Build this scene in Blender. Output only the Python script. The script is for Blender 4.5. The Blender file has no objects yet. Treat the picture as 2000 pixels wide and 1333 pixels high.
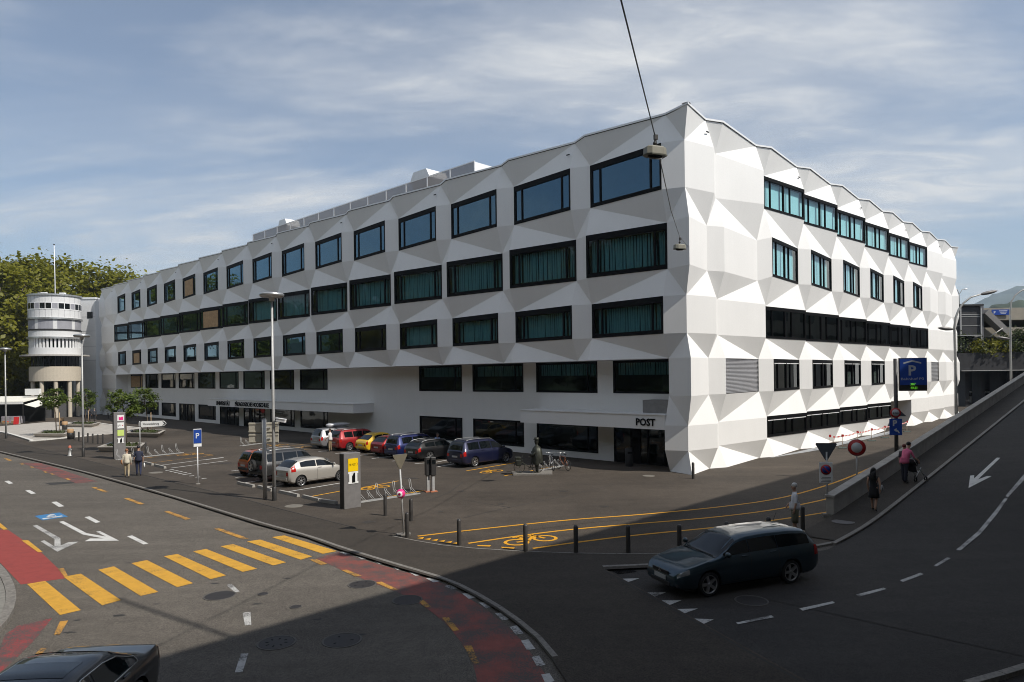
import bpy, bmesh, math, random
from mathutils import Vector, Matrix, noise as mnoise
R = math.radians
random.seed(11)
scene = bpy.context.scene
col = bpy.data.collections.new('place'); scene.collection.children.link(col)

# ------------------------------------------------------------------ camera
H = 5.85                      # eye height above the road (m)
FPX, CXP, CYP, ROLL = 1346.3635, 1000.0, 732.695, 0.01285    # calibrated lens, from the building's vanishing lines
cam_d = bpy.data.cameras.new('camera'); cam = bpy.data.objects.new('camera', cam_d); col.objects.link(cam)
cam.location = (0, 0, H); cam.rotation_euler = (R(90), ROLL, 0)
cam_d.sensor_width = 36; cam_d.lens = FPX / 2000 * 36; cam_d.shift_y = (CYP - 666.5) / 2000
cam_d.clip_end = 12000; cam_d.clip_start = 0.05
scene.camera = cam

# ------------------------------------------------------------------ light
SUN_EL, SUN_AZ = R(47.5), math.atan2(0.8743, -0.4853)        # azimuth from +Y towards +X
w = bpy.data.worlds.new('World'); scene.world = w; w.use_nodes = True
nt = w.node_tree; nt.nodes.clear()
def wn(t, **k):
    n = nt.nodes.new(t)
    for a, b in k.items(): setattr(n, a, b)
    return n
out = wn('ShaderNodeOutputWorld'); bg = wn('ShaderNodeBackground'); bg.inputs['Strength'].default_value = 0.113
sky = wn('ShaderNodeTexSky', sky_type='NISHITA'); sky.sun_disc = False
sky.sun_elevation = SUN_EL; sky.sun_rotation = SUN_AZ; sky.altitude = 400; sky.air_density = 1.0; sky.dust_density = 0.6; sky.ozone_density = 1.6
tc = wn('ShaderNodeTexCoord'); sep = wn('ShaderNodeSeparateXYZ'); nt.links.new(tc.outputs['Generated'], sep.inputs[0])
def math_n(op, a, b=None):
    n = wn('ShaderNodeMath', operation=op)
    for i, v in enumerate((a, b)):
        if v is None: continue
        if isinstance(v, (int, float)): n.inputs[i].default_value = v
        else: nt.links.new(v, n.inputs[i])
    return n.outputs[0]
den = math_n('ADD', math_n('MAXIMUM', sep.outputs['Z'], 0.0), 0.12)
comb = wn('ShaderNodeCombineXYZ'); nt.links.new(math_n('DIVIDE', sep.outputs['X'], den), comb.inputs[0]); nt.links.new(math_n('DIVIDE', sep.outputs['Y'], den), comb.inputs[1])
def cloud(scale, detail, lo, hi, rot, sx, sy, dist, off):
    m = wn('ShaderNodeMapping'); m.inputs['Rotation'].default_value = (0, 0, R(rot)); m.inputs['Scale'].default_value = (sx, sy, 1); m.inputs['Location'].default_value = off
    nt.links.new(comb.outputs[0], m.inputs[0])
    n = wn('ShaderNodeTexNoise'); n.inputs['Scale'].default_value = scale; n.inputs['Detail'].default_value = detail; n.inputs['Roughness'].default_value = .58; n.inputs['Distortion'].default_value = dist
    nt.links.new(m.outputs[0], n.inputs['Vector'])
    r = wn('ShaderNodeMapRange', interpolation_type='SMOOTHSTEP'); r.inputs['From Min'].default_value = lo; r.inputs['From Max'].default_value = hi
    nt.links.new(n.outputs['Fac'], r.inputs['Value']); return r.outputs[0]
c1 = cloud(0.55, 10, 0.40, 0.64, 20, 1.0, 1.7, 0.5, (3.1, 1.2, 0))
c2 = cloud(3.2, 8, 0.38, 0.74, 35, 0.8, 2.0, 0.6, (0.4, 4.2, 0))
c3 = cloud(0.9, 6, 0.40, 0.75, -15, 0.7, 2.6, 0.4, (7.4, 2.2, 0))
fac = math_n('ADD', 0.12, math_n('ADD', math_n('MULTIPLY', c1, 0.44), math_n('ADD', math_n('MULTIPLY', math_n('MULTIPLY', c1, c2), 0.52), math_n('MULTIPLY', c3, 0.10))))
mixc = wn('ShaderNodeMix', data_type='RGBA'); nt.links.new(fac, mixc.inputs['Factor'])
mixc.inputs[7].default_value = (6.9, 7.0, 7.1, 1)
nt.links.new(sky.outputs[0], mixc.inputs[6]); nt.links.new(mixc.outputs[2], bg.inputs['Color']); nt.links.new(bg.outputs[0], out.inputs[0])

sd = bpy.data.lights.new('sun', 'SUN'); sun = bpy.data.objects.new('sun', sd); col.objects.link(sun)
sd.energy = 4.9; sd.angle = R(0.55); sd.color = (1.0, 0.955, 0.88)
sun.rotation_euler = Vector((math.sin(SUN_AZ) * math.cos(SUN_EL), math.cos(SUN_AZ) * math.cos(SUN_EL), math.sin(SUN_EL))).to_track_quat('Z', 'Y').to_euler()
sun.location = (60, -30, 60)
vs = scene.view_settings; vs.view_transform = 'Standard'; vs.look = 'None'; vs.exposure = 0.0; vs.gamma = 1.0; vs.use_curve_mapping = False
scene.cycles.max_bounces = 8; scene.cycles.transparent_max_bounces = 12; scene.cycles.glossy_bounces = 4; scene.cycles.diffuse_bounces = 4
scene.cycles.use_denoising = True; scene.cycles.filter_width = 1.0

# ------------------------------------------------------------------ frames of reference
YAW = 0.77086
BV = Vector((math.sin(YAW), math.cos(YAW), 0)); AV = Vector((-BV.y, BV.x, 0))     # along the right facade / along the left facade
CORN = Vector((10.1128, 38.9532, 0))
def FL(s, n, z=0.0): return CORN + AV * s - BV * n + Vector((0, 0, z))            # left facade: s along, n outwards
def FR(t, m, z=0.0): return CORN + BV * t - AV * m + Vector((0, 0, z))            # right facade
def UW(u, w_, z=0.0): return -AV * u + BV * w_ + Vector((0, 0, z))                # ramp: u across, w along
_c, _s = math.cos(ROLL), math.sin(ROLL)
def ray(px, py):
    x, y = px - CXP, py - CYP
    return Vector(((x * _c - y * _s) / FPX, 1.0, -(x * _s + y * _c) / FPX))
SQ = 0.06                                                                          # square and pavements stand this far above the road
def g(px, py, z=0.0):                                                              # the surveyed ground point that the photo shows there
    d = ray(px, py); t = (z - H) / d.z
    return Vector((0, 0, H)) + d * t
def q(px, py): return g(px, py, SQ)
def ramp_z(w_):
    t = w_ - 27.3
    return 0.095 * (t + math.sqrt(t * t + 3.0)) / 2
def gr(px, py, dz=0.0):
    z = 0.0
    for _ in range(40):
        P = g(px, py, z); z = 0.5 * z + 0.5 * (ramp_z(P.dot(BV)) + dz)
    return P
def at_depth(px, py, Y):
    return Vector((0, 0, H)) + ray(px, py) * Y
def zoom(ox, oy, k): return lambda x, y: (ox + x / k, oy + y / k)

# ------------------------------------------------------------------ mesh helpers
class MB:
    def __init__(s): s.v = []; s.f = []; s.m = []; s.sm = []
    def add(s, pts, faces, mi=0, smooth=False):
        b = len(s.v); s.v += [tuple(p) for p in pts]
        for f in faces: s.f.append([i + b for i in f]); s.m.append(mi); s.sm.append(smooth)
        return s
    def poly(s, pts, mi=0): return s.add(pts, [list(range(len(pts)))], mi)
    def box(s, c, d, mi=0, rz=0.0, ry=0.0, rx=0.0):
        M_ = Matrix.Rotation(rz, 3, 'Z') @ Matrix.Rotation(ry, 3, 'Y') @ Matrix.Rotation(rx, 3, 'X'); c = Vector(c)
        P = [c + M_ @ Vector((x * d[0] / 2, y * d[1] / 2, z * d[2] / 2)) for x in (-1, 1) for y in (-1, 1) for z in (-1, 1)]
        return s.add(P, [(0, 1, 3, 2), (4, 6, 7, 5), (0, 4, 5, 1), (2, 3, 7, 6), (0, 2, 6, 4), (1, 5, 7, 3)], mi)
    def prism(s, pts, z0, z1, mi=0):
        a = 0
        for i in range(len(pts)):
            x0, y0 = pts[i][0], pts[i][1]; x1, y1 = pts[(i + 1) % len(pts)][0], pts[(i + 1) % len(pts)][1]; a += x0 * y1 - x1 * y0
        if a < 0: pts = list(reversed(pts))
        n = len(pts); V_ = [(p[0], p[1], z0) for p in pts] + [(p[0], p[1], z1) for p in pts]
        F = [list(reversed(range(n))), list(range(n, 2 * n))] + [[i, (i + 1) % n, n + (i + 1) % n, n + i] for i in range(n)]
        return s.add(V_, F, mi)
    def tube(s, path, r, n=8, mi=0, cap=True, smooth=True):
        path = [Vector(p) for p in path]; rs = r if isinstance(r, (list, tuple)) else [r] * len(path)
        V_ = []; up = None
        for i, p in enumerate(path):
            d = (path[min(i + 1, len(path) - 1)] - path[max(i - 1, 0)]).normalized()
            if up is None: up = d.orthogonal().normalized()
            else:
                up = up - d * up.dot(d); up = up.normalized() if up.length > 1e-6 else d.orthogonal().normalized()
            e = d.cross(up)
            V_ += [p + (up * math.cos(2 * math.pi * k / n) + e * math.sin(2 * math.pi * k / n)) * rs[i] for k in range(n)]
        F = [[i * n + k, i * n + (k + 1) % n, (i + 1) * n + (k + 1) % n, (i + 1) * n + k] for i in range(len(path) - 1) for k in range(n)]
        s.add(V_, F, mi, smooth)
        if cap:
            b = len(s.v) - len(V_)
            s.f.append([b + k for k in reversed(range(n))]); s.m.append(mi); s.sm.append(False)
            s.f.append([b + (len(path) - 1) * n + k for k in range(n)]); s.m.append(mi); s.sm.append(False)
        return s
    def lathe(s, prof, n=16, mi=0, c=(0, 0, 0), axis='Z', smooth=True):
        c = Vector(c); V_ = []
        for r, z in prof:
            for k in range(n):
                a = 2 * math.pi * k / n; x, y = r * math.cos(a), r * math.sin(a)
                V_.append(c + (Vector((x, y, z)) if axis == 'Z' else Vector((x, z, y)) if axis == 'Y' else Vector((z, x, y))))
        F = []
        for i in range(len(prof) - 1):
            for k in range(n):
                f = [i * n + k, i * n + (k + 1) % n, (i + 1) * n + (k + 1) % n, (i + 1) * n + k]
                F.append(f if axis != 'Y' else f[::-1])
        s.add(V_, F, mi, smooth); return s
    def ball(s, c, r, n=10, m=7, mi=0):
        rx, ry, rz = r if isinstance(r, (tuple, list)) else (r, r, r)
        V_ = []; c = Vector(c)
        for i in range(m + 1):
            t = math.pi * i / m
            for k in range(n):
                a = 2 * math.pi * k / n; V_.append(c + Vector((rx * math.sin(t) * math.cos(a), ry * math.sin(t) * math.sin(a), -rz * math.cos(t))))
        return s.add(V_, [[i * n + k, i * n + (k + 1) % n, (i + 1) * n + (k + 1) % n, (i + 1) * n + k] for i in range(m) for k in range(n)], mi, True)
    def mesh(s, name, mats):
        me = bpy.data.meshes.new(name); me.from_pydata(s.v, [], s.f)
        for m_ in (mats if isinstance(mats, (list, tuple)) else [mats]): me.materials.append(m_)
        me.polygons.foreach_set('material_index', s.m); me.polygons.foreach_set('use_smooth', s.sm); me.validate(); me.update()
        return me
    def build(s, name, mats, parent=None, loc=None, rz=0.0, bevel=0.0, fix=False):
        me = s.mesh(name, mats)
        if fix:
            b = bmesh.new(); b.from_mesh(me); bmesh.ops.remove_doubles(b, verts=b.verts, dist=1e-4); bmesh.ops.recalc_face_normals(b, faces=b.faces); b.to_mesh(me); b.free()
        return link(name, me, parent, loc, rz, bevel)
def link(name, me, parent=None, loc=None, rz=0.0, bevel=0.0):
    o = bpy.data.objects.new(name, me); col.objects.link(o)
    if parent: o.parent = parent
    if loc is not None: o.location = loc
    o.rotation_euler = (0, 0, rz)
    if bevel:
        b = o.modifiers.new('bevel', 'BEVEL'); b.width = bevel; b.segments = 2; b.limit_method = 'ANGLE'; b.angle_limit = R(40)
    return o
def thing(name, label, cat, loc=(0, 0, 0), rz=0.0, group=None):
    o = bpy.data.objects.new(name, None); col.objects.link(o); o.empty_display_size = .2
    o.location = loc; o.rotation_euler = (0, 0, rz); tag(o, label, cat, group); return o
def tag(o, label=None, cat=None, group=None, kind=None):
    for k, v_ in (('label', label), ('category', cat), ('group', group), ('kind', kind)):
        if v_: o[k] = v_
    return o
def struct(o, label=None): return tag(o, label=label, kind='structure')
def copy_tree(o, parent=None):
    c = o.copy(); col.objects.link(c); c.parent = parent
    for ch in o.children: copy_tree(ch, c)
    return c
def ordinal(i): return ['first', 'second', 'third', 'fourth', 'fifth', 'sixth', 'seventh', 'eighth', 'ninth', 'tenth', 'eleventh', 'twelfth', 'thirteenth', 'fourteenth', 'fifteenth', 'sixteenth'][i]

# ------------------------------------------------------------------ materials
def new_mat(name):
    m = bpy.data.materials.new(name); m.use_nodes = True; t = m.node_tree; t.nodes.clear()
    o = t.nodes.new('ShaderNodeOutputMaterial'); return m, t, o
def nd(t, typ, ins={}, **k):
    n = t.nodes.new(typ)
    for a, b in k.items(): setattr(n, a, b)
    for a, b in ins.items():
        if hasattr(b, 'is_linked') or isinstance(b, bpy.types.NodeSocket): t.links.new(b, n.inputs[a])
        else: n.inputs[a].default_value = b
    return n
def c4(c): return (c[0], c[1], c[2], 1)
def world_pos(t): return nd(t, 'ShaderNodeNewGeometry').outputs['Position']
def obj_pos(t): return nd(t, 'ShaderNodeTexCoord').outputs['Object']
def mixrgb(t, f, a, b, mode='MIX'):
    n = t.nodes.new('ShaderNodeMix'); n.data_type = 'RGBA'; n.blend_type = mode
    for i, v_ in ((0, f), (6, a), (7, b)):
        if isinstance(v_, bpy.types.NodeSocket): t.links.new(v_, n.inputs[i])
        else: n.inputs[i].default_value = v_
    return n.outputs[2]
def noise_n(t, vec, scale, detail=4, rough=.55):
    return nd(t, 'ShaderNodeTexNoise', {'Vector': vec, 'Scale': scale, 'Detail': detail, 'Roughness': rough}).outputs['Fac']
def rng(t, v_, a, b, c=0.0, d=1.0):
    return nd(t, 'ShaderNodeMapRange', {'Value': v_, 'From Min': a, 'From Max': b, 'To Min': c, 'To Max': d}).outputs[0]
MATS = {}
def M(name, c, rough=.6, metal=0.0, var=.12, scale=4.0, bump=0.0, bscale=60.0, coat=0.0, spec=.5, pos='o'):
    if name in MATS: return MATS[name]
    m, t, o = new_mat(name); p = obj_pos(t) if pos == 'o' else world_pos(t)
    f = noise_n(t, p, scale, 5)
    colr = mixrgb(t, rng(t, f, .3, .7), c4([x * (1 - var) for x in c]), c4([min(1, x * (1 + var)) for x in c]))
    b = nd(t, 'ShaderNodeBsdfPrincipled', {'Base Color': colr, 'Roughness': rough, 'Metallic': metal, 'Coat Weight': coat, 'Coat Roughness': .04, 'Specular IOR Level': spec})
    if bump:
        bn = nd(t, 'ShaderNodeBump', {'Height': noise_n(t, p, bscale, 3), 'Strength': bump, 'Distance': .02}); t.links.new(bn.outputs[0], b.inputs['Normal'])
    t.links.new(b.outputs[0], o.inputs[0]); MATS[name] = m; return m
def asphalt(name, c, patch=.3, speck=.5, vs_=46.0):
    m, t, o = new_mat(name); p = world_pos(t)
    big = rng(t, noise_n(t, p, .13, 6, .6), .3, .7, 1 - patch, 1 + patch)
    st = nd(t, 'ShaderNodeMapping', {'Vector': p, 'Rotation': (0, 0, -.8), 'Scale': (.25, 2.2, 1)})
    streak = rng(t, noise_n(t, st.outputs[0], .5, 5), .3, .7, .88, 1.12)
    mid = rng(t, noise_n(t, p, 2.4, 5, .7), .25, .75, .84, 1.16)
    vo = nd(t, 'ShaderNodeTexVoronoi', {'Vector': p, 'Scale': vs_, 'Randomness': 1.0})
    vc = nd(t, 'ShaderNodeSeparateColor', {'Color': vo.outputs['Color']}).outputs[0]
    fine = rng(t, vc, 0, 1, 1 - speck, 1 + speck)
    v_ = nd(t, 'ShaderNodeMath', {0: big, 1: mid}, operation='MULTIPLY').outputs[0]
    v_ = nd(t, 'ShaderNodeMath', {0: v_, 1: fine}, operation='MULTIPLY').outputs[0]
    v_ = nd(t, 'ShaderNodeMath', {0: v_, 1: streak}, operation='MULTIPLY').outputs[0]
    spots = rng(t, noise_n(t, p, 9.0, 2, .4), .70, .76, 1.0, .62)
    v_ = nd(t, 'ShaderNodeMath', {0: v_, 1: spots}, operation='MULTIPLY').outputs[0]
    hs = nd(t, 'ShaderNodeHueSaturation', {'Color': c4(c), 'Value': v_}).outputs[0]
    b = nd(t, 'ShaderNodeBsdfPrincipled', {'Base Color': hs, 'Roughness': .86, 'Specular IOR Level': .3})
    bn = nd(t, 'ShaderNodeBump', {'Height': vc, 'Strength': .35, 'Distance': .006}); t.links.new(bn.outputs[0], b.inputs['Normal'])
    t.links.new(b.outputs[0], o.inputs[0]); return m
def paint(name, c, wear=.25, base=(.05, .048, .045)):
    m, t, o = new_mat(name); p = world_pos(t)
    fs = nd(t, 'ShaderNodeMath', {0: noise_n(t, p, 24, 7, .8), 1: .6}, operation='MULTIPLY').outputs[0]
    fs2 = nd(t, 'ShaderNodeMath', {0: noise_n(t, p, 1.3, 4, .6), 1: .4}, operation='MULTIPLY').outputs[0]
    fa_ = nd(t, 'ShaderNodeMath', {0: fs, 1: fs2}, operation='ADD').outputs[0]; th = .68 - .38 * wear
    ff = rng(t, fa_, th - .05, th + .04)
    shade = rng(t, noise_n(t, p, 3.5, 5, .7), .3, .7, .80, 1.06)
    cc = nd(t, 'ShaderNodeHueSaturation', {'Color': c4(c), 'Value': shade}).outputs[0]
    b = nd(t, 'ShaderNodeBsdfPrincipled', {'Base Color': mixrgb(t, ff, cc, c4(base)), 'Roughness': .7, 'Specular IOR Level': .35})
    t.links.new(b.outputs[0], o.inputs[0]); return m
def plaster(name, c):
    m, t, o = new_mat(name); p = world_pos(t)
    st = nd(t, 'ShaderNodeMapping', {'Vector': p, 'Scale': (1.6, 1.6, .16)})
    f = rng(t, noise_n(t, st.outputs[0], 1.2, 6, .6), .3, .75, 1.01, .985)
    f2 = rng(t, noise_n(t, p, .35, 4), .3, .7, .975, 1.02)
    v_ = nd(t, 'ShaderNodeMath', {0: f, 1: f2}, operation='MULTIPLY').outputs[0]
    cc = nd(t, 'ShaderNodeHueSaturation', {'Color': c4(c), 'Value': v_}).outputs[0]
    b = nd(t, 'ShaderNodeBsdfPrincipled', {'Base Color': cc, 'Roughness': .75, 'Specular IOR Level': .3})
    bn = nd(t, 'ShaderNodeBump', {'Height': noise_n(t, p, 45, 3), 'Strength': .12, 'Distance': .01}); t.links.new(bn.outputs[0], b.inputs['Normal'])
    t.links.new(b.outputs[0], o.inputs[0]); return m
def glass(name, tint, ior=1.75, wob=.006, gc=(.92, .97, 1)):
    m, t, o = new_mat(name); p = world_pos(t)
    bn = nd(t, 'ShaderNodeBump', {'Height': noise_n(t, p, .9, 1), 'Strength': 1.0, 'Distance': wob})
    geo = nd(t, 'ShaderNodeNewGeometry'); dt = nd(t, 'ShaderNodeVectorMath', {0: geo.outputs['Incoming'], 1: geo.outputs['Normal']}, operation='DOT_PRODUCT').outputs['Value']
    cs = nd(t, 'ShaderNodeMath', {0: nd(t, 'ShaderNodeMath', {0: dt}, operation='ABSOLUTE').outputs[0]}, operation='SUBTRACT'); cs.inputs[1].default_value = 0
    om = nd(t, 'ShaderNodeMath', {0: 1.0, 1: cs.outputs[0]}, operation='SUBTRACT').outputs[0]; p5 = nd(t, 'ShaderNodeMath', {0: om, 1: 5.0}, operation='POWER').outputs[0]; r0 = ((ior - 1) / (ior + 1)) ** 2
    fr = nd(t, 'ShaderNodeMath', {0: nd(t, 'ShaderNodeMath', {0: p5, 1: 1 - r0}, operation='MULTIPLY').outputs[0], 1: r0}, operation='ADD')
    tr = nd(t, 'ShaderNodeBsdfTransparent', {'Color': c4(tint)})
    gl = nd(t, 'ShaderNodeBsdfGlossy', {'Color': c4(gc), 'Roughness': .0, 'Normal': bn.outputs[0]})
    mx = nd(t, 'ShaderNodeMixShader', {0: fr.outputs[0], 1: tr.outputs[0], 2: gl.outputs[0]})
    t.links.new(mx.outputs[0], o.inputs[0]); return m
def emit(name, c, s):
    m, t, o = new_mat(name); e = nd(t, 'ShaderNodeEmission', {'Color': c4(c), 'Strength': s}); t.links.new(e.outputs[0], o.inputs[0]); return m
def leafmat(name, c1_, c2_, tr=.35):
    m, t, o = new_mat(name); p = obj_pos(t)
    a = mixrgb(t, rng(t, noise_n(t, p, 1.2, 3), .3, .7), c4(c1_), c4(c2_))
    v_ = rng(t, noise_n(t, p, 14, 2), .25, .75, .6, 1.4)
    cc = nd(t, 'ShaderNodeHueSaturation', {'Color': a, 'Value': v_}).outputs[0]
    d = nd(t, 'ShaderNodeBsdfPrincipled', {'Base Color': cc, 'Roughness': .5, 'Specular IOR Level': .3}); tl = nd(t, 'ShaderNodeBsdfTranslucent', {'Color': cc})
    mx = nd(t, 'ShaderNodeMixShader', {0: tr, 1: d.outputs[0], 2: tl.outputs[0]}); t.links.new(mx.outputs[0], o.inputs[0]); return m
def carpaint(name, c, metal=.35):
    if name in MATS: return MATS[name]
    m, t, o = new_mat(name); p = obj_pos(t)
    dirt = rng(t, noise_n(t, p, 2.2, 5), .35, .8, .0, .03)
    cc = mixrgb(t, dirt, c4(c), (.16, .14, .12, 1))
    b = nd(t, 'ShaderNodeBsdfPrincipled', {'Base Color': cc, 'Roughness': .42, 'Metallic': metal, 'Coat Weight': 1.0, 'Coat Roughness': .03})
    t.links.new(b.outputs[0], o.inputs[0]); MATS[name] = m; return m
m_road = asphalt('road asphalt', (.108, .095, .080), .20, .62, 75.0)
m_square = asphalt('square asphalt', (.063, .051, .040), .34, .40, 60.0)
m_apron = asphalt('apron asphalt', (.047, .039, .031), .20, .36)  # darker asphalt, lowered further to deepen the big shadow over it
m_ramp = asphalt('ramp asphalt', (.040, .036, .033), .22, .6, 75.0)  # ramp lies in shadow; base colour lowered to deepen that shade
m_concrete = M('concrete', (.33, .31, .28), .85, var=.18, scale=1.5, bump=.25, pos='w')
m_paver = M('pale paving', (.40, .37, .33), .8, var=.12, scale=1.2, bump=.15, pos='w')
m_granite = M('granite kerb', (.19, .175, .155), .75, var=.3, scale=12, bump=.2, pos='w')
m_joint = M('joint', (.03, .028, .026), .9)
m_pw = paint('white road paint', (.62, .61, .58), .18); m_pworn = paint('worn white road paint', (.50, .49, .47), .36)
m_py = paint('yellow road paint', (.62, .33, .04), .22); m_pyl = paint('thin yellow road paint', (.72, .34, .02), .10); m_pyw = paint('worn yellow road paint', (.55, .28, .05), .40)
m_pr = paint('red lane paint', (.30, .055, .045), .16, (.07, .05, .045)); m_prw = paint('worn red lane paint', (.33, .045, .045), .52, (.075, .07, .065))
m_prl = paint('faded red lane paint', (.25, .07, .055), .46, (.075, .065, .06)); m_pb = paint('blue road paint', (.05, .20, .42), .10)
m_white = plaster('white render', (.80, .79, .77)); m_wall_grey = plaster('pale grey render', (.62, .62, .61))
m_black = M('black frame', (.004, .004, .0045), .65, var=.1, spec=.12); m_dark = M('dark grey metal', (.045, .043, .042), .45, .3)
m_steel = M('galvanised steel', (.42, .42, .41), .5, .25, var=.12, scale=9); m_alu = M('brushed aluminium', (.55, .55, .54), .35, .8)
m_cap = M('white metal capping', (.80, .80, .80), .4, 0.1, var=.03)
m_in = M('interior', (.16, .16, .155), .9, var=.3, scale=.5); m_slab = M('interior floor', (.22, .21, .2), .9)
m_curt = M('curtain cloth', (.72, .73, .72), .9, var=.06); m_roll = M('roller cloth', (.84, .90, .90), .9, var=.05, scale=.6)
m_glass = glass('tinted window glass', (.29, .50, .53), 1.5); m_glass2 = glass('reflective window glass', (.14, .24, .28), 2.45, gc=(.50, .80, 1.0)); m_glass4 = glass('pale teal glass', (.58, .80, .82), 1.7); m_glass3 = glass('ground floor glass', (.22, .34, .33), 1.6)
m_ply = M('plywood board', (.42, .27, .14), .8, var=.2, scale=2.5)
m_sgrey = M('sign grey', (.20, .19, .185), .5, .2); m_signw = M('sign white', (.78, .78, .76), .4, var=.03); m_signblue = M('sign blue', (.012, .055, .30), .4, var=.05)
m_signred = M('sign red', (.42, .015, .015), .4, var=.05); m_yel = M('post yellow', (.85, .55, .0), .4, var=.03); m_pink = M('sign pink', (.75, .03, .22), .4, var=.05); m_lime = M('sign lime', (.55, .68, .18), .4, var=.05)
m_tyre = M('tyre rubber', (.012, .012, .012), .8); m_rim = M('alloy rim', (.50, .50, .50), .3, .85, var=.05)
m_lens = M('red lamp lens', (.42, .012, .008), .15, coat=.6); m_head = M('headlamp lens', (.30, .31, .32), .08, .5, coat=1.0); m_plate = M('number plate', (.42, .42, .41), .5, var=.04)  # number plates: white ones given the grey they show in shade
m_cglass = M('car glass', (.006, .008, .009), .03, coat=0.0, spec=.55); m_plast = M('black plastic', (.016, .016, .017), .5)
m_bark = M('bark', (.14, .105, .075), .9, var=.3, scale=8, bump=.4); m_stake = M('pale stake', (.50, .36, .22), .8)
m_orange = M('bin orange wood', (.40, .25, .13), .7)
m_bronze = M('bronze', (.045, .047, .036), .5, .6, var=.35, scale=6)
m_led = emit('green display dots', (.25, 1.0, .05), .55)
def text_mesh(body, size, depth=.01, sx=1.0, bold=0.0):
    cu = bpy.data.curves.new('lettering', 'FONT'); cu.body = body; cu.size = size; cu.extrude = depth; cu.align_x = 'LEFT'; cu.offset = bold; cu.resolution_u = 2
    o = bpy.data.objects.new('lettering', cu); col.objects.link(o)
    dg = bpy.context.evaluated_depsgraph_get(); me = bpy.data.meshes.new_from_object(o.evaluated_get(dg))
    bpy.data.objects.remove(o); me.transform(Matrix.Diagonal((sx, 1, 1, 1))); return me
def lettering(name, body, size, mat_, parent, loc, rz, sx=1.0, depth=.01, bold=0.0, centre=True, width=None):
    me = text_mesh(body, size, depth, sx, bold); xs = [v_.co.x for v_ in me.vertices]
    if width: me.transform(Matrix.Diagonal((width / (max(xs) - min(xs)), 1, 1, 1))); xs = [v_.co.x for v_ in me.vertices]
    if centre: me.transform(Matrix.Translation((-(max(xs) + min(xs)) / 2, 0, 0)))
    me.transform(Matrix.Rotation(R(90), 4, 'X')); me.materials.clear(); me.materials.append(mat_)
    return link(name, me, parent, loc, rz)

# ================================================================== GROUND
gm = MB(); gm.poly([(-6000, -3000, -.08), (6000, -3000, -.08), (6000, 9000, -.08), (-6000, 9000, -.08)])
ground = struct(gm.build('ground', M('far ground', (.055, .065, .035), .95, var=.4, scale=.02, pos='w')))
rm = MB(); rm.poly([(-200, -12, 0), (40, -12, 0), (60, 60, 0), (-60, 200, 0), (-240, 260, 0)])
road = struct(rm.build('road', m_road))
KERB_PX = [(0, 884), (160, 922), (340, 973), (503, 1024), (600, 1050), (662, 1073), (775, 1108), (869, 1135), (925, 1163), (981, 1197), (1041, 1243), (1075, 1283), (1109, 1335), (1130, 1375)]
KERB = [g(*p) for p in KERB_PX]
KERB = [KERB[0] + (KERB[0] - KERB[1]).normalized() * d for d in (130, 60, 20)] + KERB
JOINT = [g(1640, 1372), g(1570, 1333), g(1175, 1112)]
EDGE = [g(1230, 1110), g(1300, 1107), g(1480, 1094), g(1590, 1072)]
slab_pts = KERB + JOINT + EDGE + [UW(-8.33, 24.4), UW(-9.90, 24.4), UW(-9.90, 150), UW(-20, 260), Vector((-160, 330, 0)), Vector((-330, 250, 0))]
sm_ = MB(); sm_.prism([(p.x, p.y) for p in slab_pts], -.04, SQ)
square = struct(sm_.build('square', m_square))
# darker asphalt apron (colour lowered further to deepen the shadow) between the flush joint line and the road kerb
FLUSH_PX = [(-40, 849), (0, 859), (124, 888), (238, 917), (330, 941), (400, 957), (460, 971), (538, 993), (640, 1018), (711, 1036), (765, 1048), (850, 1065), (925, 1072.5), (1037, 1079), (1150, 1082.6), (1300, 1082.6), (1420, 1079), (1560, 1062)]
FLUSH = [q(*p) for p in FLUSH_PX]
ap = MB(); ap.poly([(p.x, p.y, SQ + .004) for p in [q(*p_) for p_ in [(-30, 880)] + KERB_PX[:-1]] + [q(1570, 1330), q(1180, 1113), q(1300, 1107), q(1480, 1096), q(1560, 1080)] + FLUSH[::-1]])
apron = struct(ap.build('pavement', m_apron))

def resample(pts, step):
    o_ = [pts[0].copy()]; acc = 0.0
    for a, b in zip(pts, pts[1:]):
        L_ = (b - a).length; d = step - acc
        while d < L_: o_.append(a.lerp(b, d / L_)); d += step
        acc = L_ - (d - step)
    return o_
def smooth(pts, n=3):
    for _ in range(n):
        o_ = [pts[0]]
        for a, b in zip(pts, pts[1:]): o_ += [a.lerp(b, .25), a.lerp(b, .75)]
        pts = o_ + [pts[-1]]
    return pts
def stones(name, parent, pts, width, ztop, mat_, step=1.0, side=1, zb=-.04, gap=.008, limit=400):
    P = resample(smooth(pts, 2), step)
    for i in range(min(len(P) - 1, limit)):
        a, b = P[i], P[i + 1]; d = (b - a).normalized(); nn = Vector((-d.y, d.x, 0)) * width * side
        a2, b2 = a + d * gap, b - d * gap; za = ztop(a) if callable(ztop) else ztop; zb2 = ztop(b) if callable(ztop) else ztop
        zl = (lambda z: z - .16) if callable(ztop) else (lambda z: zb)
        pts8 = [(a2.x, a2.y, zl(za)), (b2.x, b2.y, zl(zb2)), (b2.x + nn.x, b2.y + nn.y, zl(zb2)), (a2.x + nn.x, a2.y + nn.y, zl(za)),
                (a2.x, a2.y, za), (b2.x, b2.y, zb2), (b2.x + nn.x, b2.y + nn.y, zb2), (a2.x + nn.x, a2.y + nn.y, za)]
        k = MB(); k.add(pts8, [(3, 2, 1, 0), (4, 5, 6, 7), (0, 1, 5, 4), (1, 2, 6, 5), (2, 3, 7, 6), (3, 0, 4, 7)]); k.build(name, mat_, parent, fix=True)
vis_kerb = [g(-40, 874)] + [g(*p) for p in KERB_PX[:-1]]
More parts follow.
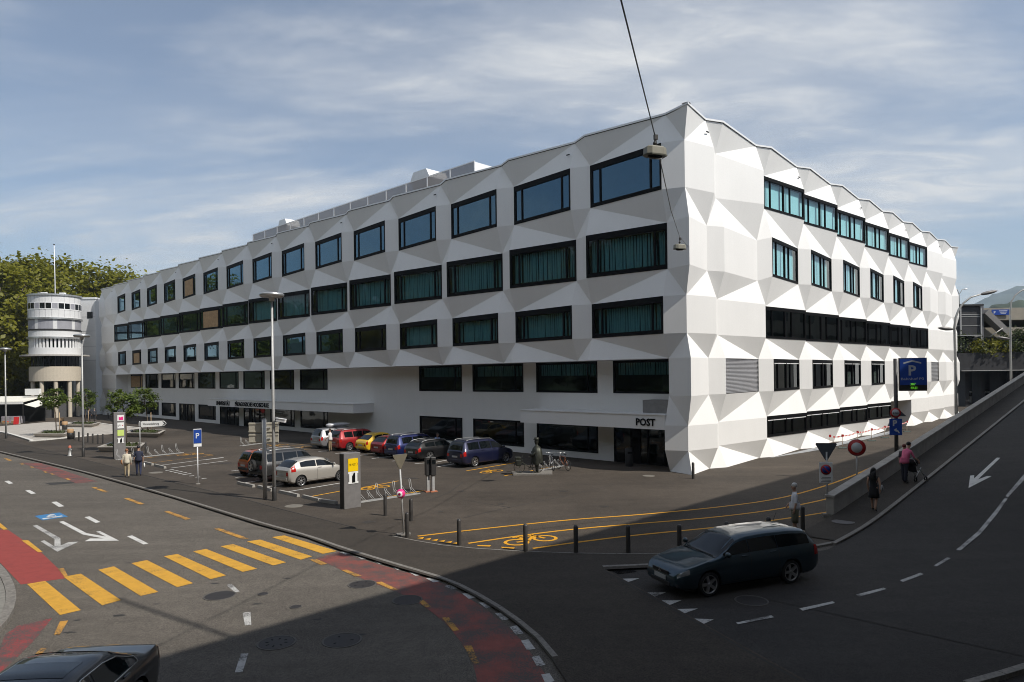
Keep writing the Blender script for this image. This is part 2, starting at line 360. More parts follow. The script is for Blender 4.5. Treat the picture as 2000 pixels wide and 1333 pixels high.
kerb = bpy.data.objects.new('kerb', None); col.objects.link(kerb); struct(kerb)
stones('kerb_stone', kerb, [p + Vector((0, 0, 0)) for p in vis_kerb], .13, SQ + .008, m_granite, 1.1, side=1)
stones('kerb_stone', kerb, [g(1178, 1112)] + EDGE + [UW(-8.33, 24.4)], .16, SQ + .010, m_granite, 1.1, side=1)
flush = bpy.data.objects.new('flush_kerb', None); col.objects.link(flush); struct(flush)
stones('kerb_stone', flush, FLUSH[10:], .07, SQ + .012, m_granite, 1.2, side=1, zb=.02)
stones('kerb_stone', flush, FLUSH[:11], .05, SQ + .010, m_joint, 3.0, side=1, zb=.02)
def strip(pts, w_, z=None):
    o_ = []; n = len(pts)
    L_ = []; R_ = []
    for i, p in enumerate(pts):
        d = (pts[min(i + 1, n - 1)] - pts[max(i - 1, 0)]); d.z = 0; d.normalize(); nn = Vector((-d.y, d.x, 0)) * w_ / 2
        L_.append(p + nn); R_.append(p - nn)
    return L_, R_
def mark_strip(name, parent, pts, w_, mat_, dz=.004):
    L_, R_ = strip(pts, w_); m_ = MB(); n = len(pts)
    m_.add([p + Vector((0, 0, dz)) for p in R_ + L_], [[i, i + 1, n + i + 1, n + i] for i in range(n - 1)]); return m_.build(name, mat_, parent, fix=True)
def mark(name, parent, pts, mat_, dz=.004):
    a = sum(pts[i].x * pts[(i + 1) % len(pts)].y - pts[(i + 1) % len(pts)].x * pts[i].y for i in range(len(pts)))
    if a < 0: pts = pts[::-1]
    m_ = MB(); m_.poly([p + Vector((0, 0, dz)) for p in pts]); return m_.build(name, mat_, parent)
Z7 = zoom(0, 880, 2.9433); Z8 = zoom(550, 900, 2.6667); Z5 = zoom(0, 980, 5.553); Z6 = zoom(1450, 800, 2.5018)
def G7(*pts): return [g(*Z7(*p)) for p in pts]
def G8(*pts): return [g(*Z8(*p)) for p in pts]
# crossing
for st in [((155, 770), (260, 752), (465, 920), (345, 948)), ((365, 728), (465, 710), (695, 862), (588, 893)), ((565, 688), (655, 668), (910, 815), (808, 838)), ((755, 650), (845, 632), (1110, 765), (1018, 788)),
           ((942, 610), (1020, 597), (1300, 720), (1210, 742)), ((1110, 582), (1185, 568), (1478, 682), (1395, 700)), ((1268, 553), (1340, 540), (1645, 645), (1570, 663)), ((1420, 525), (1495, 514), (1795, 611), (1729, 630)), ((1563, 500), (1635, 490), (1938, 580), (1856, 596))]:
    mark('crossing_stripe', road, G7(*st), m_py, .008)
# lane dashes
for st in [((25, 178), (50, 175), (77, 190), (52, 194)), ((145, 232), (170, 228), (207, 248), (180, 252)), ((295, 298), (325, 295), (370, 322), (338, 326)), ((485, 385), (515, 380), (578, 413), (550, 418)), ((730, 495), (760, 490), (853, 537), (825, 542))]:
    mark('lane_dash', road, G7(*st), m_pw, .006)
for st in [((1303, 775), (1330, 768), (1378, 812), (1350, 818)), ((1395, 935), (1440, 930), (1445, 1005), (1408, 1008)), ((1385, 1170), (1428, 1168), (1395, 1275), (1350, 1278))]:
    mark('lane_dash', road, G7(*st), m_pworn, .006)
for st in [((22, 48), (40, 46), (70, 58), (52, 62)), ((110, 76), (128, 74), (142, 80), (125, 83)), ((170, 95), (185, 93), (198, 100), (182, 103)), ((248, 122), (262, 120), (275, 127), (260, 130)), ((288, 135), (300, 133), (315, 141), (300, 143)), ((375, 163), (390, 161), (408, 169), (392, 172)), ((525, 215), (548, 212), (627, 240), (605, 243)), ((712, 278), (740, 275), (833, 310), (805, 313)), ((942, 353), (970, 350), (1097, 395), (1065, 400)), ((1230, 452), (1262, 448), (1430, 508), (1395, 513)),
           ((333, 682), (365, 677), (390, 722), (368, 725)), ((345, 985), (392, 980), (345, 1060), (310, 1062)), ((235, 1140), (275, 1135), (180, 1240), (137, 1240))]:
    mark('lane_dash', road, G7(*st), m_pyw, .010)
for st in [((-30, 395), (0, 418), (45, 455), (20, 458), (-40, 415)), ((122, 518), (160, 517), (245, 585), (220, 588))]: mark('lane_dash', road, G7(*st), m_py, .010)
mark('red_lane', road, G7((120, 70), (240, 75), (560, 180), (440, 190), (300, 138)), m_prl, .004)
mark('red_lane', road, G7((-60, 425), (0, 455), (50, 460), (240, 590), (345, 690), (388, 735), (120, 772), (0, 645), (-60, 580)), m_pr, .004)
mark('red_lane', road, G7((300, 965), (200, 1090), (90, 1200), (0, 1280), (-70, 1330), (-70, 1200), (0, 1140), (30, 1060), (100, 1010)), m_prw, .004)
ro = [(300, 475), (560, 560), (800, 620), (950, 700), (1100, 800), (1240, 920), (1330, 1050), (1400, 1155), (1440, 1215)]; ri = [(180, 510), (320, 575), (480, 640), (620, 690), (760, 770), (880, 870), (970, 1000), (1015, 1110), (1020, 1200)]
A_ = smooth(G8(*ro), 2); B_ = smooth(G8(*ri), 2); m_ = MB(); n_ = len(A_)
m_.add([p + Vector((0, 0, .004)) for p in A_ + B_], [[i, i + 1, n_ + i + 1, n_ + i] for i in range(n_ - 1)]); m_.build('red_lane', m_prl, road, fix=True)
for st in [((300, 478), (330, 475), (362, 487), (332, 491)), ((388, 500), (420, 496), (453, 512), (418, 516)), ((480, 525), (510, 522), (543, 537), (508, 540)), ((568, 550), (600, 547), (637, 567), (602, 571)), ((662, 582), (695, 577), (733, 597), (697, 602)), ((752, 615), (785, 609), (827, 630), (790, 636)), ((848, 655), (880, 648), (920, 668), (885, 675)), ((940, 695), (975, 690), (1013, 715), (975, 722)), ((1028, 742), (1062, 738), (1100, 765), (1065, 772)), ((1112, 798), (1145, 793), (1185, 828), (1150, 834)), ((1187, 868), (1225, 860), (1262, 903), (1220, 908)), ((1247, 940), (1285, 933), (1322, 983), (1278, 989)), ((1302, 1025), (1340, 1018), (1375, 1067), (1330, 1074)), ((1352, 1117), (1395, 1110), (1422, 1150), (1375, 1165))]:
    mark('block_mark', road, G8(*st), m_pworn, .010)
for st in [((145, 517), (185, 515), (240, 540), (205, 545)), ((312, 572), (340, 570), (418, 602), (382, 605)), ((490, 637), (520, 632), (610, 675), (570, 673)), ((712, 730), (740, 728), (780, 765), (745, 765)), ((835, 820), (870, 818), (925, 885), (893, 890)), ((950, 967), (990, 965), (1030, 1060), (995, 1060))]:
    mark('lane_dash', road, G8(*st), m_pyw, .010)
def G5(*pts): return [g(*Z5(*p)) for p in pts]
ar = MB()
for st in [((355, 265), (400, 255), (655, 400), (592, 408)), ((592, 408), (655, 400), (657, 478), (590, 488)), ((440, 432), (482, 422), (590, 488), (657, 478), (745, 442), (852, 437), (622, 545), (580, 520))]: ar.poly([p + Vector((0, 0, .006)) for p in G5(*st)])
ar.build('lane_arrow', m_pworn, road, fix=True)
ar = MB()
for st in [((640, 222), (685, 212), (940, 345), (900, 360)), ((900, 360), (940, 345), (1150, 382), (1125, 402)), ((1042, 328), (1085, 322), (1290, 425), (920, 432), (975, 402), (1125, 402), (1150, 382))]: ar.poly([p + Vector((0, 0, .006)) for p in G5(*st)])
ar.build('lane_arrow', m_pw, road, fix=True)
bs = mark('blue_field', road, G5((375, 158), (645, 120), (738, 165), (462, 205)), m_pb, .006)
ar = MB()
for st in [((455, 185), (470, 196), (683, 162), (672, 154)), ((500, 165), (545, 142), (585, 140), (600, 150), (548, 156), (530, 168)), ((530, 168), (595, 162), (600, 150), (612, 163), (560, 178), (520, 178))]: ar.poly([p + Vector((0, 0, .010)) for p in G5(*st)])
ar.build('wheelchair_symbol', m_pw, bs, fix=True)
# patched strip in the road
mark('repair_patch', road, G7((255, 188), (440, 178), (470, 186), (290, 200)), M('tar patch', (.035, .033, .031), .9), .003)
# traffic island
arc = [g(*Z7(*p)) for p in [(-120, 600), (0, 668), (55, 735), (92, 815), (97, 900), (55, 985), (0, 1055), (-120, 1150)]]
ik = bpy.data.objects.new('island_kerb', None); col.objects.link(ik); struct(ik); stones('kerb_stone', ik, smooth(arc, 1), .22, .125, m_granite, .9, side=-1)
im = MB(); im.prism([(p.x, p.y) for p in [p_ + Vector((-.10, 0, 0)) for p_ in arc]], -.04, .10); struct(im.build('traffic_island', M('island paving', (.20, .19, .17), .9, var=.2, scale=6, pos='w')))
# ---- square markings
def Qs(Z, *pts): return [q(*Z(*p)) for p in pts]
ZA = zoom(780, 940, 4.348)
y1 = [(815.6, 1048), (892.7, 1039), (1021.5, 1025), (1125, 1014.7), (1240, 1007), (1400, 992), (1520, 976), (1613.5, 949.7), (1669.6, 928.4), (1720, 905)]
y2 = [(914.5, 1062), (1021.5, 1046), (1120, 1034), (1240, 1024), (1400, 1011), (1520, 995.6), (1613.5, 976), (1650, 965)]
y3 = [(1041, 1072), (1120, 1060.7), (1240, 1045.8), (1400, 1031), (1520, 1016), (1613.5, 1001.5), (1640, 996)]
for y_ in (y1, y2, y3): mark_strip('cycle_line', square, smooth([q(*p) for p in y_], 2), .13, m_pyl, .008)
for i in range(6):
    x = 150 + i * 60; y = 485 + i * 8.5
    mark('shark_tooth', square, Qs(ZA, (x, y + 2), (x + 62, y - 9), (x + 48, y + 8)), m_pyl, .008)
for st in [((660, 545), (782, 547), (765, 558), (665, 553)), ((865, 560), (985, 567), (970, 576), (870, 570))]: mark('cycle_dash', square, Qs(ZA, *st), m_pyl, .008)
def bike_symbol(c, ang, L_, mat_):
    m_ = MB(); dx = Vector((math.cos(ang), math.sin(ang), 0)); dy = Vector((-dx.y, dx.x, 0)); r = L_ * .24; wd = L_ * .04
    def pt(x, y): return c + dx * x * L_ + dy * y * L_ + Vector((0, 0, .009))
    for cx_ in (-.3, .3):
        n = 14
        o_ = [pt(cx_, 0) + (dx * math.cos(2 * math.pi * k / n) + dy * math.sin(2 * math.pi * k / n)) * r for k in range(n)]
        i_ = [pt(cx_, 0) + (dx * math.cos(2 * math.pi * k / n) + dy * math.sin(2 * math.pi * k / n)) * (r - wd * 1.6) for k in range(n)]
        m_.add(o_ + i_, [[k, (k + 1) % n, n + (k + 1) % n, n + k] for k in range(n)])
    for a, b in [((-.3, 0), (-.05, 0)), ((-.05, 0), (.22, .3)), ((.3, 0), (.2, .38)), ((.2, .38), (.32, .42)), ((-.05, 0), (-.12, .34)), ((-.12, .3), (.22, .3)), ((-.2, .36), (-.05, .36))]:
        p0, p1 = pt(*a), pt(*b); d = (p1 - p0).normalized(); nn = Vector((-d.y, d.x, 0)) * wd * .8
        m_.poly([p0 - nn, p1 - nn, p1 + nn, p0 + nn])
    return m_.build('cycle_symbol', mat_, square, fix=True)
bike_symbol(q(1037, 1056), R(28), 1.9, m_pyl)
bike_symbol(q(960, 921.5), R(48), 1.6, m_pyl); bike_symbol(q(372, 888.5), R(40), 1.8, m_pyw); bike_symbol(q(733, 953), R(45), 1.6, m_pyl)
bike_symbol(q(545, 870), R(50), 1.6, m_pyw); bike_symbol(q(591, 874.5), R(50), 1.6, m_pyw)
def pline(Z, a, b, mat_, w_=.12): mark_strip('parking_line', square, [q(*Z(*a)), q(*Z(*b))], w_, mat_, .006)
ZB = zoom(460, 850, 7.692); ZC = zoom(600, 810, 8.0); ZD = zoom(840, 800, 6.667); ZE = zoom(140, 770, 7.404); ZF = zoom(400, 740, 5.556)
for a, b in [((735, 862), (1700, 703)), ((400, 790), (1000, 700)), ((130, 722), (470, 665)), ((0, 640), (300, 600))]: pline(ZB, a, b, m_pw)
for a, b in [((175, 580), (300, 570)), ((440, 612), (830, 565)), ((760, 648), (1110, 598)), ((1010, 690), (1450, 640)), ((1330, 730), (1740, 690)), ((1680, 772), (2000, 745))]: pline(ZC, a, b, m_pw)
for a, b in [((60, 692), (330, 640)), ((100, 748), (420, 690))]: pline(ZD, a, b, m_pw)
for a, b in [((1275, 1033), (2200, 915)), ((1435, 1072), (2250, 965)), ((2310, 1115), (2540, 1085))]: pline(ZE, a, b, m_pw)
for i in range(5): pline(ZE, (1355 + i * 62, 1110 + i * 15), (1480 + i * 62, 1090 + i * 15), m_pw, .13)
for a, b in [((1700, 1188), (1770, 1182)), ((1790, 1205), (1860, 1200)), ((1880, 1225), (1950, 1218))]: pline(ZE, a, b, m_pw, .14)
for a, b in [((470, 802), (1150, 688)), ((970, 865), (1350, 795)), ((1450, 775), (1640, 742))]: pline(ZD, a, b, m_pyl)
for a, b in [((1085, 935), (1640, 832)), ((1890, 797), (2450, 690))]: pline(ZB, a, b, m_pyl)
pline(zoom(640, 870, 7.01), (458, 775), (1310, 622), m_pyl)
for a, b in [((1040, 930), (1740, 850)), ((1110, 1000), (2050, 890)), ((1740, 850), (2050, 885))]: pline(ZE, a, b, m_pyw)
for a, b in [((670, 715), (1060, 768)), ((830, 742), (1260, 690)), ((1070, 770), (1150, 762)), ((0, 840), (60, 832))]: pline(ZF, a, b, m_pyw)
for a, b in [((10, 880), (205, 858))]: pline(ZF, a, b, m_pw)
# ---- ramp
def sheet(name, u0, u1, w0, w1, dz, mat_, parent=None, step=1.0, mi=0):
    m_ = MB(); n = int((w1 - w0) / step) + 1
    for i in range(n): a = w0 + i * step; m_.v += [tuple(UW(u0, a, ramp_z(a) + dz)), tuple(UW(u1, a, ramp_z(a) + dz))]
    m_.f = [[2 * i, 2 * i + 1, 2 * i + 3, 2 * i + 2] for i in range(n - 1)]; m_.m = [0] * len(m_.f); m_.sm = [True] * len(m_.f); return m_.build(name, mat_, parent, fix=True)
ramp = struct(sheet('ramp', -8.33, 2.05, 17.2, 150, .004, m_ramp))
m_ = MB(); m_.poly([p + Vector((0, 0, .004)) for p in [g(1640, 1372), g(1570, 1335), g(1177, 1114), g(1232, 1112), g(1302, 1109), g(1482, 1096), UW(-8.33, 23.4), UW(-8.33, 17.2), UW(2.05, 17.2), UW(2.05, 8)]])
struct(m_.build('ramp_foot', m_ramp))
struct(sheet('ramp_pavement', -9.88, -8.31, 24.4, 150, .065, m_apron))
rk = bpy.data.objects.new('ramp_kerb', None); col.objects.link(rk); struct(rk)
stones('kerb_stone', rk, [UW(-8.33, w_) for w_ in range(24, 100, 2)], .15, lambda p: ramp_z(p.dot(BV)) + .075, m_granite, 1.5, side=1)
stones('kerb_stone', rk, [g(1880, 1340), g(1905, 1332), g(1960, 1318), g(2010, 1302), g(2100, 1270)], .16, .10, m_granite, 1.0, side=-1)
def GR(*pts): return [gr(*Z6(*p)) for p in pts]
def rmark(name, pts, mat_):
    m_ = MB(); m_.poly([p + Vector((0, 0, .012)) for p in pts]); m_.build(name, mat_, ramp, fix=True)
for st in [((-32, 1045), (140, 1008), (155, 1018), (-20, 1052)), ((278, 975), (440, 940), (453, 948), (295, 986)), ((555, 907), (690, 873), (703, 880), (572, 917)), ((770, 837), (870, 800), (886, 807), (785, 845)), ((935, 765), (1000, 725), (1018, 729), (950, 769)),
           ((1045, 687), (1150, 598), (1168, 606), (1067, 690)), ((1150, 598), (1230, 502), (1245, 512), (1168, 606)), ((1230, 502), (1280, 437), (1296, 437), (1245, 512)), ((1285, 425), (1376, 318), (1392, 330), (1298, 430)), ((1376, 318), (1460, 215), (1475, 225), (1392, 330))]:
    rmark('lane_dash', GR(*st), m_pworn)
m_ = MB()
for st in [((1243, 237), (1260, 238), (1132, 362), (1118, 352)), ((1113, 325), (1133, 323), (1130, 352), (1195, 327), (1217, 328), (1105, 385))]: m_.poly([p + Vector((0, 0, .012)) for p in GR(*st)])
m_.build('lane_arrow', m_pw, ramp, fix=True)
ZG = zoom(1260, 1000, 5.714)
for st, Z in [(((140, 995), (405, 993), (240, 1060)), ZG), (((305, 1092), (590, 1085), (420, 1146)), ZG), (((0, 910), (232, 905), (75, 965)), ZG), (((1760, 618), (1865, 615), (1790, 640)), Z8), (((1887, 690), (2000, 688), (1920, 717)), Z8)]:
    rmark('give_way_triangle', [gr(*Z(*p)) for p in st], m_pworn)
rmark('give_way_triangle', [gr(*p) for p in [(1345, 1209), (1394, 1211), (1368, 1223)]], m_pworn)
mark_strip('joint_line', square, [q(1178, 1114), q(1560, 1329)], .05, m_joint, .006)
# covers
def cover(px, py, r, Zf=g, mat_=None, rim=True, holes=0):
    c = Zf(px, py); t_ = MB(); n = 28
    t_.lathe([(0, .012), (r * .86, .012), (r * .9, .006)], n, 0, c, smooth=False)
    if rim: t_.lathe([(r * .9, .006), (r * .91, .013), (r, .013), (r * 1.01, 0)], n, 1, c, smooth=False)
    for k in range(holes):
        a = 2 * math.pi * k / max(holes, 1); t_.box(c + Vector((math.cos(a) * r * .5, math.sin(a) * r * .5, .011)), (.07, .035, .006), 2, rz=a)
    par = road if Zf is g else ramp if Zf is gr else square
    return t_.build('manhole_cover', [mat_ or M('cast iron', (.045, .04, .038), .6, .4), mat_ or M('cover rim', (.085, .078, .07), .7), m_black], par)
cover(*Z7(1263, 836), .42, g, holes=0); cover(*Z7(1512, 827), .14); cover(*Z7(1700, 901), .15); cover(*Z7(1590, 1107), .42, holes=8); cover(*Z8(420, 645), .40, holes=5); cover(*Z8(655, 727), .40); cover(*Z8(315, 937), .44, holes=3)
cover(*Z7(305, 953 - 700), .3) if False else None
cover(1468, 1174, .42, gr); cover(1646.7, 1020, .40, lambda a, b: gr(a, b, .066), M('pale ring cover', (.13, .12, .115), .7)); cover(574, 989, .40, q, M('sandy cover', (.17, .155, .13), .8)); cover(1267, 930, .34, q, M('sandy cover', (.17, .155, .13), .8)); cover(*ZE(1215, 1138), .42, q, M('sandy cover', (.17, .155, .13), .8))
dr = MB(); c_ = gr(1220, 1117)
for k in range(9): dr.box(c_ + BV * 0 + Vector((math.cos(.35) * (k - 4) * .07, math.sin(.35) * (k - 4) * .07, .012)), (.035, .34, .012), 0, rz=.35)
dr.build('drain_grate', m_black, ramp)
# ---- parapet wall of the ramp: concrete panels and coping stones
wall = thing('ramp_parapet', 'pale concrete parapet wall climbing between the ramp pavement and the lower lane', 'wall')
def wedge(u0, u1, w0, w1, za0, za1, zb0, zb1):
    P = [UW(u0, w0, za0), UW(u0, w1, za1), UW(u1, w1, za1), UW(u1, w0, za0), UW(u0, w0, zb0), UW(u0, w1, zb1), UW(u1, w1, zb1), UW(u1, w0, zb0)]
    m_ = MB(); m_.add(P, [(0, 1, 2, 3), (7, 6, 5, 4), (0, 4, 5, 1), (1, 5, 6, 2), (2, 6, 7, 3), (3, 7, 4, 0)]); return m_
w_ = 28.2; i = 0
while w_ < 132:
    L_ = 3.4; w1 = w_ + L_
    wedge(-10.14, -9.86, w_ + .008, w1 - .008, -.1, -.1, ramp_z(w_) + .72, ramp_z(w1) + .72).build('wall_panel', m_concrete, wall, fix=True)
    w_ = w1
w_ = 28.15
while w_ < 132:
    w1 = w_ + 6.8
    wedge(-10.19, -9.81, w_ + .01, w1 - .01, ramp_z(w_) + .722, ramp_z(w1) + .722, ramp_z(w_) + .82, ramp_z(w1) + .82).build('coping', m_concrete, wall, fix=True, bevel=.012)
    w_ = w1
# pale plaza with its raised edge
ZH = zoom(0, 670, 6.348)
pl = [q(*p) for p in [(-60, 840), ZH(0, 1105), ZH(390, 1228), ZE(60, 625), ZE(600, 578), ZE(760, 545), ZE(1000, 500), ZE(960, 492), ZE(590, 452), ZE(420, 428), ZH(1240, 985), ZH(600, 985), ZH(0, 1040), (-60, 830)]]
pm = MB(); pm.prism([(p.x, p.y) for p in pl], SQ - .02, SQ + .05); plaza = struct(pm.build('plaza', m_paver))
stones('plaza_edge', plaza, [q(-60, 840), q(*ZH(0, 1105)), q(*ZH(390, 1228))], .30, SQ + .13, M('white edge stone', (.62, .60, .56), .7, pos='w'), 1.6, side=1, zb=.0)
stones('plaza_edge', plaza, [q(*ZH(390, 1228)), q(*ZE(60, 625)), q(*ZE(600, 578))], .28, SQ + .10, MATS['white edge stone'], 1.6, side=1, zb=.0)
stones('plaza_edge', plaza, [q(*ZE(1000, 497)), q(*ZE(590, 452)), q(*ZE(420, 428))], .3, SQ + .10, MATS['white edge stone'], 1.6, side=1, zb=.0)
# lawn across the road, outside the frame
lm = MB(); lm.poly([(-54, 46, .03), (-190, 140, .03), (-340, 120, .03), (-260, -80, .03), (-60, -60, .03), (-34, 16, .03)]); struct(lm.build('lawn', M('lawn grass', (.05, .085, .025), .95, var=.3, scale=.6, pos='w')))

for pts in ([(540, 315), (760, 262), (1000, 210), (1400, 130), (1820, 30)], [(600, 170), (760, 196), (940, 226)], [(250, 165), (420, 100), (540, 10)], [(830, 470), (1050, 425), (1600, 355), (2300, 300)]):
    mark_strip('paving_joint', square, [q(*ZA(*p)) for p in pts], .045, m_joint if pts[0][0] != 830 else m_apron, .005)
for a, b in ((-.02, -1.4), (.35, -2.6)): pass

rs = random.Random(9); m_tar = M('tar stain', (.030, .028, .026), .8)
for px, py, r in [(232, 1203, .16), (150, 1212, .08), (135, 1236, .12), (305, 1180, .07), (420, 1140, .10), (500, 1180, .12), (360, 1110, .06), (620, 1210, .10), (700, 1240, .14), (250, 1100, .07), (560, 1130, .09)]:
    c_ = g(px, py); n = 9; mark('scuff_mark', road, [c_ + Vector((math.cos(6.283 * k / n) * r * rs.uniform(.5, 1.8), math.sin(6.283 * k / n) * r * rs.uniform(.3, .9), 0)) for k in range(n)], m_tar, .003)
for px, py, r in [(660, 950, .35), (900, 960, .2), (980, 985, .15), (1100, 960, .25), (720, 1020, .25), (860, 1000, .12), (440, 905, .4), (560, 920, .3), (800, 935, .35), (1180, 990, .2)]:
    c_ = q(px, py); n = 11; mark('oil_stain', square, [c_ + Vector((math.cos(6.283 * k / n) * r * rs.uniform(.6, 1.5), math.sin(6.283 * k / n) * r * rs.uniform(.6, 1.3), 0)) for k in range(n)], M('oil stain', (.040, .034, .028), .6), .003)

# ================================================================== MAIN BUILDING (folded white facade)
bld = thing('university_building', 'long white folded-facade building with black framed windows around the square', 'building')
PL_, AL_, WL_ = 6.835, 1.747, 5.599; PR_, BR_, WR_ = 6.857, 4.171, 5.684; DF = 0.53
ZT = 21.03
LEV = [(21.03, 0), (19.265, 1), (16.546, 1), (14.685, 2), (11.971, 2), (10.336, 3), (8.143, 3), (6.71, 4), (4.518, 4), (2.79, 5), (1.342, 5), (SQ - .03, 6)]
NB = 16
SL = [0.0]
for k in range(NB): SL += [AL_ + PL_ * k, AL_ + PL_ * k + WL_]
SL.append(SL[-1] + 1.2)
TR = [0.0, BR_ + WR_ - PR_]
for k in range(9): TR += [BR_ + PR_ * k, BR_ + PR_ * k + WR_]
TR.append(TR[-1] + 1.1)
def lp(i, j):
    z, r = LEV[j]; outw = (i + r) % 2 == 0
    if i == 0: return FL(0, 0, z) if outw else FL(DF, -DF, z)
    return FL(SL[i], 0 if outw else -DF, z)
def rz_level(i, j):
    z = LEV[j][0]
    if j == 2 and i >= 3: z = 17.03
    if j == 3 and i >= 4: z = 14.98
    if j == 4 and i >= 4: z = 12.33
    return z
def rp(i, j):
    r = LEV[j][1]; outw = (i + r) % 2 == 0; z = rz_level(i, j)
    if i == 0: return FL(0, 0, z) if outw else FL(DF, -DF, z)
    return FR(TR[i], 0 if outw else -DF, z)
def fold(mb, P, i, j, left, mi=0):
    a, b = (i + 1, i) if left else (i, i + 1)              # a = left column, b = right column as seen from outside
    tl, tr_, bl, br_ = P(a, j), P(b, j), P(a, j + 1), P(b, j + 1)
    if LEV[j][1] == LEV[j + 1][1]: mb.poly([bl, br_, tr_, tl], mi); return
    tl_in = (a + LEV[j][1]) % 2 == 1
    if tl_in: mb.poly([bl, br_, tl], mi); mb.poly([br_, tr_, tl], mi)
    else: mb.poly([bl, tr_, tl], mi); mb.poly([bl, br_, tr_], mi)
LI = {('1', k) for k in range(15)} | {('2', k) for k in range(15)} | {('3', k) for k in range(15)}
fm = MB()
for j in range(len(LEV) - 1):
    for i in range(len(SL) - 1):
        if j >= 7 and not (i == 0 or i >= 31): continue
        r = LEV[j][1]; k = (i - 1) // 2
        if LEV[j][1] == LEV[j + 1][1] and r in (1, 2, 3) and i % 2 == 1 and k < 15: continue
        fold(fm, lp, i, j, True)
for i, sgn in ((1, 1), (31, -1)):                           # returns beside the recessed ground storeys
    for j in range(7, len(LEV) - 1):
        a, b = lp(i, j), lp(i, j + 1); s_ = SL[i]
        fm.poly([a, b, FL(s_, -2.6, b.z), FL(s_, -2.6, a.z)] if sgn > 0 else [b, a, FL(s_, -2.6, a.z), FL(s_, -2.6, b.z)])
for i in range(1, 31):                                      # underside of the overhang
    a, b = lp(i, 7), lp(i + 1, 7); fm.poly([a, b, FL(SL[i + 1], -2.6, b.z), FL(SL[i], -2.6, a.z)])
e = len(SL) - 1
for j in range(len(LEV) - 1):                               # far gable
    a, b = lp(e, j), lp(e, j + 1); fm.poly([a, b, FL(SL[e] - .1, -40, b.z), FL(SL[e] - .1, -40, a.z)])
fm.build('left_facade', m_white, bld)
RW = {1: range(1, 7), 2: range(1, 7), 3: range(1, 7), 4: [0, 1, 2, 3, 4, 7], 5: range(1, 5)}
fm = MB()
for j in range(len(LEV) - 1):
    for i in range(len(TR) - 1):
        r = LEV[j][1]
        if LEV[j][1] == LEV[j + 1][1] and i >= 2 and i % 2 == 0 and (i - 2) // 2 in RW[r]: continue
        if j >= 9 and i in (11, 12): continue
        fold(fm, rp, i, j, False)
for i in (11, 13):
    for j in (9, 10):
        a, b = rp(i, j), rp(i, j + 1); fm.poly([a, b, FR(TR[i], -3, b.z), FR(TR[i], -3, a.z)])
fm.poly([rp(11, 9), rp(12, 9), rp(13, 9), FR(TR[13], -3, LEV[9][0]), FR(TR[11], -3, LEV[9][0])])
e = len(TR) - 1
for j in range(len(LEV) - 1):
    a, b = rp(e, j), rp(e, j + 1); fm.poly([b, a, FR(TR[e] - .1, -40, a.z), FR(TR[e] - .1, -40, b.z)])
fm.build('right_facade', m_white, bld)
gt = MB(); gt.poly([FR(TR[11], -2.9, .05), FR(TR[13], -2.9, .05), FR(TR[13], -2.9, 3.0), FR(TR[11], -2.9, 3.0)]); gt.build('loading_gate', m_wall_grey, bld)
# roof capping and shadow gap
def cap_poly(P, idx, sgn):
    pts = [P(i, 0) for i in idx]; m_ = MB(); g_ = MB(); n = len(pts); nrm = []
    for i in range(n): nrm.append((-BV) if P is lp else (-AV))
    for i in range(n - 1):
        a, b = pts[i], pts[i + 1]
        def pp(p, o_, z): return Vector((p.x, p.y, 0)) + nrm[0] * o_ + Vector((0, 0, z))
        O = .055
        if i == 0: a = a + ((-AV) * .055 if P is lp else (-BV) * .055)
        for (o0, z0, o1, z1) in ((O, ZT, O, ZT + .11), (O, ZT + .11, -.35, ZT + .13), (O, ZT, -.02, ZT)):
            m_.poly([pp(a, o0, z0), pp(b, o0, z0), pp(b, o1, z1), pp(a, o1, z1)])
        g_.poly([pp(a, .004, ZT - .035), pp(b, .004, ZT - .035), pp(b, .004, ZT - .001), pp(a, .004, ZT - .001)])
    m_.build('roof_capping', m_cap, bld, fix=True); g_.build('shadow_gap', m_black, bld, fix=True)
cap_poly(lp, range(len(SL)), 1); cap_poly(rp, range(len(TR)), -1)
rf = MB(); rf.prism([tuple(p.xy) for p in (FL(.6, -.6), FR(TR[-1] - .5, -.55), FR(TR[-1] - .5, -70), FL(SL[-1] - .5, -62), FL(SL[-1] - .5, -.55))], ZT - .5, ZT - .12); rf.build('flat_roof', M('roof gravel', (.26, .25, .23), .95, var=.2, scale=3, pos='w'), bld)
co = MB(); co.prism([tuple(p.xy) for p in (FL(3.6, -3.6), FR(TR[-1] - 1.0, -3.6), FR(TR[-1] - 1.0, -60), FL(SL[-1] - 1.0, -58), FL(SL[-1] - 1.0, -3.6))], 6.8, ZT - .5)
co.prism([tuple(p.xy) for p in (FL(6.5, -7.5), FR(TR[-1] - 1.2, -4.0), FR(TR[-1] - 1.2, -60), FL(SL[-1] - 1.2, -58), FL(SL[-1] - 1.2, -7.5))], .07, 6.78)
for z0, z1 in ((15.1, 16.2), (10.7, 11.6), (6.75, 7.8)):
    co.prism([tuple(p.xy) for p in (FL(.9, -.75), FR(TR[-1] - .9, -.75), FR(TR[-1] - .9, -3.55), FL(3.55, -3.55), FL(SL[-1] - .9, -3.55), FL(SL[-1] - .9, -.75))], z0, z1, 1)
co.prism([tuple(p.xy) for p in (FR(1.0, -.75), FR(TR[-1] - .9, -.75), FR(TR[-1] - .9, -3.9), FR(1.0, -3.9))], 3.1, 4.2, 1)
co.build('interior', [m_in, m_slab], bld)
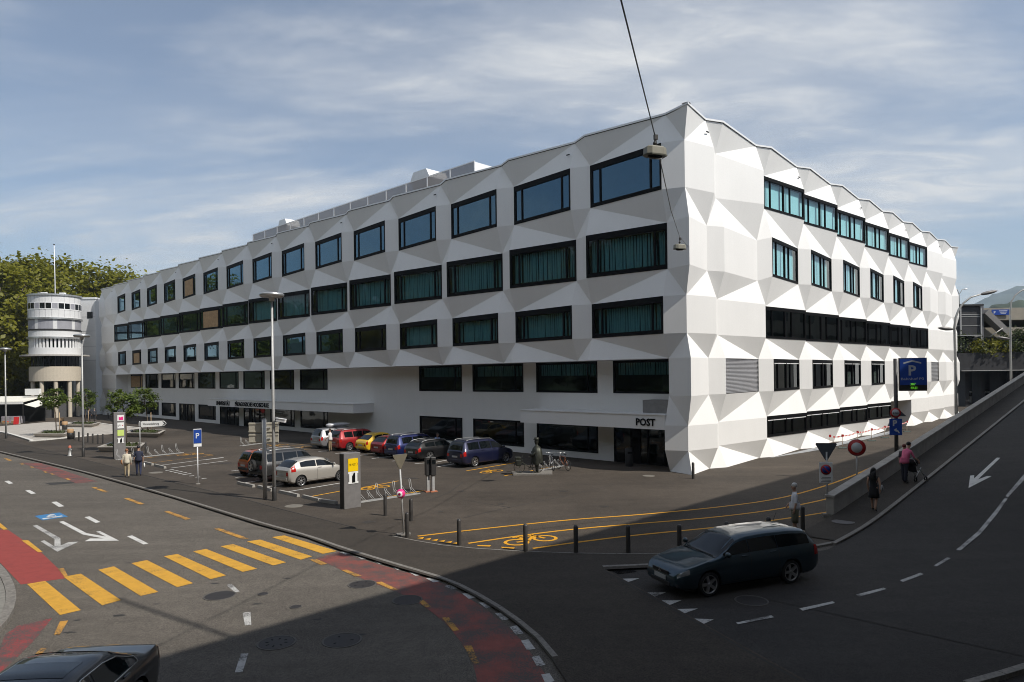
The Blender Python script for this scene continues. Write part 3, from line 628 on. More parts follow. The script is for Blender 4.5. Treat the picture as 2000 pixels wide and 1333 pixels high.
# ---- windows
XL = math.atan2(-AV.y, -AV.x); XR = math.atan2(BV.y, BV.x)
CURT = {}
def curtain(w_, h, x0, top, seed, pleat=.19):
    rnd = random.Random(seed); m_ = MB(); n = max(8, int(w_ / pleat) * 4); V_ = []
    ph = rnd.random() * 6
    n = max(4, int(w_ / pleat)); pw = w_ / n
    for i in range(n):                                      # one rounded fold after the other, dark gaps between them
        x = x0 + pw * i + rnd.uniform(-.012, .012); g_ = pw * rnd.uniform(.62, .86); sw_ = rnd.uniform(-.035, .035); dpt = rnd.uniform(.05, .09); V_ = []
        for zf, tw in ((0, 1.1), (.5, 1.0), (1, .85)):
            for j in range(5):
                a = math.pi * j / 4; V_.append((x + (1 - math.cos(a)) / 2 * g_ * tw + sw_ * (1 - zf), dpt * (1 - math.sin(a)), top - h + h * zf))
        m_.add(V_, [[r * 5 + j, r * 5 + j + 1, (r + 1) * 5 + j + 1, (r + 1) * 5 + j] for r in range(2) for j in range(4)], 0, True)
    return m_
def window(P0, P1, z0, z1, kind, seed=0, curt=None, board=False, gm_=None, blind=False, roller=0):
    d = P1 - P0; d.z = 0; w_ = d.length; h = z1 - z0; rz = math.atan2(d.y, d.x); f = MB()
    fr_out, fr_in = -.025, .11; yc = (fr_out + fr_in) / 2; yd = fr_in - fr_out
    def vbar(x0, x1, za=0, zb=h, dy=0): f.box(((x0 + x1) / 2, yc + dy, (za + zb) / 2), (x1 - x0, yd, zb - za))
    def hbar(za, zb, x0=0, x1=w_, dy=0): f.box(((x0 + x1) / 2, yc + dy, (za + zb) / 2), (x1 - x0, yd, zb - za))
    panes = []
    if kind == 'L':
        jb, head, sill, mu = .16, .36, .24, .10; a = .62 + jb; b = w_ - .60 - jb
        vbar(0, jb, sill, h - head); vbar(w_ - jb * .8, w_, sill, h - head); hbar(h - head, h); hbar(0, sill)
        vbar(a, a + mu, sill, h - head, .01); vbar(b - mu, b, sill, h - head, .01)
        panes = [(jb, a), (a + mu, b - mu), (b, w_ - jb * .8)]; zz = (sill, h - head)
    elif kind == 'R':
        jb, head, sill = .07, .24, .16; c_ = w_ * .47
        vbar(0, jb, sill, h - head); vbar(w_ - .17, w_, sill, h - head); hbar(h - head, h); hbar(0, sill); vbar(c_ - .055, c_ + .055, sill, h - head)
        s1 = jb + (c_ - jb) * .30; s2 = c_ + .055 + (w_ - .17 - c_) * .30
        vbar(s1, s1 + .05, sill, h - head, .01); vbar(s2, s2 + .05, sill, h - head, .01)
        panes = [(jb, s1), (s1 + .05, c_ - .055), (c_ + .055, s2), (s2 + .05, w_ - .17)]; zz = (sill, h - head)
    elif kind == 'S':
        jb, head, sill = .12, .14, .14; c_ = w_ * .84
        vbar(0, jb, sill, h - head); vbar(w_ - jb, w_, sill, h - head); hbar(h - head, h); hbar(0, sill); vbar(c_, c_ + .055, sill, h - head, .01)
        panes = [(jb, c_), (c_ + .055, w_ - jb)]; zz = (sill, h - head)
    elif kind == 'D':                                         # glazed doors
        jb, head, sill = .10, .14, .06; n = 4
        hbar(h - head, h); hbar(0, sill); vbar(0, jb, sill, h - head); vbar(w_ - jb, w_, sill, h - head); ww = (w_ - 2 * jb) / n
        for k in range(1, n): vbar(jb + ww * k - .05, jb + ww * k + .05, sill, h - head, .01)
        vbar(jb + ww * 1 + .05, jb + ww * 1.55, sill, h - head, .02)
        panes = [(jb, jb + ww - .05), (jb + ww * 1.55, jb + ww * 2 - .05), (jb + ww * 2 + .05, jb + ww * 3 - .05), (jb + ww * 3 + .05, w_ - jb)]; zz = (sill, h - head)
    wd = f.build('window', m_black, bld, (P0.x, P0.y, z0), rz)
    for k, (x0, x1) in enumerate(panes):
        p_ = MB(); p_.poly([(x0, .05, zz[0]), (x1, .05, zz[0]), (x1, .05, zz[1]), (x0, .05, zz[1])])
        if board and (k == 1 or len(panes) == 2 and k == 0):
            bw = (x1 - x0) * .92
            for q_ in range(5): p2 = MB(); p2.box((x0 + .04 + bw * (q_ + .5) / 5, .0, (zz[0] + zz[1]) / 2 - .05), (bw / 5 - .012, .04, zz[1] - zz[0] - .12)); p2.build('board', m_ply, wd)
        else: p_.build('pane', gm_ or m_glass, wd)
    if curt:
        hh = (zz[1] - zz[0]) * curt
        for k, (x0, x1) in enumerate(panes):
            curtain(x1 - x0 - .04, hh, x0 + .02, zz[1] - .03, seed + k).build('curtain', m_curt, wd).location = (0, .38, 0)
    if roller:
        for k, (x0, x1) in enumerate(panes): b_ = MB(); b_.poly([(x0 - .02, .30, zz[0]), (x1 + .02, .30, zz[0]), (x1 + .02, .30, zz[1]), (x0 - .02, .30, zz[1])]); b_.build('roller_blind', m_roll, wd)
    if blind:
        b_ = MB(); b_.box((w_ / 2, .0, h - .30), (w_ - .3, .03, .05)); b_.build('blind_rail', m_cap, wd)
    return wd
def lwin(k, j, **kw):
    i = 2 * k + 1; a, b = lp(i + 1, j), lp(i, j); return window(a, b, LEV[j + 1][0], LEV[j][0], 'L', seed=k * 7 + j, **kw)
for k in range(15):
    lwin(k, 1, board=(k == 10), gm_=m_glass2)
    lwin(k, 3, board=(k == 9), curt=.93 if k <= 7 and k != 9 else None, gm_=m_glass if k <= 7 else m_glass2)
    lwin(k, 5, board=(k == 13), curt=.97 if k <= 3 else None, gm_=m_glass if k <= 4 else m_glass2)
def rwin(k, j, **kw):
    i = 2 + 2 * k; a, b = rp(i, j), rp(i + 1, j); return window(a, b, rz_level(i, j + 1), rz_level(i, j), 'R', seed=k * 5 + j + 90, **kw)
for k in range(1, 7):
    rwin(k, 1, gm_=m_glass4, roller=1); rwin(k, 3, gm_=m_glass4, roller=1); rwin(k, 5, gm_=m_glass3)
for k in range(1, 5): rwin(k, 7, gm_=m_glass3, blind=True); rwin(k, 9, gm_=m_glass3, blind=True)
for k in (0, 7):                                             # louvred vents
    i = 2 + 2 * k; a, b = rp(i, 7), rp(i + 1, 7); d = b - a; w_ = d.length; h = LEV[7][0] - LEV[8][0]; rz = math.atan2(d.y, d.x)
    f = MB(); f.box((w_ / 2, .12, h / 2), (w_, .02, h)); lv = f.build('louvre', M('louvre backing', (.25, .25, .26), .6), bld, (a.x, a.y, LEV[8][0]), rz)
    n = 26 if k == 0 else 14
    for q_ in range(n):
        sl = MB(); sl.box((w_ / 2, .04, h * (q_ + .5) / n), (w_ - .02, .075, .012), rx=R(-38)); sl.build('louvre_blade', M('louvre blade', (.62, .62, .64), .4, .3, var=.04), lv)
# ---- recessed lower wall with its windows
NW = -2.25
wk = [k for k in (0, 1, 2, 3, 6, 7, 8, 9, 10, 11, 12, 13, 14)]
def wr(k): return (SL[2 * k + 1] - .30 + (.0 if k else .34), SL[2 * k + 2] - .36)
GDOOR = {0, 8, 9, 11}
zb_ = [SQ - .03, .50, 2.42, 4.56, 6.70]
lw = MB(); sb = [SL[1]]
for k in wk: sb += list(wr(k))
sb += [SL[31]]
if sb[1] <= sb[0]: sb[1] = sb[0] + .02
for a, b, wi in zip(sb, sb[1:], range(len(sb))):
    isw = wi % 2 == 1; k = wk[(wi - 1) // 2] if isw else None
    for z0, z1, row in zip(zb_, zb_[1:], range(4)):
        if isw and row == 1: continue
        if isw and row == 3: continue
        if isw and row == 0 and k in GDOOR: continue
        lw.poly([FL(b, NW, z0), FL(a, NW, z0), FL(a, NW, z1), FL(b, NW, z1)])
lw.build('lower_wall', m_white, bld)
for k in wk:
    a, b = wr(k)
    if k == 0: a = max(a, SL[1] + .02)
    window(FL(b, NW), FL(a, NW), 4.56, 6.70, 'S', k + 300, gm_=m_glass if k <= 3 else m_glass3, curt=.42 if k <= 3 else None, board=(k == 14))
    if k in GDOOR: window(FL(b, NW), FL(a, NW), SQ, 2.42, 'D', k + 400, gm_=m_glass3)
    elif k != 14 or True: window(FL(b, NW), FL(a, NW), .50, 2.42, 'S', k + 500, gm_=m_glass3)
# ---- canopies with lettering
def s_at(px, py, n=0.0):
    d = ray(px, py); O = Vector((0, 0, H)); t = ((CORN - BV * n) - O).dot(BV) / d.dot(BV); P = O + d * t; return (P - CORN).dot(AV), P.z
def canopy(label_name, s0, s1, z0, z1):
    c_ = MB(); P = [FL(s0, -.02), FL(s1, -.02), FL(s1, NW - .05), FL(s0, NW - .05)]; c_.prism([tuple(p.xy) for p in P], z0, z1); o = c_.build('canopy', m_white, bld)
    c_ = MB(); P = [FL(s0 - .04, .03), FL(s1 + .04, .03), FL(s1 + .04, NW), FL(s0 - .04, NW)]; c_.prism([tuple(p.xy) for p in P], z1 + .002, z1 + .06); c_.build('canopy_capping', m_cap, o)
    return o
cp = canopy('', 1.76, 13.35, 2.52, 3.36); cu_ = canopy('', 34.4, 66.8, 2.52, 3.33)
def fascia_text(parent, body, pxl, pxr, zc, size):
    sl, _ = s_at(pxl, 800); sr, _ = s_at(pxr, 800)
    return lettering('lettering', body, size, m_black, parent, FL((sl + sr) / 2, .012, zc), XL, depth=.02, bold=.012, width=sl - sr)
fascia_text(cp, 'POST', 1242, 1279.5, 2.73, .60)
fascia_text(cu_, 'UNIVERSITÄT', 422.5, 449.2, 2.68, .66); fascia_text(cu_, 'PÄDAGOGISCHE HOCHSCHULE', 459.2, 524.8, 2.68, .66)
# little spout slots under the roof edge
for k in range(0, 15, 2):
    v_ = MB(); P = FL(SL[2 * k + 3] + .30, -.17, 20.25); v_.box(P, (.26, .05, .07), 0, rz=XL); v_.build('spout_slot', m_dark, bld)
for k in range(-1, 8, 2):
    v_ = MB(); P = FR(TR[3 + 2 * k] - .35, -.20, 20.15); v_.box(P, (.26, .05, .07), 0, rz=XR); v_.build('spout_slot', m_dark, bld)
# ---- roof plant: screen fence, vents
m_mesh, t_, o_ = new_mat('perforated screen'); tr_n = nd(t_, 'ShaderNodeBsdfTransparent'); df = nd(t_, 'ShaderNodeBsdfPrincipled', {'Base Color': (.30, .275, .27, 1), 'Roughness': .6})
mx = nd(t_, 'ShaderNodeMixShader', {0: .62, 1: tr_n.outputs[0], 2: df.outputs[0]}); t_.links.new(mx.outputs[0], o_.inputs[0])
fence = thing('roof_screen', 'pale perforated screen fence standing on the flat roof', 'fence')
fz0, fz1, fn = ZT - .12, 23.62, -4.0; s = 22.0; k = 0
while s < 62.5:
    p_ = MB(); p_.box(FL(s, fn, (fz0 + fz1) / 2), (.09, .09, fz1 - fz0), 0, rz=XL); p_.build('post', m_cap, fence)
    if s + 3.1 < 64:
        p_ = MB(); p_.box(FL(s + 1.55, fn, (fz0 + fz1) / 2 + .1), (2.95, .02, fz1 - fz0 - .3), 0, rz=XL); p_.build('screen_panel', m_mesh, fence)
        p_ = MB(); p_.box(FL(s + 1.55, fn, fz1), (3.1, .05, .06), 0, rz=XL); p_.build('rail', m_cap, fence)
    s += 3.1
for q_ in range(4):
    p_ = MB(); p_.box(FL(22.0, fn - 1.55 - 3.1 * q_, (fz0 + fz1) / 2 + .1), (2.95, .02, fz1 - fz0 - .3), 0, rz=XR); p_.build('screen_panel', m_cap if q_ < 9 else m_mesh, fence)
    p_ = MB(); p_.box(FL(22.0, fn - 3.1 * (q_ + 1), (fz0 + fz1) / 2), (.09, .09, fz1 - fz0), 0, rz=XL); p_.build('post', m_cap, fence)
def roof_vent(s, n, z, w_, label):
    v_ = thing('roof_vent', label, 'vent', FL(s, n, ZT - .12), XL, 'vents on the flat roof'); h = z - (ZT - .12)
    b_ = MB(); b_.box((0, 0, (h - 1.0) / 2), (w_ * .55, w_ * .45, h - 1.0)); b_.build('duct', m_alu, v_)
    b_ = MB(); a = w_ / 2; pr = [(-a, h - .85), (-a * .62, h - 1.6), (a * .62, h - 1.6), (a, h - .85), (a * .66, h), (-a * .66, h)]
    b_.add([(x, y * w_ * .4, z_) for y in (-1, 1) for x, z_ in pr], [[5, 4, 3, 2, 1, 0], [6, 7, 8, 9, 10, 11]] + [[i, (i + 1) % 6, 6 + (i + 1) % 6, 6 + i] for i in range(6)]); b_.build('hood', m_cap, v_, fix=True)
roof_vent(30.6, -6.2, 24.9, 2.9, 'large white hexagonal vent hood above the roof screen'); roof_vent(57.0, -6.0, 24.75, 2.2, 'small white hexagonal vent hood at the far end of the roof screen')

# ================================================================== STATION BUILDING behind the viewpoint (throws the big shadow)
st = thing('station_building', 'tall stone station building standing behind the viewpoint, its shadow over the ramp', 'building')
b_ = MB(); b_.prism([tuple(UW(u, w_).xy) for u, w_ in ((2.2, -90), (2.2, 170), (30, 170), (30, -90))], -.05, 20.0); b_.build('wall', M('station stone', (.30, .28, .25), .85, var=.12, scale=.8, pos='w'), st)
b_ = MB(); b_.prism([tuple(UW(u, w_).xy) for u, w_ in ((2.19, -90.5), (2.19, 170.5), (30.5, 170.5), (30.5, -90.5))], 20.002, 20.03); b_.build('roof', m_dark, st)
for fl in range(5):
    for k in range(-10, 20):
        wdw = MB(); wdw.box(UW(2.17, k * 8.0 + 1, 2.2 + fl * 3.7), (5.2, .06, 2.1), 0, rz=XR); wdw.build('window', m_cglass, st) if -6 < k < 16 else None
rp_ = thing('roof_pole', 'pole jutting from the station roof, its thin shadow reaching over the crossing', 'pole')
def lift(P, z): k_ = (z - 0.0) / math.tan(SUN_EL); return Vector((P.x + math.sin(SUN_AZ) * k_, P.y + math.cos(SUN_AZ) * k_, z))
pA, pB = lift(g(500, 1261), 19.6), lift(g(232, 1171), 19.6); b_ = MB(); b_.tube([pA + (pA - pB) * .3, pA, pB], [.09, .08, .06], 10); b_.build('mast', m_steel, rp_); b_ = MB(); b_.ball(pB, .11); b_.build('knob', m_steel, rp_)
# ================================================================== ROUND TOWER
TX, TY, TR0 = -73.2, 110.6, 3.60
tw = thing('round_tower', 'round white office tower with stacked window bands beside the dark trees', 'building', (TX, TY, 0))
m_tw = M('tower panel', (.66, .66, .66), .6, var=.04, scale=.7); m_tb = M('tower beige', (.52, .46, .37), .7, var=.06); m_blind = M('tower blind', (.30, .30, .33), .6, var=.1, scale=1.0)
def drum(name, z0, z1, r, mat_, parent=None, n=48):
    d_ = MB(); d_.lathe([(0, z0), (r, z0), (r, z1), (0, z1)], n, 0, smooth=False); o_ = d_.build(name, mat_, parent or tw, fix=True)
    o_.data.polygons.foreach_set('use_smooth', [False] * len(o_.data.polygons)); return o_
up = drum('upper_drum', 15.75, 19.2, TR0, m_tw); drum('cornice', 19.2, 19.45, TR0 + .18, m_alu); drum('ledge', 15.5, 15.75, TR0 + .22, m_alu)
drum('blind_core', 13.9, 15.5, TR0 - .10, m_black); drum('ledge', 13.72, 13.9, TR0 + .05, m_dark); drum('white_drum', 12.75, 13.72, TR0 - .02, m_tw); drum('ledge', 12.45, 12.75, TR0 + .22, m_alu)
drum('window_core', 11.05, 12.45, TR0 - .30, m_cglass); drum('white_drum', 9.95, 11.05, TR0 - .05, m_tw); drum('canopy_disc', 9.72, 9.95, TR0 + 1.15, M('canopy edge', (.40, .38, .35), .7)); drum('window_core', 8.1, 9.72, TR0 - .45, m_cglass)
drum('beige_drum', 5.8, 7.95, TR0 - .05, m_tb); drum('balcony_floor', 7.95, 8.1, TR0 - .1, m_tb); drum('ground_core', 0.0, 5.8, TR0 - 1.2, m_cglass)
fa = math.atan2(-TY, -TX)                                    # towards the viewpoint
for k in range(-7, 8):
    a = fa + k * .235
    if abs(k) <= 7:
        w_ = MB(); w_.box((0, 0, 0), (.05, .95, 1.15), 0); o_ = w_.build('window', m_cap, tw); o_.location = (math.cos(a) * (TR0 - .005), math.sin(a) * (TR0 - .005), 17.55); o_.rotation_euler = (0, 0, a)
        w2 = MB(); w2.box((.03, 0, .03), (.02, .74, .86), 0); w2.build('pane', m_cglass if k % 3 else m_blind, o_)
    j_ = MB(); j_.box((math.cos(a + .1175) * (TR0 + .002), math.sin(a + .1175) * (TR0 + .002), 17.5), (.012, .03, 3.3), 0, rz=a + .1175); j_.build('panel_joint', m_blind, tw)
for k in range(-11, 12):
    a = fa + k * .15
    w_ = MB(); w_.box((math.cos(a) * (TR0 - .06), math.sin(a) * (TR0 - .06), 14.72), (.05, .58, 1.5), 0, rz=a); w_.build('blind', m_blind if (k * 7) % 5 else m_tw, tw)
    w_ = MB(); w_.box((math.cos(a) * (TR0 - .2), math.sin(a) * (TR0 - .2), 11.75), (.22, .26, 1.4), 0, rz=a); w_.build('mullion', m_cap, tw)
for k in range(-6, 7):
    a = fa + k * .26; w_ = MB(); w_.box((math.cos(a) * (TR0 - .43), math.sin(a) * (TR0 - .43), 8.9), (.08, .10, 1.62), 0, rz=a); w_.build('mullion', m_dark, tw)
rl = MB(); rl.tube([(math.cos(fa + t * .1) * (TR0 - .1), math.sin(fa + t * .1) * (TR0 - .1), 8.45) for t in range(-15, 16)], .025, 6); rl.build('balcony_rail', m_dark, tw)
for a in (-1.25, -.62, .0, .62, 1.25):
    c_ = MB(); c_.lathe([(.30, 0), (.30, 5.8)], 16, 0, (math.cos(fa + a) * (TR0 - .45), math.sin(fa + a) * (TR0 - .45), 0)); c_.build('column', m_tb, tw)
for x, y, r in ((-1.5, -1.0, .4), (-.6, -1.6, .3), (1.8, -.8, .3)):
    c_ = MB(); c_.box((x, y, 19.65), (.8, .5, .4)); c_.build('roof_unit', m_cap, tw)
# kiosk fitted under the drum
ks = MB(); ks.lathe([(0, 2.9), (TR0 - .5, 2.9), (TR0 - .9, 3.05), (0, 3.05)], 32, 0); ks.build('kiosk_roof', m_dark, tw); ks = MB(); ks.lathe([(TR0 - .9, 0), (TR0 - .9, 2.9)], 32, 0); ks.build('kiosk_front', M('kiosk grey', (.07, .07, .072), .6), tw)
fp = thing('flag_pole', 'slender white flag pole standing on the round tower roof', 'pole', (TX + .1, TY, 19.45)); p_ = MB(); p_.tube([(0, 0, 0), (-.05, 0, 4), (-.1, 0, 8.2)], [.09, .07, .05], 8); p_.build('mast', m_cap, fp); p_ = MB(); p_.ball((-.1, 0, 8.25), .12); p_.build('knob', m_dark, fp)
an = thing('tower_annex', 'pale panelled block joined to the right of the round tower', 'building', (TX, TY, 0))
b_ = MB(); b_.box((-.45, 11.6, 9.8), (6.5, 11, 19.6)); b_.build('wall', m_tw, an); b_ = MB(); b_.box((-.45, 11.6, 19.75), (6.7, 11.2, .3)); b_.build('parapet', m_cap, an)
for z in (16.6, 14.2, 11.6, 9.2): b_ = MB(); b_.box((-.45, 6.09, z), (6.5, .03, .04)); b_.build('panel_joint', m_blind, an)
b_ = MB(); b_.box((1.9, 6.08, 16.9), (.9, .08, 1.1)); b_.build('window', m_cglass, an)
# ================================================================== TREES
def leaf_cloud(mb, c, rad, nclump, nleaf, size, rnd, up=.35, hollow=.45, clump=.28):
    cx_, cy_, cz_ = c
    for _ in range(nclump):
        while True:
            d = Vector((rnd.uniform(-1, 1), rnd.uniform(-1, 1), rnd.uniform(-1, 1)))
            if .15 < d.length <= 1: break
        L_ = d.length; d = d / L_ * (hollow + (1 - hollow) * L_ ** .5)
        cc = Vector((cx_ + d.x * rad[0], cy_ + d.y * rad[1], cz_ + d.z * rad[2])); cr = clump * (rad[0] + rad[2]) / 2 * rnd.uniform(.6, 1.25)
        for _ in range(nleaf):
            o_ = Vector((rnd.gauss(0, .5), rnd.gauss(0, .5), rnd.gauss(0, .42))) * cr; p = cc + o_
            n = (Vector((rnd.uniform(-1, 1), rnd.uniform(-1, 1), rnd.uniform(-1, 1))) + Vector((0, 0, up * 2)) + d * .6).normalized()
            t1 = n.orthogonal().normalized(); t1.rotate(Matrix.Rotation(rnd.uniform(0, 6.28), 3, n)); t2 = n.cross(t1); s_ = size * rnd.uniform(.6, 1.35)
            b = len(mb.v); mb.v += [tuple(p + t1 * s_), tuple(p + t2 * s_ * .62), tuple(p - t1 * s_), tuple(p - t2 * s_ * .62)]
            mb.f.append([b, b + 1, b + 2, b + 3]); mb.m.append(0); mb.sm.append(False)
def limbs(mb, h0, h1, r0, spread, n, rnd):
    mb.tube([(0, 0, -.1), (.04 * h0, .02 * h0, h0 * .5), (0, .03 * h0, h0), (.02 * h1, 0, h1 * .95)], [r0 * 1.25, r0, r0 * .8, r0 * .25], 9)
    for k in range(n):
        a = 6.283 * k / n + rnd.uniform(-.3, .3); z0 = h0 * rnd.uniform(.8, 1.35); e_ = Vector((math.cos(a) * spread, math.sin(a) * spread, z0 + (h1 - z0) * rnd.uniform(.4, .9)))
        m_ = Vector((e_.x * .45, e_.y * .45, z0 + (e_.z - z0) * .4)); mb.tube([(0, .02 * h0, z0), m_, e_], [r0 * .5, r0 * .33, r0 * .1], 6)
m_leaf = leafmat('plane tree leaves', (.145, .155, .012), (.23, .215, .018), .42); m_leaf2 = leafmat('young maple leaves', (.075, .115, .018), (.12, .16, .022), .40); m_leafd = leafmat('dark shrub leaves', (.03, .05, .012), (.07, .085, .02), .25)
def tree_mesh(seed, h, rad, nclump, nleaf, size):
    rnd = random.Random(seed); c_ = MB(); leaf_cloud(c_, (0, 0, h - rad[2]), rad, nclump, nleaf, size, rnd, clump=.24); t_ = MB(); limbs(t_, h * .32, h, h * .018, rad[0] * .7, 8, rnd)
    return c_.mesh('crown', m_leaf), t_.mesh('trunk', m_bark)
BIG = [tree_mesh(s_, 27, (8.5, 8.5, 12), 130, 95, .42) for s_ in (3, 8, 21)]
def big_tree(v_, label, x, y, sc, rz, group, sz=1.0):
    t_ = thing('plane_tree', label, 'tree', (x, y, .0), rz, group); t_.scale = (sc, sc, sc * sz); link('crown', BIG[v_][0], t_); link('trunk', BIG[v_][1], t_); return t_
def px_x(px, Y): return (px - 1000) / FPX * Y
for i, (px, Y, sc, v_, lab) in enumerate([(-30, 118, .98, 0, 'large plane tree at the left picture edge behind the market stall'), (48, 128, 1.04, 1, 'tall plane tree rising just left of the round tower'), (112, 140, 1.10, 2, 'tall plane tree rising behind the flag pole'), (182, 146, 1.08, 0, 'plane tree showing above the annex right of the round tower'), (245, 150, 1.07, 1, 'plane tree showing over the far end of the white facade'), (8, 150, 1.14, 2, 'plane tree deep behind the others at the far left'), (75, 160, 1.15, 0, 'rearmost plane tree behind the round tower')]):
    big_tree(v_, lab, px_x(px, Y), Y, sc, i * 1.3, 'plane trees behind the round tower')
LAWN = [(FL(-8 + 8 * i, 47 + (i * 37) % 11), .92 + .04 * ((i * 7) % 5)) for i in range(13)] + [(Vector((-134, 108, 0)), 1.0), (Vector((-150, 84, 0)), .95), (Vector((-126, 90, 0)), .95)]  # out of frame; trees known from reflections, row set close to block low skylight
for i, (p, sc) in enumerate(LAWN):
    big_tree(i % 3, '%s plane tree counted from the station side on the lawn mirrored in the windows' % ordinal(i), p.x, p.y, sc, i * 2.1, 'plane trees on the lawn across the road')
# planters with young trees
m_soil = M('planter soil', (.06, .045, .03), .95)
def planter(label, quad, tlabel, trunk_px, crown_px, crown_r, crown_rz, seed, stake=True):
    P = [g(px, py, .50) for px, py in quad]; c_ = sum(P, Vector()) / 4; c_.z = SQ
    t_ = thing('planter', label, 'planter', c_, 0, 'stone planters on the plaza'); L_ = [p - Vector((c_.x, c_.y, 0)) for p in P]; m_ = MB()
    def ring(f, z): return [Vector((p.x * f, p.y * f, z)) for p in L_]
    rings = [ring(.86, 0), ring(1, .40), ring(1, .45), ring(.86, .45), ring(.86, .33)]
    V_ = [p for r_ in rings for p in r_]; m_.add(V_, [[r * 4 + k, r * 4 + (k + 1) % 4, (r + 1) * 4 + (k + 1) % 4, (r + 1) * 4 + k] for r in range(4) for k in range(4)]); m_.build('trough', m_paver, t_, fix=True)
    m_ = MB(); m_.poly(ring(.86, .33)); m_.build('soil', m_soil, t_)
    rnd = random.Random(seed); l_ = MB()
    for _ in range(420):
        a, b = rnd.uniform(-.8, .8), rnd.uniform(-.8, .8); p0 = (L_[0] + (L_[1] - L_[0]) * (a + 1) / 2) * (1 - (b + 1) / 2) + (L_[3] + (L_[2] - L_[3]) * (a + 1) / 2) * ((b + 1) / 2)
        p = Vector((p0.x * .82, p0.y * .82, .33 + rnd.uniform(.02, .20))); s_ = rnd.uniform(.05, .11); d1 = Vector((rnd.uniform(-1, 1), rnd.uniform(-1, 1), rnd.uniform(-.2, 1))).normalized(); d2 = d1.orthogonal().normalized()
        l_.poly([p + d1 * s_, p + d2 * s_ * .5, p - d1 * s_, p - d2 * s_ * .5])
    tag(l_.build('ground_cover', m_leafd, t_), kind='stuff')
    b0 = g(trunk_px[0], trunk_px[1], .42); tp = at_depth(crown_px[0], crown_px[1], b0.y); h = tp.z - .4
    tr_ = thing('young_tree', tlabel, 'tree', (b0.x, b0.y, .40), 0, 'young trees in the planters'); m_ = MB(); dx = tp.x - b0.x
    m_.tube([(0, 0, -.1), (dx * .2, 0, h * .5), (dx, 0, h), (dx, 0, h + crown_rz * .7)], [.055, .05, .04, .015], 8)
    for k in range(7): a = k * .9; m_.tube([(dx, 0, h - crown_rz * .5 + k * .1), (dx + math.cos(a) * crown_r * .5, math.sin(a) * crown_r * .5, h - crown_rz * .1 + k * .08), (dx + math.cos(a) * crown_r * .85, math.sin(a) * crown_r * .85, h + k * .1)], [.025, .016, .006], 5)
    m_.build('trunk', m_bark, tr_); l_ = MB(); leaf_cloud(l_, (dx, 0, h), (crown_r, crown_r, crown_rz), 34, 46, .12, random.Random(seed + 5), up=.5, hollow=.35, clump=.34); l_.build('crown', m_leaf2, tr_)
    if stake: m_ = MB(); m_.tube([(.28, .1, -.05), (.28, .1, h * .62)], .035, 6); m_.build('stake', m_stake, tr_)
planter('pale stone planter at the plaza corner nearest the road', [ZH(410, 1125), ZH(805, 1130), ZH(900, 1085), ZH(540, 1085)], 'young tree in the planter nearest the road corner of the plaza', ZH(700, 1110), ZH(655, 690), 1.15, .95, 41)
planter('pale stone planter behind the slim lamp post, furthest back', [ZH(820, 1008), ZH(1150, 1010), ZH(1250, 983), ZH(930, 970)], 'young tree behind the slim lamp post in front of the tower', ZH(1063, 998), ZH(1060, 690), 1.15, 1.15, 52)
planter('pale stone planter right behind the grey info pylon', [ZE(370, 765), ZE(985, 765), ZE(1070, 705), ZE(560, 697)], 'young tree growing just right of the grey info pylon', ZE(800, 745), ZE(735, 150), 1.15, 1.1, 63, False)
planter('pale stone planter beside the white arrow sign', [ZE(780, 562), ZE(1265, 570), ZE(1360, 520), ZE(880, 502)], 'young tree above the white arrow sign', ZE(1103, 548), ZE(1050, 95), 1.05, 1.3, 74)
# ================================================================== MARKET STALL at the left edge
ms = thing('market_stall', 'open market stall with white awning roof at the left edge', 'stall', g(20, 826, 0)); m_aw = M('awning cloth', (.72, .70, .62), .8, var=.06)
b_ = MB(); b_.add([(-7, -2.4, 2.95), (3.6, -2.4, 2.95), (3.6, 2.2, 3.6), (-7, 2.2, 3.6), (-7, -2.4, 3.05), (3.6, -2.4, 3.05), (3.6, 2.2, 3.7), (-7, 2.2, 3.7)], [(3, 2, 1, 0), (4, 5, 6, 7), (0, 1, 5, 4), (1, 2, 6, 5), (2, 3, 7, 6), (3, 0, 4, 7)]); b_.build('roof', m_aw, ms)
b_ = MB(); b_.box((-1.7, -2.44, 2.82), (10.6, .03, .26)); b_.build('valance', m_signw, ms); b_ = MB(); b_.box((2.6, 1.0, 4.3), (2.0, .5, .9)); b_.build('sign_box', m_signw, ms)
for x in (-7, -3.4, .1, 3.5): b_ = MB(); b_.box((x, -2.35, 1.45), (.08, .08, 2.95)); b_.build('post', m_dark, ms)
b_ = MB(); b_.box((-1.7, 2.1, 1.7), (10.5, .1, 3.4)); b_.build('back_wall', m_plast, ms); b_ = MB(); b_.box((1.6, -1.6, .5), (2.6, 1.0, 1.0)); b_.build('counter', M('stall counter', (.32, .30, .33), .8, var=.4, scale=3), ms)
b_ = MB(); b_.add([(3.7, -2.4, 2.6), (5.4, -2.6, 2.2), (5.2, 1.5, 2.9), (3.7, 1.5, 3.3)], [(0, 1, 2, 3), (3, 2, 1, 0)]); b_.build('side_awning', m_aw, ms)
rndc = random.Random(5)
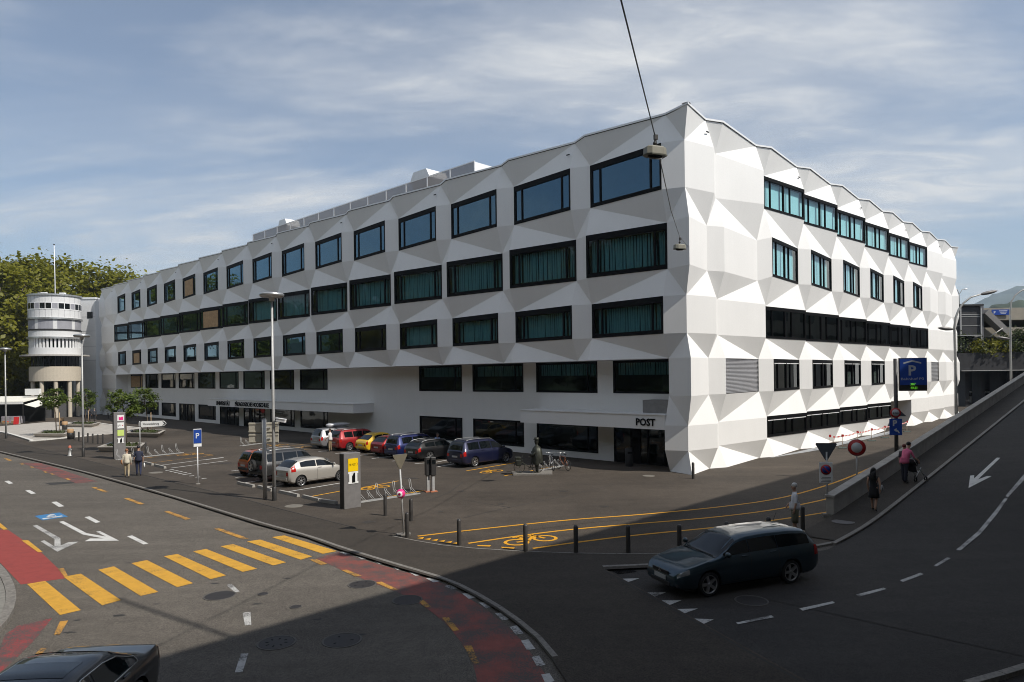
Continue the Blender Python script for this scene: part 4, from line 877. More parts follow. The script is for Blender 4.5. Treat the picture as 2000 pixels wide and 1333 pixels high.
for i in range(14):
    cr = MB(); c0 = (.62, .04, .03) if i % 4 == 0 else (.6, .55, .45) if i % 4 == 1 else (.05, .16, .05) if i % 4 == 2 else (.5, .30, .05)
    w_ = rndc.uniform(.4, .6); hh = rndc.uniform(.25, .4); cr.box((0, 0, hh / 2), (w_, .4, hh)); cr.box((0, 0, hh + .04), (w_ * .86, .34, .08), 1)
    o_ = cr.build('produce_crate', [M('crate wood', (.32, .22, .12), .8), M('produce %d' % (i % 4), c0, .7, var=.4, scale=9)]); o_.location = g(20, 826, 0) + Vector((-5.8 + i * .62, -3.0 + (i % 2) * .55, SQ - .005))
    tag(o_, '%s produce crate from the left in front of the market stall' % ordinal(i), 'crate', 'produce crates by the market stall')
ab = thing('sandwich_board', 'small red and white sandwich board by the market stall', 'sign', g(33, 829, SQ), .3)
for s_ in (-1, 1):
    p_ = MB(); p_.box((0, s_ * .2, .5), (.62, .03, 1.05), 0, rx=s_ * R(16)); o_ = p_.build('board', m_signw if s_ > 0 else m_signred, ab)
# ================================================================== PARKING GARAGE AND HILLS on the right
gar = thing('parking_garage', 'concrete parking garage with curved decks and dark stair tower beyond the ramp', 'building')
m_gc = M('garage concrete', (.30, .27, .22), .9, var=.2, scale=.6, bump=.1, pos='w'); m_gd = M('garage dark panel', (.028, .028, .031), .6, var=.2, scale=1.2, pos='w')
GY = 106.0; kx = GY / FPX
def gx(px): return (px - 1000) * kx
def gz(py): return H + (719 - py) * kx
def gbox(name, x0, x1, y0, y1, za, zb, mat_, parent=gar): m_ = MB(); m_.box(((x0 + x1) / 2, (y0 + y1) / 2, (za + zb) / 2), (x1 - x0, y1 - y0, zb - za)); return m_.build(name, mat_, parent)
def deck(name, za, zb, r0, x_c):                             # curved concrete parapet
    m_ = MB(); n = 20; pts = [(x_c + 60 * math.sin(a) , GY + 42 - 40 * math.cos(a)) for a in [R(-5 + 3.6 * k) for k in range(n + 1)]]
    for (x0, y0), (x1, y1) in zip(pts, pts[1:]): m_.poly([(x0, y0, za), (x1, y1, za), (x1, y1, zb), (x0, y0, zb)]); m_.poly([(x0, y0, zb), (x1, y1, zb), (x1, y1 + .5, zb), (x0, y0 + .5, zb)]); m_.poly([(x1, y1, za), (x0, y0, za), (x0, y0 + 30, za), (x1, y1 + 30, za)])
    return m_.build(name, m_gc, gar)
deck('deck_parapet', gz(622), gz(598), 0, gx(1990)); deck('deck_parapet', gz(656), gz(637), 0, gx(1990))
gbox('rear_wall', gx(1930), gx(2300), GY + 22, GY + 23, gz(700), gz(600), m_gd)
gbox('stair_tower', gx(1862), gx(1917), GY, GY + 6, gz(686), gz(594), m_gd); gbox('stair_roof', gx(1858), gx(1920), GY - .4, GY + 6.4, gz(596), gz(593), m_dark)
for py in (612, 616, 634, 655): gbox('stair_band', gx(1862), gx(1916), GY - .05, GY - .01, gz(py + 1), gz(py), m_steel)
for px in (1875, 1915): gbox('stair_post', gx(px), gx(px + 2.2), GY - .25, GY - .06, gz(686), gz(592), m_steel)
gbox('lift_shaft', gx(1917.5), gx(1927), GY + .5, GY + 5, gz(686), gz(594), M('shaft panel', (.12, .12, .13), .5, pos='w')); gbox('awning_plate', gx(1862), gx(1905), GY - 1.6, GY - .1, gz(655), gz(653.5), m_steel)
sf = MB(); a, b = Vector((gx(1929), GY, gz(607))), Vector((gx(1971), GY, gz(648)))
d = (b - a).normalized(); nn = Vector((d.z, 0, -d.x)); hh = .42
for s0, s1 in ((0, 1),): sf.add([a + nn * hh * s for s in (-1, 1)] + [b + nn * hh * s for s in (-1, 1)] + [p + Vector((0, 1.6, 0)) for p in (a - nn * hh, a + nn * hh, b - nn * hh, b + nn * hh)], [(0, 2, 3, 1), (4, 5, 7, 6), (0, 4, 6, 2), (1, 3, 7, 5), (0, 1, 5, 4), (2, 6, 7, 3)])
sf.build('stair_flight', M('stair side', (.22, .21, .20), .6, pos='w'), gar, fix=True)
sf = MB(); sf.tube([(gx(1932), GY - .2, gz(657)), (gx(1958), GY - .2, gz(640))], .07, 6); sf.build('brace', m_steel, gar)
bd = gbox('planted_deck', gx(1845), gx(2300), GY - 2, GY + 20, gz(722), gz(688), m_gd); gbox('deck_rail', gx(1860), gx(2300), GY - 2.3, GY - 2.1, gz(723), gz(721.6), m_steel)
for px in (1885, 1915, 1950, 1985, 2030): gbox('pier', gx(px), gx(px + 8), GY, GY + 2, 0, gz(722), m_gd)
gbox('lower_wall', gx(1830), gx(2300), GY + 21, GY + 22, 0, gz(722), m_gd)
gs = MB(); gs.box((0, 0, 0), (2.85, .08, .84)); o_ = gs.build('parking_sign', m_signblue, gar, (gx(1972), GY + 1.75, gz(607)))
lettering('sign_letter', 'P', .62, m_signw, o_, (-1.0, -.05, -.24), 0); 
for i_ in range(3):
    b_ = MB(); b_.box((.35, -.046, .20 - .20 * i_), (1.3 - .25 * i_, .01, .09 - .02 * i_)); b_.build('print_line', m_signw, o_)
for k, (px, lab) in enumerate([(1893, 'white parked van glimpsed left under the planted deck'), (1948, 'white parked van in the middle gap under the planted deck'), (1986, 'white parked van glimpsed right under the planted deck')]):
    v_ = thing('parked_van', lab, 'van', (gx(px), GY + 8, .0), 0, 'vans under the planted deck'); b_ = MB(); pr = [(-2.3, .35), (2.3, .35), (2.35, 1.2), (1.8, 1.35), (1.3, 2.1), (-2.3, 2.15)]
    b_.add([(x, y, z) for y in (-.9, .9) for x, z in pr], [list(range(6))[::-1], list(range(6, 12))] + [[i, (i + 1) % 6, 6 + (i + 1) % 6, 6 + i] for i in range(6)]); b_.build('body', m_cap, v_, fix=True)
    b_ = MB(); b_.box((-.2, -.91, 1.65), (2.6, .03, .5)); b_.build('window', m_cglass, v_)
    for x in (-1.4, 1.4):
        b_ = MB(); b_.lathe([(0, -.1), (.34, -.1), (.34, .1), (0, .1)], 14, 0, (x, -.85, .34), 'Y'); b_.build('wheel', m_tyre, v_)
hg = 0
for px, py, w_, h_, lab in [(1880, 672, 6.0, 2.4, 'bushy shrub on the planted deck beside the white facade'), (1925, 684, 6.5, 1.6, 'low yellowish shrub in the middle of the planted deck'), (1975, 672, 5.5, 3.2, 'dark tall shrub on the planted deck by the lamp post'), (2010, 668, 6, 3.4, 'dark shrub at the right end of the planted deck')]:
    l_ = MB(); leaf_cloud(l_, (0, 0, h_ * .45), (w_ * .55, 1.6, h_ * .6), 26, 50, .17, random.Random(px), clump=.4); sh = thing('deck_shrub', lab, 'shrub', (gx(px), GY - .9, gz(688)), 0, 'shrubs on the planted deck'); l_.build('foliage', m_leafd if px != 1925 else m_leaf, sh)
    s_ = MB()
    for a in range(4): s_.tube([(0, 0, -.05), (math.cos(a * 1.6) * w_ * .25, math.sin(a * 1.6) * .6, h_ * .5)], [.06, .02], 5)
    s_.build('stem', m_bark, sh)
def ridge(name, pts, depth, mat_, rough, seed):
    m_ = MB(); n = 90; rows = 14; xs = []
    for i in range(n + 1):
        t_ = i / n * (len(pts) - 1); k = min(int(t_), len(pts) - 2); f = t_ - k; f2 = f * f * (3 - 2 * f)
        p = Vector(pts[k][:2]).lerp(Vector(pts[k + 1][:2]), f); h_ = pts[k][2] * (1 - f2) + pts[k + 1][2] * f2; xs.append((p, h_))
    dirv = (xs[-1][0] - xs[0][0]).normalized(); nn = Vector((-dirv.y, dirv.x))
    for i, (p, h_) in enumerate(xs):
        for j in range(rows + 1):
            s_ = j / rows * 2 - 1; z = h_ * (1 - s_ * s_) ** 1.1; z += rough * z / max(h_, 1) * (mnoise.fractal((i * .31 + seed, j * .45, seed), 1, 2, 4)); m_.v.append((p.x + nn.x * s_ * depth, p.y + nn.y * s_ * depth, max(z, -1)))
    for i in range(n):
        for j in range(rows): a = i * (rows + 1) + j; m_.f.append([a, a + rows + 1, a + rows + 2, a + 1]); m_.m.append(0); m_.sm.append(True)
    return struct(m_.build(name, mat_))
m_hill = M('forest hill', (.035, .05, .022), .95, var=.5, scale=.012, bump=.8, bscale=.05, pos='w')
ridge('hill', [(1400, 2900, 150), (1900, 2900, 268), (2150, 2900, 345), (2500, 2900, 290), (3300, 2800, 180)], 500, m_hill, 18, 1.0)
ridge('hill', [(395, 662, 8), (432, 655, 52), (470, 650, 68), (560, 640, 76), (760, 620, 30)], 90, m_hill, 5, 4.0)
ridge('hill', [(-700, 420, 40), (-620, 200, 78), (-560, 20, 60), (-520, -160, 84), (-420, -380, 50)], 150, m_hill, 7, 7.0)
ridge('hill', [(-900, 900, 50), (-800, 650, 84), (-740, 420, 50)], 160, m_hill, 8, 9.0)

# ================================================================== STREET FURNITURE
def bollard_row(name, spots, h, r, mat_, group, cat='bollard'):
    me = None
    for px, py, lab, Zf in spots:
        c_ = Zf(px, py)
        if me is None:
            b_ = MB(); b_.lathe([(r * 1.02, -.02), (r, .02), (r, h - .02), (r * .9, h), (r * .55, h + .01)], 16, 0); cap_ = MB(); cap_.lathe([(r * .86, h + .004), (r * .7, h + .03), (0, h + .035)], 16, 0); me = (b_.mesh('shaft', mat_), cap_.mesh('top_cap', m_dark))
        t_ = thing(name, lab, cat, c_, 0, group); link('shaft', me[0], t_); link('top_cap', me[1], t_)
m_boll = M('bollard paint', (.052, .048, .045), .5, .2, var=.15)
bollard_row('bollard', [(795.6, 1050, 'dark bollard right beside the pole of the triangular sign', q), (897, 1065, 'dark bollard at the shark teeth end of the upper yellow line', q), (1026.5, 1077, 'dark bollard standing on the yellow cycle symbol', q), (1125, 1080, 'dark bollard at the tip of the big shadow, third along the flush kerb', q), (1227, 1079.6, 'dark bollard in shade, fourth along the flush kerb from the triangular sign', q), (1327, 1079, 'dark bollard just left of the blue grey estate car bonnet', q), (1420, 1073, 'dark bollard behind the windscreen of the blue grey estate car', q), (1501.5, 1062, 'dark bollard behind the rear roof of the blue grey estate car', q), (1568, 1037, 'dark bollard right behind the white haired man', q)], .86, .075, m_boll, 'bollards along the flush kerb')
bollard_row('bollard', [(752.7, 1007.6, 'dark bollard alone between the yellow pylon and the triangular sign', q), (803, 1018, 'dark bollard set back behind the triangular sign', q), (1354, 935.5, 'dark bollard at the corner of the white building', q)], .86, .075, m_boll, 'single dark bollards on the square')
bollard_row('bollard', [(*ZE(x, y), '%s dark bollard from the left in the plaza row' % ordinal(i), q) for i, (x, y) in enumerate([(40, 668), (105, 680), (170, 690), (235, 702), (305, 713), (378, 727), (452, 718)])] + [(*ZE(1072, 865), 'dark bollard at the corner of the planter behind the info pylon', q), (*ZE(527, 355), 'dark bollard in the shade by the far end of the building', q)], .86, .075, m_boll, 'bollards beside the plaza')
def bin_(px, py, lab):
    t_ = thing('litter_bin', lab, 'bin', q(px, py), 0, 'round litter bins on the plaza'); b_ = MB(); b_.lathe([(0, 0), (.27, 0), (.28, .62), (.26, .64)], 18, 0); b_.build('drum', m_dark, t_); b_ = MB(); b_.lathe([(.29, .64), (.30, .68), (.30, .98), (.24, 1.02), (.2, .9)], 18, 0); b_.build('collar', m_orange, t_)
bin_(*ZH(763, 1030), 'round litter bin with tan collar, furthest back on the plaza'); bin_(*ZH(803, 1083), 'round litter bin with tan collar in the middle of three'); bin_(*ZH(872, 1195), 'round litter bin with tan collar nearest the road')
hy = thing('fire_hydrant', 'grey fire hydrant with pale red top at the pavement edge', 'hydrant', q(136.5, 891)); b_ = MB(); b_.lathe([(.16, 0), (.16, .06), (.11, .08), (.11, .55), (.13, .57), (.13, .62)], 14, 0); b_.build('barrel', m_steel, hy); b_ = MB(); b_.lathe([(.13, .62), (.12, .72), (.06, .80), (0, .81)], 14, 0); b_.build('cap', M('hydrant red', (.45, .13, .08), .6), hy)
for s_ in (-1, 1): b_ = MB(); b_.lathe([(0, .10), (.06, .10), (.06, .17), (0, .17)], 10, 0, (0, 0, .45), 'X' if s_ > 0 else 'Y'); b_.build('outlet', m_steel, hy)
# disc street lamps
def disc_lamp(base, top_px, lab, cctv=False):
    t_ = thing('street_lamp', lab, 'lamp', base, 0, 'tall street lamps with flat disc heads'); P = at_depth(top_px[0], top_px[1], base.y); h = P.z - base.z
    b_ = MB(); b_.tube([(0, 0, 0), (0, 0, h * .45), (0, 0, h - .1)], [.085, .07, .05], 12); b_.build('pole', m_steel, t_); b_ = MB(); b_.lathe([(.105, 0), (.105, .62), (.09, .64)], 12, 0); b_.build('base_sleeve', m_dark, t_)
    b_ = MB(); b_.lathe([(0, -.18), (.12, -.18), (.14, -.02), (.50, 0), (.56, .07), (.56, .15), (.50, .19), (.15, .24), (0, .25)], 28, 0, (0, 0, h)); b_.build('lamp_head', m_alu, t_)
    if cctv:
        c_ = MB(); zc = H + ray(543, 822).z * base.y - base.z; c_.tube([(.06, 0, zc - .28), (.22, -.1, zc - .25), (.35, -.15, zc - .05)], .025, 6); c_.box((.42, -.18, zc + .02), (.46, .15, .14), 0, rz=R(-12), ry=R(8)); c_.box((.42, -.18, zc + .10), (.52, .18, .025), 0, rz=R(-12), ry=R(8)); c_.build('security_camera', m_cap, t_)
disc_lamp(q(12, 857), (8, 684), 'disc headed street lamp at the left picture edge'); disc_lamp(q(162.7, 892.5), (155, 659), 'disc headed street lamp between the plaza bollards'); disc_lamp(q(536, 978), (527, 581), 'disc headed street lamp with white security camera beside the sign boards', True)
# double sign boards seen from behind
bp = q(518, 975.5); sb_ = thing('direction_sign', 'thick steel post with four beige sign boards seen from behind', 'sign', bp); hh = at_depth(512.5, 820, bp.y).z - bp.z
b_ = MB(); b_.tube([(0, 0, 0), (-.01, 0, hh)], .10, 14); b_.lathe([(.10, hh), (.105, hh + .03), (0, hh + .05)], 14, 0, (-.01, 0, 0)); b_.build('post', m_steel, sb_)
m_bg = M('beige sign back', (.44, .41, .34), .5, var=.08)
for row, (ya, yb) in enumerate([(826, 846), (848, 866)]):
    za, zb2 = at_depth(518, yb, bp.y).z - bp.z, at_depth(518, ya, bp.y).z - bp.z
    for xa, xb in ((483.5, 509), (518.5, 542)):
        x0, x1 = at_depth(xa, 846, bp.y).x - bp.x, at_depth(xb, 846, bp.y).x - bp.x
        b_ = MB(); b_.box(((x0 + x1) / 2, .16, (za + zb2) / 2), (x1 - x0, .04, zb2 - za)); o_ = b_.build('sign_board', m_bg, sb_, bevel=.01)
        for zz in (za + .06, zb2 - .06): b_ = MB(); b_.box(((x0 + x1) / 2, .13, zz), (x1 - x0, .03, .05)); b_.build('stiffener', m_bg, o_)
    b_ = MB(); b_.box((0, .10, (za + zb2) / 2), (.5, .05, .05)); b_.build('clamp', m_steel, sb_)
# P sign
pp = q(386.5, 946); ps = thing('parking_sign', 'slim blue parking sign on a thin white pole by the parking bays', 'sign', pp, R(38)); h = at_depth(384, 838, pp.y).z - pp.z
b_ = MB(); b_.tube([(0, 0, 0), (0, 0, h - .8)], .035, 10); b_.build('pole', m_cap, ps); b_ = MB(); b_.box((0, 0, h - .5), (.44, .09, 1.0)); o_ = b_.build('sign_box', m_steel, ps, bevel=.02); b_ = MB(); b_.box((0, -.048, h - .42), (.40, .01, .74)); b_.build('blue_face', m_signblue, o_); lettering('letter', 'P', .42, m_signw, o_, (0, -.056, h - .52), 0); b_ = MB(); b_.box((0, -.048, h - .9), (.40, .01, .15)); b_.build('zone_plate', m_signw, o_)
b_ = MB(); b_.lathe([(.13, 0), (.12, .05), (.04, .06)], 12, 0); b_.build('foot', m_granite, ps)
# arrow sign "Warenanlieferung"
wp = q(273.7, 893); ws = thing('arrow_sign', 'white pointed direction sign reading Warenanlieferung on a thin pole', 'sign', wp, R(14)); h = at_depth(273.7, 822.7, wp.y).z - wp.z
b_ = MB(); b_.tube([(0, 0, 0), (0, 0, h)], .04, 10); b_.build('pole', m_steel, ws)
Lw = 1.85; b_ = MB(); b_.add([(x, y, z) for y in (-.05, -.02) for x, z in ((.10, h - .42), (.16, h - .48), (Lw - .18, h - .42), (Lw, h - .22), (Lw - .18, h - .02), (.16, h - .02), (.10, h - .08))], [list(range(7)), list(range(13, 6, -1))] + [[i, 7 + i, 7 + (i + 1) % 7, (i + 1) % 7] for i in range(7)]); o_ = b_.build('arrow_board', m_signw, ws, fix=True)
b_ = MB()
for a, b in (((Lw - .30, h - .08), (Lw - .14, h - .22)), ((Lw - .14, h - .22), (Lw - .30, h - .38))):
    dx, dz = b[0] - a[0], b[1] - a[1]; b_.add([(a[0], -.058, a[1]), (a[0] + .10, -.058, a[1]), (b[0] + .10, -.058, b[1]), (b[0], -.058, b[1])], [(0, 1, 2, 3)])
b_.build('chevron', m_black, o_); lettering('sign_text', 'Warenanlieferung', .21, m_black, o_, (.78, -.056, h - .30), 0, depth=.004, width=1.1)
b_ = MB(); b_.box((0, 0, h - .25), (.12, .12, .3)); b_.build('clamp', m_steel, ws)
# info pylons
def pylon(a_px, b_px, top_px, thick, name, lab):
    a, b = q(*a_px), q(*b_px); d = b - a; w_ = d.length; rz = math.atan2(d.y, d.x); c_ = (a + b) / 2; h = at_depth(top_px[0], top_px[1], a.y).z - SQ
    t_ = thing(name, lab, 'info pylon', c_, rz); b_ = MB(); b_.box((0, thick / 2, h / 2), (w_, thick, h)); b_.build('slab', m_sgrey, t_, bevel=.012); b_ = MB(); b_.box((-w_ / 2 - .006, thick / 2, h / 2), (.012, thick - .06, h - .06)); b_.build('side_panel', m_dark, t_)
    return t_, w_, h
def panel(par, x, z, w_, h_, mat_, name='panel', y=-.012): b_ = MB(); b_.box((x, y, z), (w_, .022, h_)); return b_.build(name, mat_, par)
py1, w1, h1 = pylon(ZE(615, 945), ZE(785, 930), ZE(600, 268), .28, 'info_pylon', 'tall grey info pylon with four stacked logo squares by the plaza')
def figure_one(par, x, z, w_, h_):
    panel(par, x, z, w_, h_, m_signw, 'number_field'); panel(par, x + w_ * .02, z, w_ * .30, h_ * .80, m_black, 'number_stroke', -.028); b_ = MB(); b_.add([(x - w_ * .13, -.0395, z + h_ * .40), (x - w_ * .13, -.0395, z + h_ * .12), (x + w_ * .02, -.0395, z + h_ * .40)], [(0, 1, 2)]); b_.build('number_flag', m_signw, par)
    for s_ in (-1, 1): panel(par, x + s_ * w_ * .46, z, w_ * .10, h_ * .66, m_sgrey, 'number_notch', -.018)
ps_ = w1 * .56
for i, (y, mt) in enumerate([(352, m_signw), (460, m_signw), (568, m_lime)]):
    z = h1 * (1 - (y - 268) / (945 - 268)); panel(py1, .06, z, ps_, ps_ * .98, mt, 'logo_field')
    if i == 0:
        o_ = panel(py1, .08, z - ps_ * .06, ps_ * .66, ps_ * .55, m_pink, 'logo_mark', -.026); b_ = MB(); x0 = .08 - ps_ * .33; z0 = z + ps_ * .215
        b_.add([(x0 + .0, -.0385, z0), (x0 + ps_ * .25, -.0385, z0 - ps_ * .10), (x0 + ps_ * .45, -.0385, z0)], [(0, 1, 2)]); b_.build('logo_notch', m_signw, py1)
    if i == 1:
        lettering('logo_text', 'ph', .24, m_black, py1, (-.02, -.024, z - .06), 0, depth=.003); panel(py1, .06 + ps_ * .30, z, .06, .06, m_signred, 'logo_dot', -.026)
figure_one(py1, .06, h1 * (1 - (678 - 268) / 677), ps_, ps_ * .9)
py2, w2, h2 = pylon((672.8, 995.8), (705.3, 990.2), (670, 887), .36, 'post_pylon', 'grey info pylon with yellow post square by the near bicycle rack')
z = h2 * .785; panel(py2, .03, z, w2 * .60, w2 * .66, m_yel, 'yellow_field'); lettering('logo_text', 'DIE POST', .15, m_black, py2, (-.02, -.024, z - .04), 0, depth=.003, width=w2 * .40)
b_ = MB(); b_.add([(.03 + w2 * .20, -.026, z + .09), (.03 + w2 * .27, -.026, z + .02), (.03 + w2 * .20, -.026, z - .05), (.03 + w2 * .22, -.026, z - .05), (.03 + w2 * .29, -.026, z + .02), (.03 + w2 * .22, -.026, z + .09)], [(0, 1, 4, 5), (1, 2, 3, 4)]); b_.build('logo_chevron', m_signred, py2)
figure_one(py2, .03, h2 * .555, w2 * .60, w2 * .62)
# triangular sign seen from behind
tp = q(788.4, 1044.8); ts = thing('give_way_sign', 'triangular road sign seen from behind on a pole with pink sticker ball', 'sign', tp); h = at_depth(782, 888, tp.y).z - tp.z
b_ = MB(); b_.tube([(0, 0, 0), (-.10, 0, h - .55)], .033, 10); b_.build('pole', m_steel, ts); b_ = MB(); b_.box((0, 0, .02), (.5, .34, .05), 0, rz=.2); b_.build('foot', m_granite, ts)
def tri_sign(par, cx_, cy_, ztop, size, mf, mb_, th=.03, rz=0.0):
    P = [(-size * .46, 0), (-size * .5, -.06 * size), (-.05 * size, -size * .86), (.05 * size, -size * .86), (size * .5, -.06 * size), (size * .46, 0)]
    b_ = MB(); n = 6; b_.add([(x, -th / 2, z) for x, z in P] + [(x, th / 2, z) for x, z in P], [list(range(n))[::-1], list(range(n, 2 * n))], 0); b_.add([(x, y, z) for y in (-th / 2, th / 2) for x, z in P], [[i, (i + 1) % n, n + (i + 1) % n, n + i] for i in range(n)], 1)
    return b_.build('sign_plate', [mf, mb_], par, (cx_, cy_, ztop), rz, fix=True)
tri_sign(ts, -.10, .03, h, .62, M('bronze sign back', (.17, .15, .11), .5, .2), m_steel, rz=.75)
zb3 = at_depth(783, 964, tp.y).z - tp.z
b_ = MB(); b_.ball((-.08, -.05, zb3), (.17, .17, .17), 14, 9); o_ = b_.build('sticker_ball', m_pink, ts); b_ = MB(); b_.lathe([(.05, -.185), (.10, -.175), (.11, -.165)], 14, 0, (-.10, -.05, zb3), 'Y'); b_.build('white_ring', m_signw, o_)
# parking meters
for px, lab in ((836, 'left of the two dark parking ticket machines'), (846, 'right of the two dark parking ticket machines')):
    b0 = q(px, 961); t_ = thing('ticket_machine', lab, 'ticket machine', b0, R(30), 'pair of parking ticket machines'); b_ = MB(); b_.box((0, 0, .52), (.13, .13, 1.05)); b_.build('post', m_steel, t_); b_ = MB(); b_.box((0, 0, 1.28), (.27, .24, .92)); o_ = b_.build('housing', m_dark, t_, bevel=.03); b_ = MB(); b_.box((0, -.125, 1.5), (.18, .01, .2)); b_.build('display', m_cglass, o_)
    b_ = MB(); b_.box((0, 0, .03), (.34, .34, .05)); b_.build('foot', M('foot orange', (.45, .16, .08), .7), t_)
# bicycle racks
def rack(a, b, n, lab, solid=False):
    d = b - a; L_ = d.length; t_ = thing('bicycle_rack', lab, 'bicycle rack', a, math.atan2(d.y, d.x)); b_ = MB(); b_.box((L_ / 2, 0, .03), (L_, .06, .05)); b_.build('rail', m_steel, t_)
    b_ = MB(); b_.box((L_ / 2, .26, .02), (L_, .05, .035)); b_.build('rail', m_steel, t_)
    for k in range(n):
        x = L_ * (k + .5) / n; hi = .74 if k % 2 == 0 else .46; b_ = MB()
        for s_ in (-.05, .05): b_.tube([(x + s_, .0, .05), (x + s_ - .10, .14, .24), (x + s_ - .16, .24, .36), (x + s_ - .19, .26, hi)], .011, 6)
        b_.tube([(x - .05 - .19, .26, hi), (x - .19, .26, hi + .03), (x + .05 - .19, .26, hi)], .011, 6); b_.tube([(x - .18, .26, .03), (x - .17, .24, .36)], .010, 6); b_.build('wheel_hoop', m_steel, t_)
ZI = zoom(640, 870, 7.01)
rack(q(*ZI(455, 790)), q(*ZI(1265, 668)), 7, 'empty steel bicycle rack beside the yellow post pylon'); rack(q(*ZE(660, 955)), q(*ZE(1620, 852)), 9, 'empty steel bicycle rack behind the walking couple'); rack(q(*ZF(405, 733)), q(*ZF(720, 692)), 6, 'distant steel bicycle rack behind the sign boards')
rack(q(*ZD(1450, 800)), q(*ZD(1790, 730)), 5, 'steel bicycle rack with two parked bicycles by the statue')
# low kerb bars at the head of the parking bays
k0 = 0
for Z, segs in ((ZB, [((40, 738), (275, 788)), ((340, 792), (550, 848)), ((665, 868), (945, 932)), ((1020, 942), (1260, 1000)), ((1270, 1003), (1520, 1040))]), (ZE, [((860, 968), (960, 985)), ((1050, 1003), (1172, 1033)), ((1205, 1042), (1352, 1078))])):
    for a, b in segs:
        A2, B2 = q(*Z(*a)), q(*Z(*b)); d = B2 - A2; b_ = MB(); L_ = d.length; b_.add([(0, -.09, 0), (L_, -.09, 0), (L_, .09, 0), (0, .09, 0), (0, -.06, .15), (L_, -.06, .15), (L_, .06, .15), (0, .06, .15)], [(3, 2, 1, 0), (4, 5, 6, 7), (0, 1, 5, 4), (1, 2, 6, 5), (2, 3, 7, 6), (3, 0, 4, 7)])
        o_ = b_.build('wheel_stop', m_concrete, None, A2 - Vector((0, 0, .004)), math.atan2(d.y, d.x), bevel=.01)
        tag(o_, ('%s low concrete wheel stop from the left before the near parked cars' % ordinal(k0)) if Z is ZB else ('%s low concrete wheel stop from the left behind the walking couple' % ordinal(k0 - 5)), 'wheel stop', 'low concrete wheel stops'); k0 += 1
# ---- right hand signs
def pole_sign(name, lab, base, rz, h): t_ = thing(name, lab, 'sign', base, rz); b_ = MB(); b_.tube([(0, 0, 0), (0, 0, h)], .035, 10); b_.build('pole', m_steel, t_); return t_
tb = q(1616, 1010); h = at_depth(1613, 866, tb.y).z - tb.z; t_ = pole_sign('give_way_sign', 'triangular sign seen from behind above a no parking plate at the wall end', tb, R(-10), h - .35)
tri_sign(t_, 0, .05, h, .80, M('dark sign back', (.10, .11, .13), .5, .3), m_signred); za, zb2 = at_depth(1613, 943, tb.y).z - tb.z, at_depth(1613, 903, tb.y).z - tb.z
b_ = MB(); b_.box((-.05, -.05, (za + zb2) / 2), (.50, .03, zb2 - za)); o_ = b_.build('sign_plate', m_signw, t_, bevel=.01); zc = zb2 - .29
b_ = MB(); b_.lathe([(0, .0), (.20, .0), (.20, .012), (0, .012)], 24, 0, (-.05, -.08, zc), 'Y'); b_.build('red_disc', m_signred, o_); b_ = MB(); b_.lathe([(0, .0), (.145, .0), (.145, .012), (0, .012)], 24, 0, (-.05, -.088, zc), 'Y'); b_.build('blue_disc', m_signblue, o_); b_ = MB(); b_.box((-.05, -.094, zc), (.30, .006, .045), 0, ry=R(45)); b_.build('red_bar', m_signred, o_)

for i_ in range(4):
    b_ = MB(); b_.box((-.05 + .02 * (i_ % 2), -.066, za + .05 + .055 * i_), (.36 - .04 * (i_ % 2), .004, .022)); b_.build('print_line', m_sgrey, o_)
b_ = MB(); b_.box((0, 0, .06), (.36, .3, .14)); b_.build('foot', m_granite, t_)
Yd = 31.2; X = px_x(1671, Yd); rb = Vector((X, Yd, SQ)); zt_ = at_depth(1671, 859, Yd).z; t_ = pole_sign('no_entry_sign', 'round white traffic sign with red rim behind the ramp parapet', rb, R(-18), zt_ - SQ - .02); zc = at_depth(1668.5, 874.5, Yd).z - SQ
b_ = MB(); b_.lathe([(0, .0), (.37, .0), (.37, .02), (0, .02)], 36, 0, (0, -.065, zc), 'Y'); o_ = b_.build('rim', m_signred, t_); b_ = MB(); b_.lathe([(0, .0), (.23, .0), (.23, .012), (0, .012)], 32, 0, (0, -.075, zc), 'Y'); b_.build('white_field', M('sign soft white', (.52, .53, .54), .5), o_); b_ = MB(); b_.lathe([(.37, .0), (.385, .0), (.385, .03), (.37, .03)], 36, 0, (0, -.065, zc), 'Y'); b_.build('edge', m_steel, o_)
# big car park sign
Yp = 35.6; KS = 1.141; X = px_x(1749, Yp); base = Vector((X, Yp, SQ)); t_ = thing('car_park_sign', 'large blue Bahnhof P3 car park sign with green display on a dark post', 'sign', base, R(-14)); t_.scale = (KS, KS, KS); ztop = (at_depth(1753, 700, Yp).z - SQ) / KS
b_ = MB(); b_.tube([(0, 0, 0), (0, 0, ztop - .02)], .085, 14); b_.build('post', m_dark, t_)
W_, Hs = 1.12, (at_depth(1775, 700, Yp).z - at_depth(1775, 764, Yp).z) / KS; b_ = MB(); b_.box((.13 + W_ / 2, -.02, ztop - Hs / 2), (W_, .16, Hs)); cab = b_.build('cabinet', m_plast, t_, bevel=.01)
b_ = MB(); b_.box((.13 + W_ / 2, -.105, ztop - Hs * .42), (W_ - .04, .01, Hs * .80)); b_.build('blue_face', m_signblue, cab); cxs = .13 + W_ * .47; m_sw2 = M('sign pale grey', (.45, .46, .48), .5)
lettering('letter', 'P', .62, m_sw2, cab, (cxs, -.112, ztop - Hs * .52), 0, depth=.004, bold=.018); b_ = MB()
for s_ in (-1, 1): b_.add([(cxs, -.113, ztop - .10), (cxs, -.113, ztop - .17), (cxs + s_ * .36, -.113, ztop - .27), (cxs + s_ * .36, -.113, ztop - .20)], [(0, 1, 2, 3) if s_ < 0 else (3, 2, 1, 0)])
b_.build('roof_symbol', m_sw2, cab); lettering('sign_text', 'Bahnhof P3', .155, m_sw2, cab, (cxs, -.112, ztop - Hs * .67), 0, depth=.004, width=.92)
